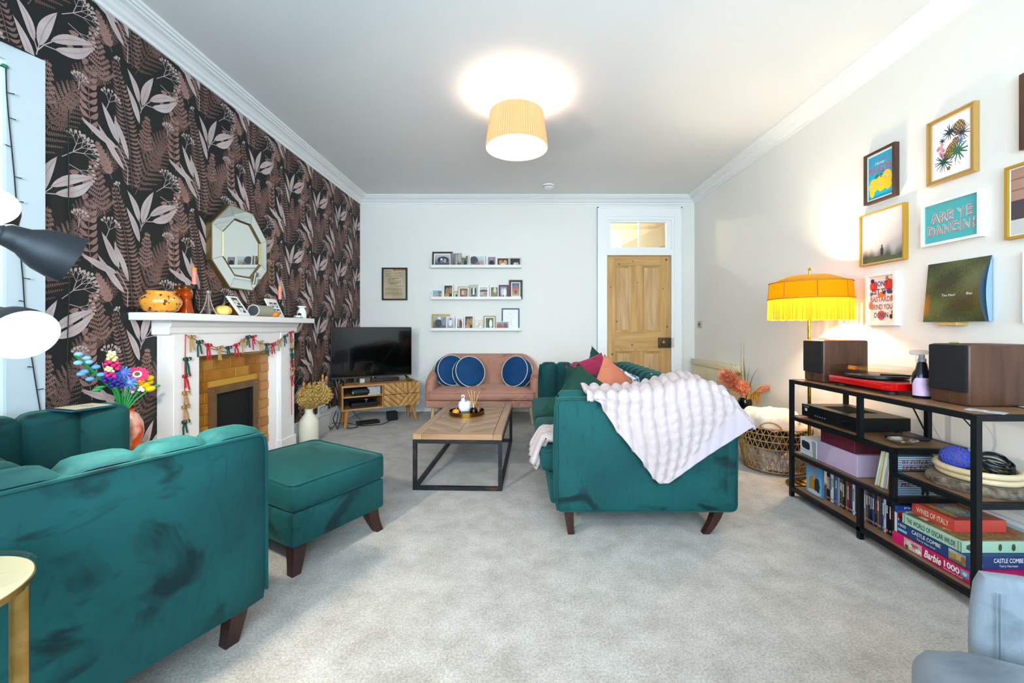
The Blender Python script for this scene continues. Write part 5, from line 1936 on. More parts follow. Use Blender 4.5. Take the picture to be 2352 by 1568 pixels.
# --- are ye dancin?
o, w_, h_, x = wall_frame(1.9875, 2.284, 1.534, 1.767, mat('white_frame'), .014, .03, 'white framed turquoise print asking ARE YE DANCIN?')
printed('poster', (x, 0, 0), RIGHT, w_, h_, 1, 1, lambda u, v: lin('#4fb0b2'), o)
CR, CD = mat('ink_offwhite', '#f0e6dc', 0.6), mat('ink_coral', '#e0616a', 0.6)
for body, dy, wd in (('ARE YE', .032, .205), ('DANCIN?', -.033, .24)):
    for j, (m_, off) in enumerate(((CD, .0045), (mat('ink_turquoise', '#7cc6c4', 0.6), 0))):
        text(body, (x, -off * .8, dy - off), RIGHT, wd, .052, CR if j == 0 else m_, o, depth=.0008 + .0006 * j, bold=.05 if j == 0 else .0, space=1.12)
        if j == 0:
            text(body, (x, -off * .8, dy - off), RIGHT, wd, .052, CD, o, depth=.0011, bold=.02, space=1.12)

# --- don't let the ... grind you down
o, w_, h_, x = wall_frame(2.440, 2.652, 1.103, 1.428, mat('white_frame'), .016, .03, 'white framed lettering print with red roses above the lamp')
rg = random.Random(4)
ROS = [(.20, .78, .16, .10, '#d8341c'), (.80, .80, .19, .12, '#d42a14'), (.52, .60, .16, .06, '#e8781c'), (.08, .38, .09, .08, '#e8701c'), (.92, .52, .08, .06, '#e87818'), (.50, .16, .16, .10, '#d8402c'), (.10, .62, .05, .05, '#6a7a2c'), (.72, .94, .06, .05, '#7a8a34'), (.94, .22, .06, .06, '#4a7a3c'), (.88, .13, .07, .05, '#2a262c'), (.15, .90, .07, .05, '#3a2a2c'), (.85, .65, .12, .04, '#3c4a78'), (.62, .64, .05, .04, '#2c2a34')]
printed('poster', (x, 0, 0), RIGHT, w_, h_, 40, 56, scene_fn(4, '#e6dcd6', '#efe6dc', ROS, .05), o)
for body, vz, wd, c in (("DON'T", .335, .55, '#3f4f86'), ('LET THE', .17, .72, '#3f4a80'), ('BASTARDS', .005, .86, '#9a7486'), ('GRIND YOU', -.16, .86, '#8a6a80'), ('DOWN', -.335, .55, '#3a628c')):
    text(body, (x, 0, vz * h_), RIGHT, w_ * wd, h_ * .115, mat('ink_' + c[1:], c, 0.7), o, bold=.03)

# --- record sleeve on a small wooden rest
rs = thing('record_sleeve', 'green grass record sleeve standing on a little wooden wall rest', 'record', (XR, 2.105, 1.278))


def grass(u, v):
    k = rg.random()
    c = mixc(lin('#2c3420'), lin('#5a6636'), clampf(.45 + .3 * math.sin(u * 6 + v * 4) + .25 * math.sin(v * 11 - u * 7) + (k - .5) * .7))
    if u < .12 and .05 < v < .5:
        c = mixc(c, lin('#c06a14'), clampf((.12 - u) * 9) * math.sin(PI * (v - .05) / .45))
    return c


tilt = .05
bend = lambda u, v: .03 * (1 - v) + (.045 * math.sin(PI * v) * clampf((u - .35) / .65) ** 2)
printed('front_cover', (-.012, 0, 0), RIGHT, .305, .315, 100, 100, grass, rs, curve=bend)
cm = MB().grid(lambda u, v: (-.009, .1525 - .305 * u, -.157 + .315 * v), 1, 1)
cm.build('back_cover', mat('sleeve_blue_grey', '#8fb2d2', 0.6), rs, 0)
MB().grid(lambda u, v: (-.010 - .02 * (1 - v) * 0 - bend(.98, v) * (1 - u) * .5, -.1515, -.157 + .315 * v), 1, 14).build('inner_sleeve', mat('sleeve_blue_grey'), rs, 60)
for bod, u, v in (('The Necks', .42, .44), ('Bleed', .82, .44)):
    text(bod, (-.012 - bend(u, v) - .002, .1525 - .305 * u, -.157 + .315 * v), RIGHT, None, .012, mat('ink_white', '#f0f0ee', 0.6), rs)
wr = MB().rbox(-.062, -.0005, -.055, .035, -.008, .008, .002, 1).build('wall_rest', wood('pale_oak_rest', '#c9964c', '#dcae68', 0.5, 'y', 18), None, 0, (XR, 2.12, 1.108))
tag(wr, 'small pale wood rest holding up the green record sleeve', 'shelf')

# --- pictures cut by the right edge
o, w_, h_, x = wall_frame(1.60, 1.832, 1.882, 2.219, MATS['walnut_box_frame'], .02, .03, 'walnut framed pale picture cut off at the upper right edge')
inset(o, w_, h_, x)
printed('art_print', (x, 0, 0), RIGHT, w_ - .01, h_ - .01, 20, 20, scene_fn(3, '#c4d2ea', '#dfe6f0', [(.15, .55, .05, .08, '#8c9ab4')], .05), o)
o, w_, h_, x = wall_frame(1.575, 1.8885, 1.492, 1.825, mat('ochre_frame'), .012, .03, 'ochre framed street photo of a figure in yellow at the right edge')
inset(o, w_, h_, x)


def street(u, v):
    if v < .22 + u * .05:
        return lin('#cfcdca')
    c = lin('#4c4048') if v < .52 else lin('#b48a78')
    if v > .52 and abs((v * 6) % 1) < .08:
        c = lin('#8a6658')
    if .26 < u < .42 and v > .45:
        c = lin('#e0dcd6')
    if u > .42 and v > .5:
        c = lin('#5a86b0')
    if ((u - .47) / .10) ** 2 + ((v - .40) / .24) ** 2 < 1:
        c = lin('#d9a01c')
    if ((u - .47) / .04) ** 2 + ((v - .68) / .05) ** 2 < 1:
        c = lin('#5a3a2c')
    return c


printed('photo', (x, 0, 0), RIGHT, w_ - .012, h_ - .012, 48, 48, street, o)
o, w_, h_, x = wall_frame(1.60, 1.826, 1.109, 1.43, mat('white_frame'), .02, .022, 'plain white frame at the far right edge, above the speaker')
inset(o, w_, h_, x)

# ================================================================ things on the shelf unit
SP_W = wood('speaker_walnut', '#43281c', '#5d3b2a', 0.4, 'z', 30)
GRL = mat('speaker_grille', '#17181a', 0.95, bump=.3, bscale=400)


def speaker(y0, y1, x0, x1, z0, h_, label):
    o = thing('bookshelf_speaker', label, 'speaker', (x0, (y0 + y1) / 2, z0), 0, 'walnut bookshelf speakers')
    w_ = y1 - y0
    mb = MB()
    mb.rbox(0, x1 - x0, -w_ / 2, w_ / 2, 0, h_, .012, 3)
    mb.build('cabinet', SP_W, o, 40)
    MB().rbox(-.010, .004, -w_ / 2 + .003, w_ / 2 - .003, .058, h_ - .004, .010, 3).build('grille', GRL, o, 40)
    MB().box(-.0015, .0005, -.012, .012, .018, .042).build('badge', mat('chrome_badge', '#9a958c', 0.25, 1.0), o, 0)
    MB().box(-.0022, -.0012, -.009, .009, .021, .039).build('badge_plate', SP_W, o, 0)
    text('Q', (-.0025, 0, .030), RIGHT, h=.012, m=mat('chrome_badge'), parent=o, name='badge_letter', depth=.0005)


speaker(2.472, 2.64, 1.822, 2.098, .7545, .258, 'walnut bookshelf speaker with black grille by the floor lamp')
speaker(1.729, 1.897, 1.890, 2.166, .7545, .264, 'walnut bookshelf speaker with black grille nearest the camera')
tag(MB().rbox(-.03, .03, -.012, .012, 0, .004, .002, 1).build('green_peg', mat('lime_plastic', '#8ab43c', 0.4), None, 40, (1.965, 1.86, 1.0195), (0, 0, .6)), 'small lime green clip lying on the near speaker', 'clip')
tag(MB().grid(lambda u, v: (1.86 + .07 * u, 2.50 + .11 * v, 1.0135 + .006 * (v - .3) ** 2 * 4), 2, 10).build('paper_note', mat('brown_card', '#6a4a3a', 0.8), None, 60), 'thin curled card on top of the far speaker', 'card')

# turntable
tt = thing('turntable', 'red turntable under a clear dust cover', 'turntable', (1.82, 2.22, .7545))
RED = mat('gloss_red', '#c8080a', 0.18, coat=.5)
MB().rbox(0, .285, -.205, .205, .022, .058, .003, 2).build('plinth', RED, tt)
for x, y in ((.04, -.16), (.04, .16), (.245, -.16), (.245, .16)):
    MB().lathe([(0, 0), (.026, 0), (.026, .014), (.018, .022), (0, .022)], 20).build('foot', mat('black_rubber', '#111214', 0.6), tt, loc=(x, y, 0))
MB().lathe([(0, .062), (.02, .062), (.135, .062), (.14, .066), (.14, .078), (.135, .080), (0, .080)], 48).build('platter', mat('platter_black', '#1b1b1e', 0.35), tt, loc=(.14, .045, 0))
MB().tube([(.25, -.15, .085), (.18, -.13, .088), (.09, -.04, .085)], .004, 8).build('tonearm', mat('black_alloy', '#1d1e20', 0.3, 0.7), tt)
CLEAR = glassy('clear_acrylic', '#f4f2f0', 1.5)
dc = MB()
loft(dc, [(.004, .281, -.201, .201, .059), (.004, .281, -.201, .201, .105), (.028, .257, -.177, .177, .124)])
dc.build('dust_cover', CLEAR, tt, 0)

# spray bottle
sb = thing('spray_bottle', 'black spray bottle with clear trigger head and lilac label', 'bottle', (1.915, 1.958, .7545))
MB().lathe([(0, .0), (.036, 0), (.040, .006), (.040, .10), (.036, .118), (.026, .135), (.020, .165), (.016, .172), (0, .172)], 28, sy=.8).build('body', mat('black_plastic', '#101318', 0.25), sb)
MB().lathe([(.0165, .172), (.0165, .186), (.011, .19), (.011, .205)], 20).build('collar', glassy('grey_clear', '#b7bcc4', 1.4, body=.4), sb)
MB().rbox(-.055, .026, -.012, .012, .205, .228, .008, 2).rbox(-.028, -.018, -.006, .006, .165, .206, .004, 1).build('trigger_head', glassy('clear_plastic', '#eef0f2', 1.5, body=.25, body_col='#f0f2f6'), sb)
lb_ = MB().grid(lambda u, v: (.0405 * math.cos(PI + 1.35 * (u - .35) * 2 + .75), .0405 * .8 * math.sin(PI + 1.35 * (u - .35) * 2 + .75), .012 + .085 * v * (1 if abs(u - .5) < .33 else 1 - .35 * ((abs(u - .5) - .33) / .17))), 14, 4)
lb_.build('label', mat('lilac_label', '#c9aac8', 0.5), sb, 60)
for k in range(9):
    wk = .026 - .005 * (k % 3)
    MB().box(-wk / 2, wk / 2, -.0345, -.0338, .086 - k * .006, .0875 - k * .006).build('label_print', mat('ink_dark', '#2a2430', 0.7), sb, 0)

# amplifier
am = thing('amplifier', 'black stereo amplifier with a round volume knob', 'amplifier', (1.80, 2.405, .521))
AB = mat('amp_black', '#131416', 0.4, 0.3)
MB().rbox(0, .285, -.215, .215, .012, .082, .003, 1).build('case', AB, am, 0)
MB().rbox(-.006, .001, -.216, .216, .010, .084, .002, 1).build('front_panel', mat('amp_front', '#0c0d0f', 0.35), am, 0)
MB().cyl((-.028, -.115, .045), (-.004, -.115, .045), .024, n=28).build('volume_knob', mat('knob_black', '#1b1d21', 0.3, 0.4), am)
MB().box(-.0072, -.0055, .02, .10, .045, .060).build('display', mat('display_glass', '#101a2a', 0.1), am, 0)
for k in range(5):
    MB().cyl((-.010, .095 - k * .02, .030), (-.005, .095 - k * .02, .030), .004, n=10).build('button', mat('button_grey', '#6d7076', 0.4), am)
MB().box(-.0072, -.0055, .165, .185, .045, .062).build('sticker', mat('white_sticker', '#d9cfd6', 0.6), am, 0)
MB().box(-.0068, -.0058, .15, .20, .0715, .0745).build('brand_print', mat('ink_silver', '#a8a8ac', 0.5), am, 0)
for i in range(12):
    MB().box(.06 + i * .014, .068 + i * .014, -.08, .12, .0822, .0835).build('vent_slat', mat('vent_dark', '#050506', 0.7), am, 0)
for x, y in ((.03, .18), (.03, -.18), (.25, .18), (.25, -.18)):
    MB().cyl((x, y, 0), (x, y, .012), .016, n=14).build('foot', mat('black_rubber'), am)
rc = MB().rbox(-.022, .022, -.09, .09, 0, .017, .006, 2).build('remote_control', mat('remote_black', '#16181b', 0.5), None, 40, (1.955, 2.075, .521), (0, 0, math.radians(80)))
tag(rc, 'black remote control on the shelf in front of the amplifier', 'remote')
sd = MB().lathe([(0, .008), (.03, .004), (.05, .010), (.068, .024), (.066, .026), (.046, .014), (0, .012)], 28, sx=1.0, sy=.72, wob=lambda a: 1 + .04 * math.sin(a * 7)).build('shell_dish', mat('shell_pearl', '#6e5c48', 0.15, 0.2, col2='#d8d4cc', scale=22, lo=.5, hi=.66, coat=.5), None, 60, (1.86, 2.0, .520))
tag(sd, 'dark pearly shell dish on the middle shelf', 'dish')

# boxes on the third shelf
MV = mat('mauve_card', '#b9a3bd', 0.65)
bx_ = MB().rbox(0, .28, -.148, .148, 0, .118, .002, 1).build('storage_box', MV, None, 0, (1.785, 2.325, .2915))
tag(bx_, 'large pale lilac cardboard box on the shelf under the amplifier', 'box')
bb = thing('gift_box', 'burgundy box with gold lettering on top of the lilac box', 'box', (1.79, 2.325, .41))
MB().rbox(0, .27, -.125, .125, 0, .08, .002, 1).build('carton', mat('burgundy_card', '#561226', 0.6), bb, 0)
text('Charlotte Tilbury', (.14, -.1255, .045), BACK, .09, .012, mat('ink_copper', '#9a5a4c', 0.5), bb, name='gold_print')
wbx = thing('phone_box', 'white box printed with a black clock radio beside the lilac box', 'box', (1.785, 2.55, .2915))
MB().rbox(0, .2, -.073, .072, 0, .105, .002, 1).build('carton', mat('white_card', '#dfe0e2', 0.55), wbx, 0)
printed('front_print', (-.0006, 0, .052), RIGHT, .14, .10, 70, 50, lambda u, v: lin('#22262e') if ((u - .36) / .26) ** 4 + ((v - .6 + .12 * (u - .36)) / .24) ** 4 < 1 else (lin('#98a0a0') if u > .72 + .1 * (1 - v) else (lin('#b98a3c') if .24 < v < .27 else lin('#dcdee2'))), wbx)

# 7-inch records leaning at the end of the third shelf
rr_ = random.Random(21)
cols = ['#d9dcc8', '#cfd6c0', '#c8a828', '#e4e6e2', '#dfe2e0', '#a8b0a8', '#e0dcd0', '#8a5a4c', '#5c6a62', '#b8c0bc', '#34383c']
words = ['pale grey', 'pale sage', 'mustard', 'white', 'off-white', 'grey-green', 'cream', 'rust', 'dark green', 'silver grey', 'charcoal']
for i, c in enumerate(cols):
    r_ = tag(MB().rbox(-.0, .185, -.0035, .0035, 0, .187, .001, 1).build('single_record', mat('sleeve_' + c[1:], c, 0.6), None, 0, (1.79 + rr_.random() * .012, 2.075 - i * .0095, .2925)),
             'thin %s record sleeve, number %d from the lilac box' % (words[i], i + 1), 'record', 'record sleeves leaning on the third shelf')
    r_.rotation_euler = (math.radians(12 - i * .7), 0, 0)
rsl = thing('single_record', 'striped blue record sleeve with red REGINA SPEKTOR letters', 'record', (1.783, 1.951, .2925), 0)
rsl.rotation_euler = (math.radians(3), 0, 0)
printed('cover', (.095, -.004, .0945), BACK, .19, .187, 6, 44, lambda u, v: lin('#2a3a48') if int(v * 44) % 2 else mixc(lin('#9cc0dc'), lin('#c8dcea'), v), rsl)
MB().box(0, .19, -.0035, .0035, .001, .188).build('sleeve', mat('sleeve_pale_blue', '#a8c4da', 0.6), rsl, 0)
RI = mat('ink_brick', '#8c2a24', 0.6)
for body, z_, wd in (('REGINA', .160, .125), ('SPEKTOR', .132, .148), ('OHVE', .104, .11), ('ME', .052, .045)):
    text(body, (.02 + wd / 2, -.0042, z_), BACK, wd, .018, RI, rsl, depth=.001, bold=.01, space=1.15)
cb_ = MB().ell((.135, -.0048, .045), (.022, .0008, .03), 14, 8).ell((.125, -.0048, .012), (.008, .0008, .014), 8, 6).ell((.147, -.0048, .012), (.008, .0008, .014), 8, 6)
cb_.build('black_figure', mat('ink_black', '#0c0c0e', 0.6), rsl)

# DVD cases on the bottom shelf
DZ0 = .0632
fo = thing('dvd_case', 'DVD case turned face-out with a bright blue cover', 'DVD case', (1.80, 2.52, DZ0), 0)
MB().rbox(.0, .014, -.0675, .0675, 0, .19, .001, 1).build('case', mat('case_blue', '#3f86c0', 0.3), fo, 0)
printed('cover', (-.0006, 0, .095), RIGHT, .132, .186, 26, 36, scene_fn(2, '#4a9ad4', '#8cc4e6', [(.38, .30, .20, .30, '#c08a2c'), (.70, .32, .17, .26, '#22242c'), (.38, .66, .08, .075, '#c89878'), (.68, .62, .075, .07, '#b98868'), (.5, .06, .4, .08, '#d8e6f0'), (.45, .92, .28, .035, '#c8403c')], .08), fo)
dv = [('#1a1516', 'black', 'THE OFFICE'), ('#161314', 'black', 'SERIES ONE'), ('#b9c8d4', 'pale blue', 'COMEDY'), ('#d8dce0', 'white', 'LIVE'), ('#3a424c', 'slate', ''), ('#2c5c9c', 'blue', 'BLUE'), ('#8a9aa8', 'grey', ''), ('#3a3020', 'brown', 'LOST'), ('#5a4a20', 'gold and brown', 'LUXE'), ('#14120f', 'black', 'BOX SET'), ('#6c5c48', 'tan', ''),
      ('#7a2430', 'maroon', 'MISERABLES'), ('#4a1420', 'dark red', ''), ('#243a78', 'navy', ''), ('#d4d8dc', 'white', 'ISLAND'), ('#22262a', 'charcoal', ''), ('#c07a3a', 'orange', 'ROME'), ('#8c2c24', 'red', 'GOLD'), ('#5aa0b4', 'turquoise', ''), ('#8a8078', 'stone grey', 'STARDUST'), ('#4c4a52', 'grey', 'LOVE'), ('#2c2a38', 'dark violet', 'MOON'),
      ('#101214', 'black', 'NIGHT'), ('#2c3c78', 'royal blue', 'GRAND'), ('#17181a', 'black', 'TRAINSPOTTING'), ('#7c5a34', 'brown', 'FALL'), ('#3c3a3a', 'grey', ''), ('#2c4a9a', 'blue and red', 'MAMMA'), ('#c8ccd8', 'white and red', 'TRANSFORMERS'), ('#1c1416', 'black', 'SAW'), ('#111318', 'black', 'BLADE'), ('#1a2430', 'ink blue', 'BLADES'), ('#141414', 'black', 'THE MUMMY'), ('#15191d', 'black', 'RINGS')]
nth = 'first second third fourth fifth sixth seventh eighth ninth tenth'.split()


def ordinal(n):
    return nth[n] if n < 10 else '%d%s' % (n + 1, {1: 'st', 2: 'nd', 3: 'rd'}.get((n + 1) % 10 if (n + 1) not in (11, 12, 13) else 0, 'th'))


y = 2.447
CASE = {}
for i, (c, cn, tx) in enumerate(dv):
    th = .0135
    o = thing('dvd_case', '%s DVD spine, %s case after the blue face-out one' % (cn, ordinal(i)), 'DVD case', (1.822 + rr_.random() * .006, y - th / 2, DZ0), 0, 'DVD cases on the bottom shelf')
    if c not in CASE:
        CASE[c] = MB().rbox(0, .135, -.0064, .0064, 0, .19, .001, 1).mesh('case', mat('dvd_' + c[1:], c, 0.3))
    put('case', CASE[c], o)
    ink = MATS['ink_dark'] if sum(lin(c)) > 1.0 else (mat('ink_red', '#c02428', 0.5) if i % 7 == 3 else mat('ink_white', '#f0f0ee', 0.6))
    if tx in ('BLADES', 'THE MUMMY', 'TRANSFORMERS'):
        text(tx, (-.0004, 0, .105), (Vector((0, 0, -1)), Vector((0, -1, 0))), .075 if len(tx) > 7 else .05, .0075, ink, o, name='spine_title')
    elif tx:
        tb2 = MB()
        z_ = .14
        while z_ > .14 - .011 * len(tx) and z_ > .07:
            l_ = .004 + .004 * rr_.random()
            tb2.box(-.0006, .0, -.003, .0015 + .002 * rr_.random(), z_ - l_, z_)
            z_ -= l_ + .002
        tb2.build('spine_title', ink, o, 0)
    MB().box(-.0006, .0, -.0045, .0045, .012, .022).build('rating_mark', mat('ink_pinkish', '#c87a6c', 0.6) if i % 3 else mat('ink_skyblue', '#6a9ac8', 0.6), o, 0)
    y -= th + .0003
gm = thing('game_case', 'blue-topped PS4 game case beside the puzzle boxes', 'game case', (1.80, 1.968, DZ0), 0)
MB().rbox(0, .135, -.007, .007, 0, .172, .001, 1).build('case', mat('game_blue', '#1c3c8c', 0.3), gm, 0)
MB().box(-.0006, .0, -.0065, .0065, 0, .14).build('spine', mat('game_spine_cream', '#d8d0c4', 0.5), gm, 0)
printed('cover', (.068, -.0076, .086), BACK, .13, .168, 26, 34, scene_fn(8, '#1c3880', '#aab4c4', [(.5, .45, .6, .42, '#c4cad4'), (.75, .35, .3, .42, '#5c6474'), (.95, .62, .2, .2, '#3c4454'), (.15, .75, .22, .10, '#a81c24'), (.4, .62, .4, .03, '#b82830')], .12), gm)
MB().box(.0, .135, -.0085, -.0078, .152, .172).build('banner', mat('game_blue'), gm, 0)
text('PS4', (.055, -.0088, .162), BACK, .045, .009, MATS['ink_white'], gm, name='banner_print')

# jigsaw boxes
IW = MATS['ink_white']


def puzzle(x0, x1, y0, y1, z0, z1, c, label, nm):
    o = thing('puzzle_box', label, 'puzzle box', (x0, (y0 + y1) / 2, z0), 0, 'jigsaw boxes stacked on the bottom shelf')
    MB().rbox(0, x1 - x0, -(y1 - y0) / 2, (y1 - y0) / 2, 0, z1 - z0, .0015, 1).build('carton', mat(nm, c, 0.4, coat=.1), o, 0)
    return o, y1 - y0, z1 - z0


town = lambda s_: scene_fn(s_, '#8aa0a8', '#8a6a3c', [(.3, .5, .2, .3, '#b0884c'), (.6, .55, .16, .3, '#c8a064'), (.85, .5, .14, .3, '#9a6a3c'), (.5, .12, .4, .14, '#5c6a44'), (.2, .85, .3, .14, '#a8bcc4')], .3)
o, L_, H_ = puzzle(1.79, 2.16, 1.60, 1.975, .0632, .113, '#c4145c', 'hot pink Barbie 1000-piece jigsaw box at the bottom of the stack', 'puzzle_pink')
MB().box(-.0006, 0, .13, .187, 0, H_).build('end_flash', mat('puzzle_magenta', '#d81a68', 0.4), o, 0)
printed('picture', (-.0008, .085, H_ / 2), RIGHT, .085, H_ * .92, 24, 14, scene_fn(31, '#c8a8a0', '#d8b8b0', [(.3, .5, .15, .3, '#e8dcc8'), (.6, .6, .2, .2, '#a85a6c'), (.8, .3, .15, .2, '#f0ece4'), (.15, .2, .1, .2, '#5c4848')], .35), o)
text('Barbie', (-.0008, -.005, .026), RIGHT, .075, .034, IW, o, shear=.35, bold=.03)
text('1000', (-.0008, -.085, .030), RIGHT, .062, .026, IW, o, bold=.03)
text('Ravensburger Puzzle', (-.0008, -.09, .009), RIGHT, .075, .008, IW, o)
printed('thumbnail', (-.0008, -.135, .03), RIGHT, .032, .03, 8, 8, scene_fn(33, '#7ab4d8', '#4c7c9c', [(.5, .5, .3, .2, '#e8e8e8')], .2), o)
MB().box(-.0008, 0, -.1875, -.155, .002, H_ - .002).build('logo_patch', mat('puzzle_royal', '#1c4a98', 0.4), o, 0)
printed('side_picture', (.16, -.1885, H_ * .40), BACK, .11, H_ * .7, 20, 10, scene_fn(34, '#c8a8a0', '#a890a8', [(.5, .5, .3, .3, '#e0d4e0'), (.2, .4, .12, .3, '#5a5a48')], .3), o)
text('Barbie', (.28, -.1883, .025), BACK, .07, .03, IW, o, shear=.35, bold=.03)
o, L_, H_ = puzzle(1.80, 2.15, 1.652, 1.962, .1135, .168, '#173c6e', 'dark blue CASTLE COMBE 1000-piece jigsaw box', 'puzzle_blue')
text('CASTLE COMBE', (-.0008, .015, .036), RIGHT, .13, .017, IW, o, bold=.01)
text('Terry Harrison', (-.0008, .015, .013), RIGHT, .085, .012, IW, o)
text('1000', (-.0008, .128, .040), RIGHT, .038, .013, IW, o)
MB().rbox(-.0012, 0, .105, .15, .010, .022, .0004, 1).build('maker_badge', mat('puzzle_sky', '#8ab8e0', 0.5), o, 0)
printed('picture', (-.0008, -.116, H_ / 2), RIGHT, .068, H_ * .86, 22, 18, town(35), o)
text('CASTLE COMBE', (.165, -.1555, .036), BACK, .12, .018, IW, o, bold=.01)
text('Terry Harrison', (.165, -.1555, .013), BACK, .075, .012, IW, o)
text('1000', (.035, -.1555, .036), BACK, .038, .014, IW, o)
MB().rbox(.02, .06, -.1562, -.155, .008, .020, .0004, 1).build('maker_badge', mat('puzzle_sky'), o, 0)
printed('side_picture', (.31, -.1558, H_ / 2), BACK, .06, H_ * .86, 18, 14, town(36), o)
o, L_, H_ = puzzle(1.80, 2.15, 1.672, 1.938, .1685, .2145, '#a9cfb4', 'mint green WORLD OF OSCAR WILDE jigsaw box', 'puzzle_mint')
KI = mat('ink_black')
text('THE WORLD OF OSCAR WILDE', (-.0008, .0, H_ / 2), RIGHT, .215, .022, KI, o)
for s_ in (-1, 1):
    MB().tube([(-.0008, s_ * .118, .004), (-.0008, s_ * .118, .042), (-.0008, s_ * .130, .042), (-.0008, s_ * .130, .004), (-.0008, s_ * .118, .004)], .0006, 4).build('printed_border', KI, o)
for xx, ww in ((.045, .07), (.155, .018), (.21, .02)):
    printed('side_picture', (xx, -.1335, H_ / 2), BACK, ww, H_ * .62, 10, 10, scene_fn(int(xx * 900), '#a9cfb4', '#a9cfb4', [(.5, .5, .45, .5, '#3c4a34')], .3), o)
MB().tube([(.265, -.1335, .008), (.265, -.1335, .038), (.32, -.1335, .038), (.32, -.1335, .008), (.265, -.1335, .008)], .0006, 4).build('printed_border', KI, o)
text('TEXT BY\nDR SARAH\nPARKER', (.2925, -.1335, .023), BACK, .042, .024, KI, o)
printed('lid_picture', (.175, 0, H_ + .0006), TOP, .33, .245, 30, 24, scene_fn(41, '#6a6a44', '#8a7444', [(.2, .4, .12, .1, '#c8a064'), (.5, .6, .2, .1, '#3c4a34'), (.8, .3, .12, .14, '#a84c34'), (.15, .8, .1, .1, '#d8d0b0')], .4), o)
o, L_, H_ = puzzle(1.85, 2.07, 1.747, 1.942, .2152, .2665, '#cf4a3e', 'coral red WINES OF ITALY jigsaw box on top of the stack', 'puzzle_red')
text('WINES OF ITALY', (-.0008, .0, H_ / 2), RIGHT, .145, .024, mat('ink_cream'), o, bold=.015)
printed('lid_picture', (.11, 0, H_ + .0006), TOP, .20, .18, 30, 26, scene_fn(44, '#c4584c', '#a8483c', [(.45, .5, .26, .34, '#6a9aa0'), (.45, .5, .16, .2, '#c8b890'), (.85, .5, .1, .4, '#5c5a34'), (.15, .5, .08, .4, '#d8a048')], .25), o)
MB().box(.002, .218, -.0955, .0955, -.0005, .002).build('base_edge', mat('puzzle_teal', '#4aa8a0', 0.5), o, 0)

# wood slice, hoops, yarn, cable
wsl = thing('wood_slice', 'thick round slice of weathered wood with bark edge on the near shelf', 'board', (1.935, 1.742, .4165))
MB().lathe([(0, 0), (.165, 0), (.172, .012), (.170, .030), (.165, .038), (0, .038)], 64, sx=.9, sy=.86, wob=lambda a: 1 + .03 * math.sin(a * 3) + .012 * math.sin(a * 13) + .008 * math.sin(a * 29)).build('bark_ring', mat('grey_bark', '#4a4038', 0.9, col2='#8a7a68', scale=40, bump=.6, bscale=60), wsl, 40)
MB().lathe([(0, .0385), (.158, .0385)], 64, sx=.9, sy=.86, wob=lambda a: 1 + .03 * math.sin(a * 3)).build('cut_face', mat('weathered_wood', '#75685a', 0.7, col2='#94826c', scale=9, stretch=(1, .3, 1)), wsl, 0)
HOOP = wood('hoop_beech', '#cdb48c', '#e0caa4', 0.5, 'x', 30)
for k, (dx, dz, r) in enumerate(((.0, .0, .122), (-.008, .0255, .126))):
    hp = MB().tube([(r * .95 * math.cos(2 * PI * i / 56), r * math.sin(2 * PI * i / 56), 0) for i in range(56)], .0128, 10, closed=True).build('wooden_ring', HOOP, None, 60, (1.945 + dx, 1.742, .4690 + dz))
    tag(hp, 'pale wooden gymnastic ring, %s of two on the wood slice' % ('lower' if k == 0 else 'upper'), 'ring', 'wooden rings on the wood slice')
yb = thing('yarn_ball', 'ball of violet-blue yarn resting in the wooden rings', 'yarn', (1.895, 1.785, .524))
MB().ell((0, 0, 0), (.05, .052, .047), 20, 14).build('core', mat('violet_yarn', '#4a4a9c', 0.9, col2='#3c54b4', scale=30), yb)
yr = random.Random(2)
ym = [mat('yarn_strand_violet', '#5c56a4', 0.9), mat('yarn_strand_blue', '#3450b0', 0.9)]
for k in range(26):
    ax = Vector((yr.gauss(0, 1), yr.gauss(0, 1), yr.gauss(0, 1))).normalized()
    a = ax.orthogonal().normalized()
    b = ax.cross(a)
    pts = [(a * math.cos(t) + b * math.sin(t)) for t in [2 * PI * i / 24 for i in range(24)]]
    MB().tube([(p.x * .0515, p.y * .0535, p.z * .0485) for p in pts], .0022, 5, closed=True).build('strand', ym[k % 2], yb)
cc = thing('coiled_cable', 'black coiled power cable lying in the wooden rings', 'cable', (1.97, 1.70, .486))
for k in range(7):
    r = .046 + .006 * (k % 3)
    ax = yr.random() * .8
    MB().tube([((r + .004 * math.sin(3 * t + k)) * math.cos(t), (r * .9) * math.sin(t) * math.cos(ax), .012 + .006 * k + r * .6 * math.sin(t) * math.sin(ax) + .015 * ax) for t in [2 * PI * i / 26 for i in range(26)]], .0036, 6, closed=True).build('loop', mat('black_cable', '#0e1116', 0.35), cc)
MB().rbox(-.045, -.015, -.03, -.012, .0, .02, .004, 1).build('plug', mat('black_cable'), cc)
tag(MB().box(-.03, .03, -.055, .055, 0, .0012).build('leaflet', mat('leaflet_white', '#d9dee6', 0.5, col2='#8a94a4', scale=40), None, 0, (1.86, 1.64, .7542), (0, 0, .5)), 'small printed leaflet lying beside the near speaker', 'leaflet')
ch = MB().tube([(2.14, 1.95, .9), (2.145, 1.93, .70), (2.15, 1.92, .55), (2.14, 1.95, .48), (2.15, 1.93, .45), (2.16, 1.92, .5)], .005, 6).tube([(2.12, 1.98, .74), (2.12, 1.97, .66), (2.14, 1.93, .60), (2.15, 1.92, .50)], .003, 5).tube([(2.15, 2.3, .74), (2.16, 2.2, .55), (2.17, 2.1, .40)], .004, 5)
tag(ch.build('speaker_cable', mat('black_cable'), None, 60), 'black cables hanging behind the shelf unit', 'cable')
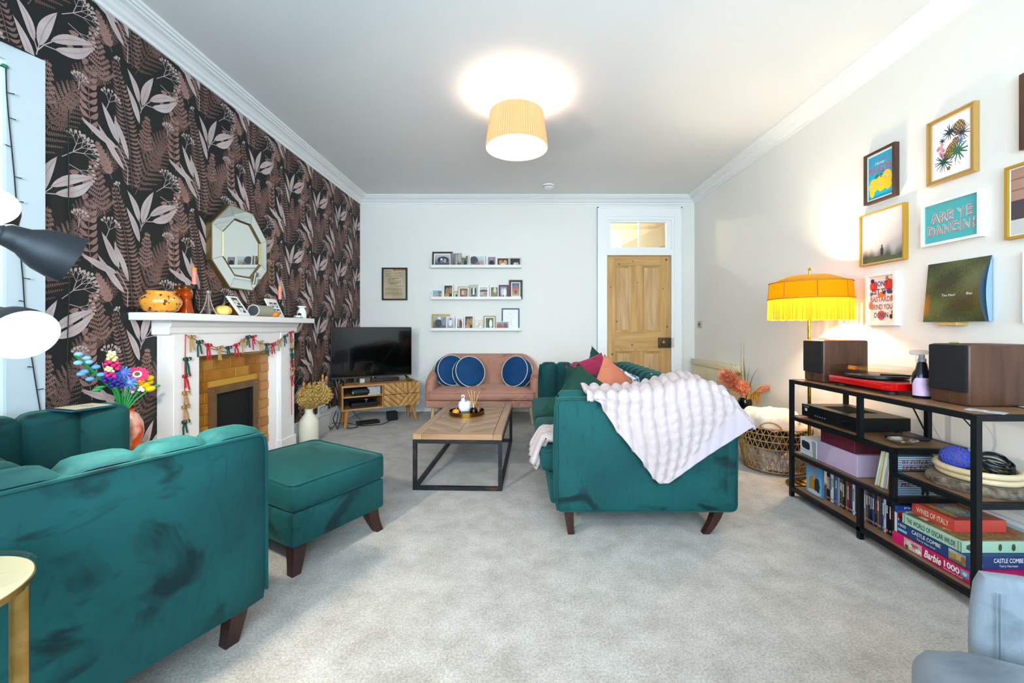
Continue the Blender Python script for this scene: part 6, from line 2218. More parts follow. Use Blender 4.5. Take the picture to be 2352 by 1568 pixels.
# ================================================================ lamps
# fringed floor lamp
fl_ = thing('floor_lamp', 'brass floor lamp with mustard fringed shade by the right wall', 'lamp', (1.969, 2.80, 0))
PB = mat('polished_brass', '#c79a3c', 0.18, 1.0)
MB().lathe([(0, 0), (.138, 0), (.138, .012), (.125, .018), (.115, .018), (.105, .028), (.085, .030), (.078, .040), (.055, .043), (.045, .055), (.02, .065), (.012, .09), (.011, .11)], 48).build('base', PB, fl_)
MB().cyl((0, 0, .1), (0, 0, 1.36), .0105, n=14).build('pole', PB, fl_)
SHD = translucent('mustard_fabric', '#cf7408', 0.13)
SHT = translucent('mustard_braid', '#c08a34', 0.1)
FRI = translucent('yellow_fringe', '#e6a524', 0.15)
MB().lathe([(.236, 1.395), (.241, 1.34), (.243, 1.285)], 64).build('lamp_shade', SHD, fl_, 60)
MB().lathe([(.236, 1.395), (.17, 1.423), (.12, 1.443)], 64).build('shade_top', translucent('mustard_top', '#b9822e', 0.06), fl_, 60)
MB().cyl((0, 0, 1.36), (0, 0, 1.488), .006, n=8).lathe([(0, 1.478), (.012, 1.478), (.008, 1.495), (0, 1.5)], 12).build('finial', PB, fl_)
for i in range(8):
    a = 2 * PI * i / 8 + .35
    MB().tube([(.2372 * math.cos(a), .2372 * math.sin(a), 1.395), (.2442 * math.cos(a), .2442 * math.sin(a), 1.285)], .0022, 5).build('shade_rib', mat('shade_seam', '#8a5410', 0.7), fl_)
for z, r in ((1.395, .237), (1.285, .245)):
    MB().tube([(r * math.cos(2 * PI * i / 64), r * math.sin(2 * PI * i / 64), z) for i in range(64)], .0045, 6, closed=True).build('braid', SHT, fl_)
fm_ = MB()
NF = 220
rf = random.Random(6)
for i in range(NF):
    a = 2 * PI * i / NF
    j = (rf.random() - .5) * .004
    r0, r1 = .244, .247 + j
    a2 = a + (rf.random() - .5) * .02
    wdt = .0034 / .245
    zb_ = 1.142 + (rf.random() - .5) * .006
    fm_.add([(r0 * math.cos(a - wdt), r0 * math.sin(a - wdt), 1.283), (r0 * math.cos(a + wdt), r0 * math.sin(a + wdt), 1.283), (r1 * math.cos(a2 + wdt), r1 * math.sin(a2 + wdt), zb_), (r1 * math.cos(a2 - wdt), r1 * math.sin(a2 - wdt), zb_)], [(0, 1, 2, 3)])
fm_.build('fringe', FRI, fl_, 0)['kind'] = 'stuff'
MB().ell((0, .03, 1.33), (.022, .022, .026), 16, 10).build('bulb', mat('lit_bulb_amber', '#ffffff', emit=25, emit_col='#ffe2b0'), fl_)
lamp('floor_lamp_light', 'POINT', (1.969, 2.83, 1.33), 46, (1.0, 0.86, 0.62), radius=0.04)

# three-headed black lamp on the left
hk = thing('reading_lamp', 'black three-headed floor lamp on the left edge with lit heads', 'lamp', (-1.42, .90, 0))
BLK = mat('matt_charcoal', '#23272c', 0.5, 0.2)
INNER = mat('lamp_white_inside', '#f4f2ea', 0.5)
MB().lathe([(0, 0), (.13, 0), (.13, .012), (.10, .024), (.02, .03), (0, .03)], 36).build('base', BLK, hk)
MB().cyl((0, 0, .03), (0, 0, 1.52), .011, n=12).build('pole', BLK, hk)


def head(attach, c, d, lit, lw):
    """spot head: c = mouth centre (local), d = unit direction it points"""
    d = Vector(d).normalized()
    c = Vector(c)
    q = d.to_track_quat('Z', 'Y')
    o = bpy.data.objects.new('lamp_head', None)
    o.empty_display_size = .05
    pr = [(.0, -.128), (.020, -.127), (.027, -.118), (.029, -.104), (.033, -.088), (.044, -.072), (.053, -.054), (.060, -.025), (.063, 0), (.0605, 0), (.057, -.025), (.049, -.054), (.03, -.074), (0, -.078)]
    mb = MB().lathe(pr, 36)
    mb.mi = [0 if (k % (len(pr) - 1)) < 8 else 1 for k in range(len(mb.f))]
    h_ = mb.build('lamp_head', [BLK, INNER], hk, 50)
    h_.location = c
    h_.rotation_mode = 'QUATERNION'
    h_.rotation_quaternion = q
    back = c - d * .115
    MB().tube([(0, 0, attach), (back.x * .4, back.y * .4, (attach + back.z) / 2 + .01), tuple(back)], .008, 8).build('arm', BLK, hk)
    MB().cyl((0, 0, attach - .02), (0, 0, attach + .02), .02, n=14).ell(tuple(back), .024, 12, 8).build('joint', BLK, hk)
    bl = MB().ell((0, 0, -.042), (.045, .045, .036), 18, 12).build('bulb', mat('lit_bulb_white', '#ffffff', emit=30, emit_col='#fff2dc') if lit else INNER, h_)
    if lit:
        p = Vector((-1.42, .90, 0)) + c + d * .03
        l_ = lamp('reading_lamp_light', 'SPOT', p, lw, (1.0, 0.93, 0.80), radius=.05, spot=math.radians(165), blend=.5)
        l_.rotation_euler = (-d).to_track_quat('Z', 'Y').to_euler()


# lower head looks at the room, middle one points away to the right, upper one faces the ceiling and camera
head(1.12, (.225, .085, 1.072), (.80, -.22, -.34), True, 3.5)
head(1.32, (.268, .150, 1.262), (.50, .76, -.40), True, 52)
head(1.44, (.118, .085, 1.385), (.50, -.55, .40), True, 3)
MB().tube([(0, 0, 1.0), (.06, .03, .98), (.13, .05, .96), (.15, .06, .93), (.12, .05, .87), (.05, .02, .84), (0, 0, .80)], .004, 6).build('flex', BLK, hk)

# ---- fairy lights on the window lining
fy = thing('fairy_lights', 'dark green fairy light wire with tiny bulbs hanging by the window', 'lights')
WIR = mat('green_wire', '#1d2a24', 0.6)
rw_ = random.Random(12)


def wire(pts, nm='wire'):
    return MB().tube(pts, .0022, 5).build(nm, WIR, fy)


def on_lining(t, z, d=.018):
    return emb(t, d, z)


p1 = [(.128, 2.17), (.118, 2.16), (.116, 2.06), (.112, 1.96), (.104, 1.84), (.095, 1.72), (.090, 1.62), (.083, 1.50), (.078, 1.42), (.07, 1.3), (.066, 1.2), (.06, 1.1), (.05, 1.0), (.04, .92), (.03, .82), (.016, .72)]
wire([on_lining(a + (rw_.random() - .5) * .003, z) for a, z in p1])
for k, (a, z) in enumerate(p1[1:-1]):
    q = on_lining(a, z)
    s_ = 1 if k % 3 else -1
    e2 = on_lining(a - s_ * .022, z - .004 + .008 * rw_.random(), .024)
    MB().tube([q, e2], [.0016, .0026], 5).build('bulb_stem', WIR, fy)
    MB().ell(e2, .0034, 8, 6).build('fairy_bulb', mat('clear_bulb', '#cfd4cc', 0.2), fy)
MB().ell(on_lining(.122, 2.165), (.01, .012, .008), 8, 6).build('knot', mat('green_tape', '#1f8a5c', 0.5), fy)
p2 = [(1.90, 2.10), (1.895, 1.95), (1.90, 1.80), (1.897, 1.65), (1.905, 1.58), (1.898, 1.50), (1.90, 1.36), (1.90, 1.2), (1.895, 1.05), (1.89, .9), (1.90, .8), (1.93, .76)]
wire([(XL + .008, y + (rw_.random() - .5) * .004, z) for y, z in p2])
for y, z in p2[1:-1:2]:
    MB().tube([(XL + .008, y, z), (XL + .016, y + (.025 if rw_.random() > .5 else -.025), z)], [.0014, .0024], 5).build('bulb_stem', WIR, fy)

# ================================================================ laundry basket
lb = thing('laundry_basket', 'open woven rattan basket full of laundry beside the floor lamp', 'basket', (1.965, 3.19, 0))
RAT = mat('rattan', '#a5763c', 0.55, col2='#c09050', scale=30)
ZR = [.02, .075, .135, .195, .25, .30, .345]
RR = lambda z: .205 + .045 * math.sin(PI * .5 * z / .345)
for z in ZR:
    r = RR(z)
    MB().tube([(r * math.cos(2 * PI * i / 56), r * math.sin(2 * PI * i / 56), z) for i in range(56)], .0065 if z > .34 else .0045, 6, closed=True).build('hoop', RAT, lb)
NZ = 38
for k in range(len(ZR) - 1):
    mb = MB()
    for i in range(NZ):
        a0 = 2 * PI * (i + .5 * (k % 2)) / NZ
        a1 = a0 + PI / NZ
        a2 = a0 + 2 * PI / NZ
        r0, r1 = RR(ZR[k]), RR(ZR[k + 1])
        mb.tube([(r0 * math.cos(a0), r0 * math.sin(a0), ZR[k]), (r1 * math.cos(a1), r1 * math.sin(a1), ZR[k + 1])], .0032, 5)
        mb.tube([(r1 * math.cos(a1 + .02), r1 * math.sin(a1 + .02), ZR[k + 1]), (r0 * math.cos(a2), r0 * math.sin(a2), ZR[k])], .0032, 5)
    mb.build('zigzag_weave', RAT, lb, 60)
MB().lathe([(0, .012), (.2, .012), (.2, .02), (0, .02)], 40).build('bottom', RAT, lb)
for a in (-2.2, .9):
    MB().tube([(RR(.345) * math.cos(a + t * .28), RR(.345) * math.sin(a + t * .28), .345 + .05 * math.sqrt(max(0, 1 - t * t))) for t in [-1, -.9, -.6, -.2, .2, .6, .9, 1]], .006, 6).build('handle', RAT, lb)
LW_ = mat('white_laundry', '#e9e2d8', 0.9, col2='#d8c8b8', scale=12, bump=.2, bscale=30)


def cloth(name, c, rx, ry, h_, mt, label, seed, flat=.55, base=0.0):
    rc_ = random.Random(seed)
    ph_ = [rc_.random() * 6 for _ in range(6)]

    def g(u, v):
        a = 2 * PI * u
        t = v
        r = math.sin(t * PI * .5)
        k = 1 + .10 * math.sin(a * 3 + ph_[0]) + .06 * math.sin(a * 7 + ph_[1])
        z = h_ * (math.cos(t * PI * .5) ** flat) + .012 * math.sin(a * 5 + t * 9 + ph_[2]) * r + .008 * math.sin(a * 11 + ph_[3]) * r
        return (c[0] + rx * r * k * math.cos(a), c[1] + ry * r * k * math.sin(a), c[2] + base + z)
    mb = MB().grid(g, 48, 12, cu=True)
    mb.grid(lambda u, v: (c[0] + rx * (1 - v) * math.cos(-2 * PI * u), c[1] + ry * (1 - v) * math.sin(-2 * PI * u), c[2]), 48, 1, cu=True)
    o = mb.build(name, mt, None, 60)
    tag(o, label, 'laundry', 'laundry in the rattan basket')
    return o


cloth('folded_towel', (1.93, 3.17, .335), .20, .17, .13, LW_, 'cream folded towel on top of the rattan basket', 1, .35)
cloth('crumpled_garment', (2.06, 3.10, .315), .13, .12, .085, mat('grey_white_garment', '#cfc6b8', 0.9, col2='#3a3630', scale=16, lo=.52, hi=.6), 'black and white crumpled garment at the front of the basket', 2, .5)
cloth('dark_laundry', (1.965, 3.19, .19), .19, .19, .13, mat('black_cotton', '#1c1c20', 0.9, col2='#34343c', scale=14), 'dark clothes showing through the upper basket weave', 3, .3)
cloth('pale_laundry', (1.965, 3.19, .025), .185, .185, .16, mat('lilac_cotton', '#cdc2c6', 0.9, col2='#9a9aa4', scale=18, lo=.4, hi=.6), 'pale clothes showing through the lower basket weave', 4, .2)

# ================================================================ dried plants behind the sofa
pst = thing('plant_stand', 'small black plant stand between the sofa and the radiator wall', 'stand', (2.03, 3.72, 0))
MB().lathe([(0, .30), (.12, .30), (.12, .315), (0, .315)], 32).build('top', mat('black_lacquer', '#121316', 0.35), pst)
for i in range(3):
    a = .4 + i * 2 * PI / 3
    MB().cyl((.11 * math.cos(a), .11 * math.sin(a), 0), (.09 * math.cos(a), .09 * math.sin(a), .30), .01, n=8).build('leg', mat('black_lacquer'), pst)
dpl = thing('dried_plant', 'coral pampas and straw grass in a glossy black vase', 'plant', (2.03, 3.72, .3155))
MB().lathe([(0, 0), (.05, 0), (.055, .01), (.06, .10), (.05, .13), (.046, .13), (.05, .1), (0, .02)], 28).build('vase', mat('black_glaze', '#0b0b0d', 0.12, coat=.4), dpl)
COR = mat('coral_plume', '#e0764a', 0.9, col2='#f4a880', scale=30)
STRW = mat('straw_grass', '#c9983c', 0.8)
GRN = mat('dry_green_blade', '#5c5a34', 0.8)


def plume3(base, tip, wd, n, mt, seed, droop=.0, L_=.06):
    r = random.Random(seed)
    b, t = Vector(base), Vector(tip)
    mb = MB()
    mb.tube([b, b.lerp(t, .5) + Vector((0, 0, .02)), t], [.003, .002, .001], 5)
    ax = (t - b).normalized()
    for i in range(n):
        f = .25 + .75 * r.random()
        p = b.lerp(t, f) + Vector((0, 0, .02 * math.sin(PI * f)))
        dv_ = Vector((r.gauss(0, 1), r.gauss(0, 1), r.gauss(0, 1)))
        dv_ = (dv_ - ax * dv_.dot(ax)).normalized()
        k = wd * math.sin(PI * min(.98, (f - .2) / .85)) ** .6 * (.5 + .5 * r.random())
        e_ = p + dv_ * k + ax * L_ * (.6 + .6 * r.random()) - Vector((0, 0, droop * r.random()))
        m_ = p.lerp(e_, .5) + dv_ * k * .25
        s_ = ax.cross(dv_) * .0016
        mb.add([p - s_, p + s_, m_ + s_, m_ - s_], [(0, 1, 2, 3)])
        mb.add([m_ - s_, m_ + s_, e_], [(0, 1, 2)])
    return mb


plume3((0, 0, .14), (-.20, -.03, .36), .11, 1300, COR, 1, .05).build('coral_plume', COR, dpl, 0)
plume3((0, 0, .13), (-.07, -.07, .27), .09, 700, COR, 4, .07).build('coral_plume', COR, dpl, 0)
plume3((.02, 0, .12), (.22, .02, .22), .05, 300, COR, 2, .02).build('coral_plume', COR, dpl, 0)
plume3((.01, 0, .10), (.10, -.05, .20), .05, 420, STRW, 3, .16, .03).build('straw_plume', STRW, dpl, 0)
plume3((.03, 0, .12), (.06, .02, .27), .03, 160, STRW, 5, .1, .03).build('straw_plume', STRW, dpl, 0)
for i, (dx, dy, dz) in enumerate(((-.10, 0, .38), (-.13, .02, .40), (-.01, 0, .44), (.0, .03, .40), (.04, 0, .34), (.13, .02, .34), (-.04, .02, .42), (.22, -.03, .18), (.2, 0, .12))):
    b = Vector((.01, 0, .12))
    e_ = Vector((dx, dy, .10 + dz * .9))
    m_ = b.lerp(e_, .55) + Vector((0, 0, .05))
    MB().tube([b, m_, e_], [.0035, .0028, .0006], 5).build('grass_blade', GRN if i < 6 else STRW, dpl)

# ================================================================ things on the coffee table
CT = math.radians(-2)


def onct(x, y):
    return (-.41 + x * math.cos(CT) - y * math.sin(CT), 3.335 + x * math.sin(CT) + y * math.cos(CT), .3765)


ty = thing('serving_tray', 'round mirrored brass tray on the coffee table', 'tray', onct(-.045, .055))
DKB = mat('antique_brass', '#8a662a', 0.22, 1.0)
MB().lathe([(.140, .002), (.142, .0), (.146, .0), (.146, .030), (.142, .030), (.141, .006)], 64).build('rim', DKB, ty)
MB().lathe([(0, .0), (.141, .0), (.141, .005), (0, .005)], 64).build('mirror_base', mat('smoked_mirror', '#6a655c', 0.05, 1.0), ty)
tx_, ty_, tz_ = onct(-.045, .055)
TZ_ = tz_ + .0055
gourd('mini_pumpkin', (tx_ - .085, ty_ - .045, TZ_), .028, .042, '#f08c0c', '#f6a832', 'tiny orange pumpkin on the brass tray')
bp_ = thing('ceramic_pot', 'white ceramic bird pot with a gold beak on the brass tray', 'pot', (tx_ - .022, ty_ + .035, TZ_))
MB().lathe([(0, 0), (.03, 0), (.045, .012), (.056, .04), (.057, .06), (.050, .085), (.042, .094), (.038, .094), (.044, .085), (.05, .06), (.04, .015), (0, .008)], 36, wob=lambda a: 1 + .02 * math.sin(a * 5)).build('bowl', mat('white_stoneware', '#f0eeea', 0.35, bump=.3, bscale=40), bp_, 60)
MB().lathe([(.020, .085), (.017, .105), (.013, .118), (.012, .125)], 20, c=(-.014, -.01, 0)).ell((-.014, -.01, .132), .0165, 16, 10).build('bird_head', mat('white_stoneware'), bp_, 60)
MB().ell((-.014, -.0235, .132), .009, 14, 10).build('gold_beak', mat('gold_lustre', '#d0a830', 0.2, 1.0), bp_)
cd = thing('candle_jar', 'clear glass candle jar with orange floral print on the tray', 'candle', (tx_ + .066, ty_ + .035, TZ_))
MB().lathe([(0, .0), (.036, 0), (.038, .004), (.038, .078), (.036, .078), (.036, .006), (0, .006)], 32).build('jar', glassy('clear_glass', '#fafafa', 1.45), cd, 60)
MB().lathe([(0, .007), (.0345, .007), (.0345, .04), (0, .04)], 28).build('wax', mat('peach_wax', '#f0c0a0', 0.5), cd)
fr_ = MB()
rq = random.Random(13)
for i in range(26):
    a = rq.random() * 2 * PI
    z = .012 + rq.random() * .058
    fr_.ell((.0384 * math.cos(a), .0384 * math.sin(a), z), (.006, .006, .0065), 7, 5, i % 3)
fr_.build('floral_print', [mat('petal_orange', '#d86a28', 0.6), mat('petal_red', '#b83a3c', 0.6), mat('petal_grey', '#8a8690', 0.6)], cd)
rdf = thing('reed_diffuser', 'glass reed diffuser bottle with four straw reeds on the tray', 'diffuser', (tx_ + .062, ty_ - .05, TZ_))
MB().lathe([(0, .0), (.028, 0), (.033, .004), (.033, .036), (.026, .052), (.012, .058), (.011, .062), (.011, .056), (.03, .036), (.03, .005), (0, .004)], 28).build('bottle', glassy('grey_brown_glass', '#c4b098', 1.45), rdf, 60)
MB().lathe([(.0125, .056), (.0125, .076), (.010, .077), (.009, .077)], 20).build('collar', mat('silver_collar', '#d8d8dc', 0.2, 0.9), rdf)
RED_ = mat('straw_reed', '#e0b868', 0.6)
for dx, dy, h_ in ((-.05, .02, .195), (-.022, .0, .20), (.006, .01, .19), (.048, -.01, .19)):
    MB().cyl((-dx * .3, -dy * .3, .006), (dx, dy, h_), .0022, n=7).build('reed', RED_, rdf)
for k, (dz, c, nm, r) in enumerate(((0, '#d8c8b4', 'cream stone', .047), (.0105, '#4c4a48', 'dark grey', .045))):
    co = MB().lathe([(0, 0), (r, 0), (r, .009), (0, .009)], 6).build('hexagonal_coaster', mat('coaster_' + c[1:], c, 0.6), None, 0, (tx_ - .002, ty_ - .062, TZ_ + dz), (0, 0, .26 + k * .1))
    tag(co, '%s hexagonal coaster, %s of two on the tray' % (nm, 'lower' if k == 0 else 'upper'), 'coaster', 'coasters on the tray')

# ================================================================ things in and around the television stand


def onts(x, y, z):
    return (TSC[0] + x * math.cos(TSR) - y * math.sin(TSR), TSC[1] + x * math.sin(TSR) + y * math.cos(TSR), z)


def tsobj(name, mb, mats, loc, label, cat, rz=0):
    o = mb.build(name, mats, None, 40, onts(*loc), (0, 0, TSR + rz))
    return tag(o, label, cat)


hs = thing('carry_case', 'rounded black zip case on the upper shelf of the television stand', 'case', onts(-.22, -.02, .3455), TSR)
MB().rbox(-.10, .10, -.09, .09, 0, .075, .03, 4).build('shell', mat('black_nylon', '#131315', 0.6), hs)
MB().tube(rrect(-.1005, .1005, -.0905, .0905, .038, .032), .003, 5, closed=True).build('zip', mat('zip_grey', '#3c3c40', 0.5), hs)
MB().rbox(-.09, -.075, -.094, -.088, .02, .05, .002, 1).build('zip_tag', mat('silver_collar'), hs)
pb = thing('patterned_box', 'small black and white chevron-print box in the television stand', 'box', onts(-.075, -.02, .3455), TSR)
MB().rbox(-.07, .065, -.08, .08, 0, .088, .002, 1).build('carton', mat('white_card'), pb, 0)
zz = MB()
for k in range(7):
    z = .006 + k * .012
    for i in range(11):
        x0_, x1_ = -.068 + i * .012, -.068 + (i + 1) * .012
        za, zb2 = (z, z + .007) if i % 2 == 0 else (z + .007, z)
        zz.add([(x0_, -.0806, za), (x1_, -.0806, zb2), (x1_, -.0806, zb2 + .005), (x0_, -.0806, za + .005)], [(0, 1, 2, 3)])
zz.build('chevron_print', mat('ink_black'), pb, 0)
gc_ = thing('games_console', 'black slab games console on the lower shelf of the television stand', 'console', onts(-.175, 0, .2105), TSR)
MB().rbox(-.14, .13, -.11, .10, .0, .026, .002, 1).rbox(-.142, .132, -.115, .10, .029, .055, .002, 1).build('case', mat('console_black', '#1a1a1b', 0.35), gc_, 0)
MB().box(-.14, .13, -.105, .1, .026, .029).build('light_slot', mat('slot_black', '#050506', 0.5), gc_, 0)
tsobj('steel_dish', MB().lathe([(0, .0), (.012, 0), (.004, .005), (.004, .012), (.022, .02), (.024, .03), (.02, .022), (0, .014)], 24), mat('silver_collar'), (-.155, -.06, .2660), 'tiny silver cup standing on the games console', 'cup')
tsobj('router', MB().rbox(-.12, .12, -.06, .06, 0, .03, .004, 1), mat('router_black', '#17181a', 0.4), (-.12, .03, .0005), 'flat black router on the carpet under the television stand', 'router')
tsobj('network_box', MB().rbox(-.055, .055, -.05, .05, 0, .10, .004, 1), mat('router_black'), (.16, .07, .0005), 'black box on the carpet behind the stand legs', 'box')
tsobj('gold_lotus', MB().lathe([(0, 0), (.02, 0), (.032, .012), (.036, .026), (.028, .03), (.02, .018), (0, .01)], 24, wob=lambda a: 1 + .08 * math.sin(a * 8)), mat('gold_lustre'), (.33, -.085, .4635), 'small gold lotus tealight holder on the television stand', 'ornament')
tsobj('adapter_box', MB().rbox(-.025, .025, -.012, .012, 0, .045, .003, 1), mat('cream_plastic', '#d9d4c0', 0.5), (-.175, .06, .4635), 'small cream plastic box under the television', 'box')
tsobj('sound_bar', MB().rbox(-.10, .22, -.03, .03, 0, .042, .006, 2), mat('dark_maroon_box', '#241214', 0.6, col2='#3a2c2c', scale=60), (.02, .075, .4635), 'long dark box lying behind the television foot', 'speaker')
cab = MB()
for pts in ([(-.46, -.05, .19), (-.50, -.10, .12), (-.46, -.14, .01), (-.44, -.12, .06), (-.41, -.08, .19)], [(-.56, -.12, .08), (-.52, -.14, .02), (-.46, -.10, .09), (-.44, -.04, .17)],
            [(-.5, -.02, .06), (-.35, -.05, .05), (-.2, -.09, .006), (.0, -.12, .006), (.1, -.06, .02)], [(-.3, -.06, .18), (-.22, -.09, .08), (-.26, -.12, .01), (-.34, -.14, .008), (-.40, -.1, .02)],
            [(-.66, -.16, .11), (-.64, -.14, .125), (-.62, -.15, .11), (-.64, -.17, .10), (-.67, -.17, .11), (-.68, -.2, .01)], [(-.62, -.15, .11), (-.58, -.14, .06), (-.54, -.11, .09)]):
    sm2 = []
    for i in range(len(pts) - 1):
        for t in (0, .33, .67):
            sm2.append(tuple(pts[i][k] * (1 - t) + pts[i + 1][k] * t for k in range(3)))
    sm2.append(pts[-1])
    for _ in range(2):
        sm3 = [sm2[0]]
        for p, q in zip(sm2, sm2[1:]):
            sm3 += [tuple(p[k] * .75 + q[k] * .25 for k in range(3)), tuple(p[k] * .25 + q[k] * .75 for k in range(3))]
        sm2 = sm3 + [sm2[-1]]
    cab.tube([onts(*p) for p in sm2], .0045, 6)
tag(cab.build('power_cables', mat('black_cable'), None, 60), 'black power cables tangled under the television stand', 'cable')
ps = thing('wall_socket', 'white double wall socket with plugs beside the television stand', 'socket', (XL + .0005, 4.30, .235))
MB().rbox(0, .012, -.075, .075, -.043, .043, .003, 1).build('plate', GLOSSW, ps)
for y, z in ((-.035, .0), (.035, .0)):
    MB().rbox(.012, .05, y - .026, y + .026, z - .028, z + .028, .005, 1).build('plug', mat('plug_grey', '#c9c9c6', 0.5), ps)
ex_ = MB().rbox(-.03, .03, -.11, .11, 0, .17, .004, 1).build('extension_block', mat('plug_grey'), None, 0, (XL + .055, 4.20, .0005))
tag(ex_, 'grey upright extension block against the skirting behind the white vase', 'socket')

# ---- white churn vase with dried flowers
cv = thing('floor_vase', 'cream churn-shaped floor vase with dried tan flowers by the fireplace', 'vase', (-1.975, 3.80, 0))
MB().lathe([(0, 0), (.078, 0), (.083, .01), (.083, .215), (.078, .235), (.05, .275), (.036, .295), (.034, .33), (.038, .338), (.032, .338), (.03, .30), (0, .29)], 40).build('vessel', mat('cream_ceramic', '#ece4d0', 0.4), cv)
DRY = mat('dried_gypsophila', '#c09848', 0.9, col2='#dab870', scale=40)
rdv = random.Random(17)
for k, (cx_, cy_, cz_, r_, n_) in enumerate(((.045, .05, .47, .115, 1700), (-.03, -.03, .44, .075, 700), (.09, .10, .44, .085, 800))):
    mb = MB()
    for i in range(n_):
        d = Vector((rdv.gauss(0, 1), rdv.gauss(0, 1), rdv.gauss(0, .9)))
        d = d.normalized() * r_ * rdv.random() ** .4
        p = Vector((cx_, cy_, cz_)) + d
        s_ = .0045 + rdv.random() * .004
        u_ = Vector((rdv.gauss(0, 1), rdv.gauss(0, 1), rdv.gauss(0, 1))).normalized() * s_
        v_2 = u_.orthogonal().normalized() * s_
        mb.add([p - u_, p + v_2, p + u_, p - v_2], [(0, 1, 2, 3)])
        if i % 14 == 0:
            mb.tube([(0, 0, .31), tuple(p)], .0007, 3)
    mb.build('flower_cloud', DRY, cv, 0)['kind'] = 'stuff'
for k, (dx, dy, dz) in enumerate(((-.02, -.05, .57), (-.03, -.03, .53), (-.05, -.05, .50), (.02, -.04, .56), (.06, .14, .62), (.07, .12, .585), (.09, .15, .60), (-.01, -.06, .48))):
    MB().tube([(0, 0, .31), (dx * .6, dy * .6, .31 + (dz - .31) * .7), (dx, dy, dz - .02)], .0014, 4).build('stalk', DRY, cv)
    MB().ell((dx, dy, dz), (.011, .011, .022), 10, 8).build('bunny_tail', mat('bunny_tail', '#c08a3c', 0.9), cv)

# ================================================================ plant table behind the armchair: vase and brick flowers
vt = thing('round_stool', 'small orange-topped stool behind the far armchair arm', 'stool', (-1.965, 2.06, 0))
ORG = mat('orange_lacquer', '#d8662a', 0.35)
MB().lathe([(0, .47), (.125, .47), (.13, .478), (.125, .486), (0, .486)], 40).build('seat', mat('pale_wood_top', '#d8b088', 0.5), vt)
for i in range(3):
    a = .6 + i * 2 * PI / 3
    MB().cyl((.11 * math.cos(a), .11 * math.sin(a), 0), (.08 * math.cos(a), .08 * math.sin(a), .47), .011, n=10).build('leg', ORG, vt)
fv = thing('flower_vase', 'orange and pink vase of bright toy-brick flowers behind the armchair', 'vase', (-1.972, 2.02, .4865))
VP = mat('orange_pink_glaze', '#d8480c', 0.15, col2='#e8b0a0', scale=7, lo=.48, hi=.56, coat=.4)
MB().lathe([(0, 0), (.05, 0), (.072, .03), (.082, .08), (.078, .13), (.06, .17), (.045, .185), (.045, .20), (.04, .20), (.04, .18), (.07, .12), (0, .02)], 36).build('vessel', VP, fv, 60)
LG = lambda c: mat('toy_' + c[1:], c, 0.25)


def fpos(px, py, x):
    """tidy spot for a bloom: measured along the wall (y) and up (z) from the vase"""
    return Vector((x, (px - 278) * .00235, .36 + (880 - py) * .0021))


GREEN = LG('#2a9a4c')
stems = []


def stem_to(p, r=.004, m=GREEN):
    MB().tube([(0, 0, .17), (p.x * .5, p.y * .5, .17 + (p.z - .17) * .6), tuple(p)], r, 6).build('stem', m, fv)


def bead_spike(p, hgt, wd, cols, n):
    stem_to(p)
    r = random.Random(int(p.y * 1000) + n)
    mb = MB()
    for i in range(n):
        f = i / n
        a = i * 2.4
        rr2 = wd * (1 - f * .75)
        mb.ell((p.x + rr2 * math.cos(a), p.y + rr2 * math.sin(a), p.z + hgt * f), .0105 * (1 - .3 * f), 8, 6, min(int(f * len(cols)), len(cols) - 1))
    mb.build('flower_spike', [LG(c) for c in cols], fv)


def daisy(p, d, r, col, n, ccol, ring='#f0eeea'):
    stem_to(p)
    d = Vector(d).normalized()
    a = d.orthogonal().normalized()
    b = d.cross(a)
    mb = MB()
    for i in range(n):
        t = 2 * PI * i / n
        u_ = a * math.cos(t) + b * math.sin(t)
        w_2 = d.cross(u_) * (r * .14)
        q = p + u_ * r + d * (.004 * (i % 2))
        mb.add([p - w_2 * .5, q - w_2 - u_ * .004, q + u_ * .003, q + w_2 - u_ * .004, p + w_2 * .5], [(0, 1, 2, 3, 4)], 0)
    mb.cyl(p, p + d * .006, r * .42, n=16, m=1)
    mb.cyl(p + d * .006, p + d * .010, r * .24, n=14, m=2)
    mb.build('bloom', [LG(col), LG(ring), LG(ccol)], fv, 0)


# tall pale-blue delphinium on the left
p = fpos(205, 850, .02)
MB().tube([(0, 0, .17), (.01, -.05, .30), (.015, p.y, p.z), (.02, p.y - .06, p.z + .06)], .0055, 7).build('stem', GREEN, fv)
for (px, py) in ((186, 820), (200, 829), (185, 838), (204, 838), (196, 858), (217, 850), (206, 875), (226, 868), (190, 862)):
    q = fpos(px, py, .02)
    f_s = clampf((q.z - .25) / .25)
    sp_ = Vector((.015, p.y * f_s - .03 * f_s, max(q.z - .015, .2)))
    MB().tube([sp_, q], .002, 5).build('twig', GREEN, fv)
    MB().ell(q, (.014, .017, .011), 10, 7).build('blue_bud', LG('#9cc8f0') if py < 840 else LG('#6aa8e8'), fv)
bead_spike(fpos(252, 858, .01), .085, .026, ['#d8246c', '#e03a7c', '#e8e49a', '#f2f0b8'], 26)
bead_spike(fpos(238, 885, .03), .07, .024, ['#3a2a8c', '#c82a7c', '#d8e0a0'], 24)
bead_spike(fpos(268, 870, -.01), .05, .024, ['#3a3a9c', '#7a5ab8'], 18)
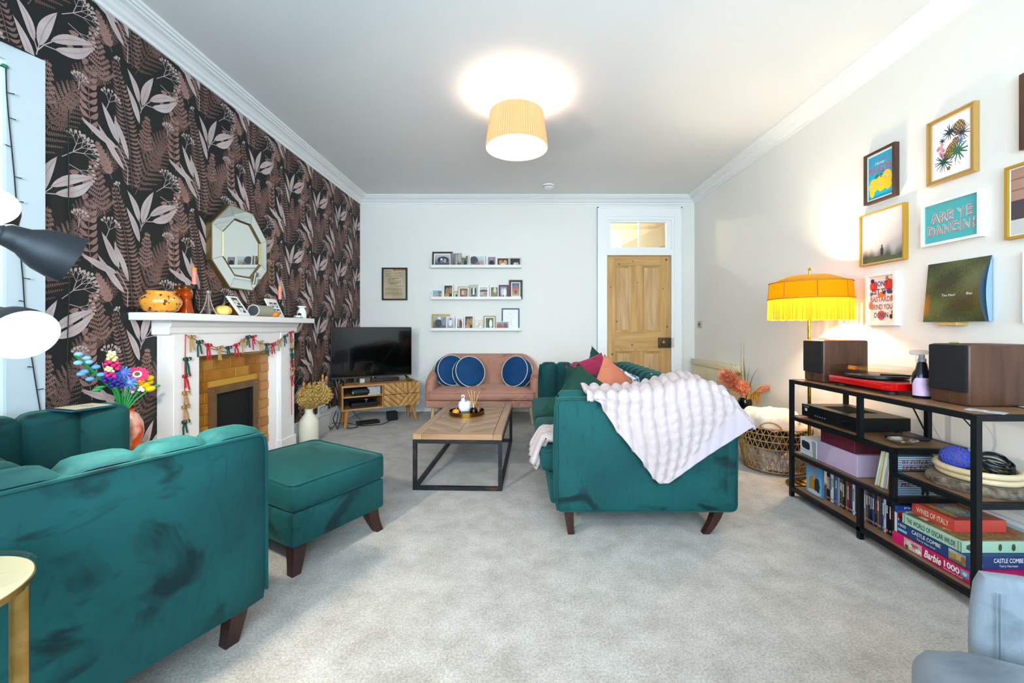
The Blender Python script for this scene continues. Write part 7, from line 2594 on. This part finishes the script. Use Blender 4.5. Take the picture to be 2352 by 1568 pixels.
bead_spike(fpos(246, 897, .045), .045, .026, ['#2a2a7c', '#34349a'], 20)
daisy(fpos(268, 868, .03), (.5, -.8, .3), .030, '#2a6ad0', 12, '#7a6ac8', '#2a6ad0')
daisy(fpos(272, 892, .05), (.5, -.8, .1), .030, '#2463cc', 12, '#7a8ae8', '#2463cc')
daisy(fpos(303, 878, .02), (.55, -.6, .55), .044, '#e0386c', 20, '#8a5a2c')
daisy(fpos(300, 895, .04), (.3, -.8, .5), .020, '#f09a1c', 14, '#f0a82c', '#f08a1c')
for (px, py, rx) in ((330, 890, .02), (338, 902, .0), (315, 905, .03), (322, 915, .045)):
    q = fpos(px, py, rx)
    stem_to(q)
    MB().ell(q, (.020, .026, .016), 12, 8).build('yellow_tulip', LG('#f2c80c'), fv)
mb = MB()
for i in range(14):
    q = fpos(285 + 22 * rdv.random(), 905 + 14 * rdv.random(), .05 * rdv.random())
    mb.ell(q, .008, 7, 5, i % 2)
mb.build('white_blossom', [LG('#f0f0f4'), LG('#c8a8c8')], fv)
for (px, py) in ((222, 895), (215, 900), (296, 902), (290, 890), (310, 898), (345, 912)):
    q = fpos(px, py, .03)
    MB().ell(q, (.010, .024, .007), 8, 6).build('leaf', LG('#3aa85c'), fv)

# e-reader lying on the far arm
tb_ = thing('e_reader', 'e-reader with teal edge lying on the far armchair arm', 'tablet', (-1.86, 1.735, .747), math.radians(-26 + 22))
tb_.rotation_euler = (math.radians(-2), math.radians(3), math.radians(-6))
MB().rbox(-.062, .062, -.085, .085, 0, .008, .003, 1).build('body', mat('teal_case', '#0f5068', 0.4), tb_)
MB().box(-.060, .060, -.083, .083, .008, .0086).build('bezel', mat('reader_bezel', '#17181a', 0.4), tb_, 0)
printed('page', (0, .004, .0088), TOP, .106, .142, 30, 40, lambda u, v: mixc(lin('#d9cfae'), lin('#4c4838'), .6 if .35 < v < .8 and abs(u - .5) < .3 * math.sin(v * 8) ** 2 and math.sin(u * 40 + v * 30) > -.2 else 0), tb_)
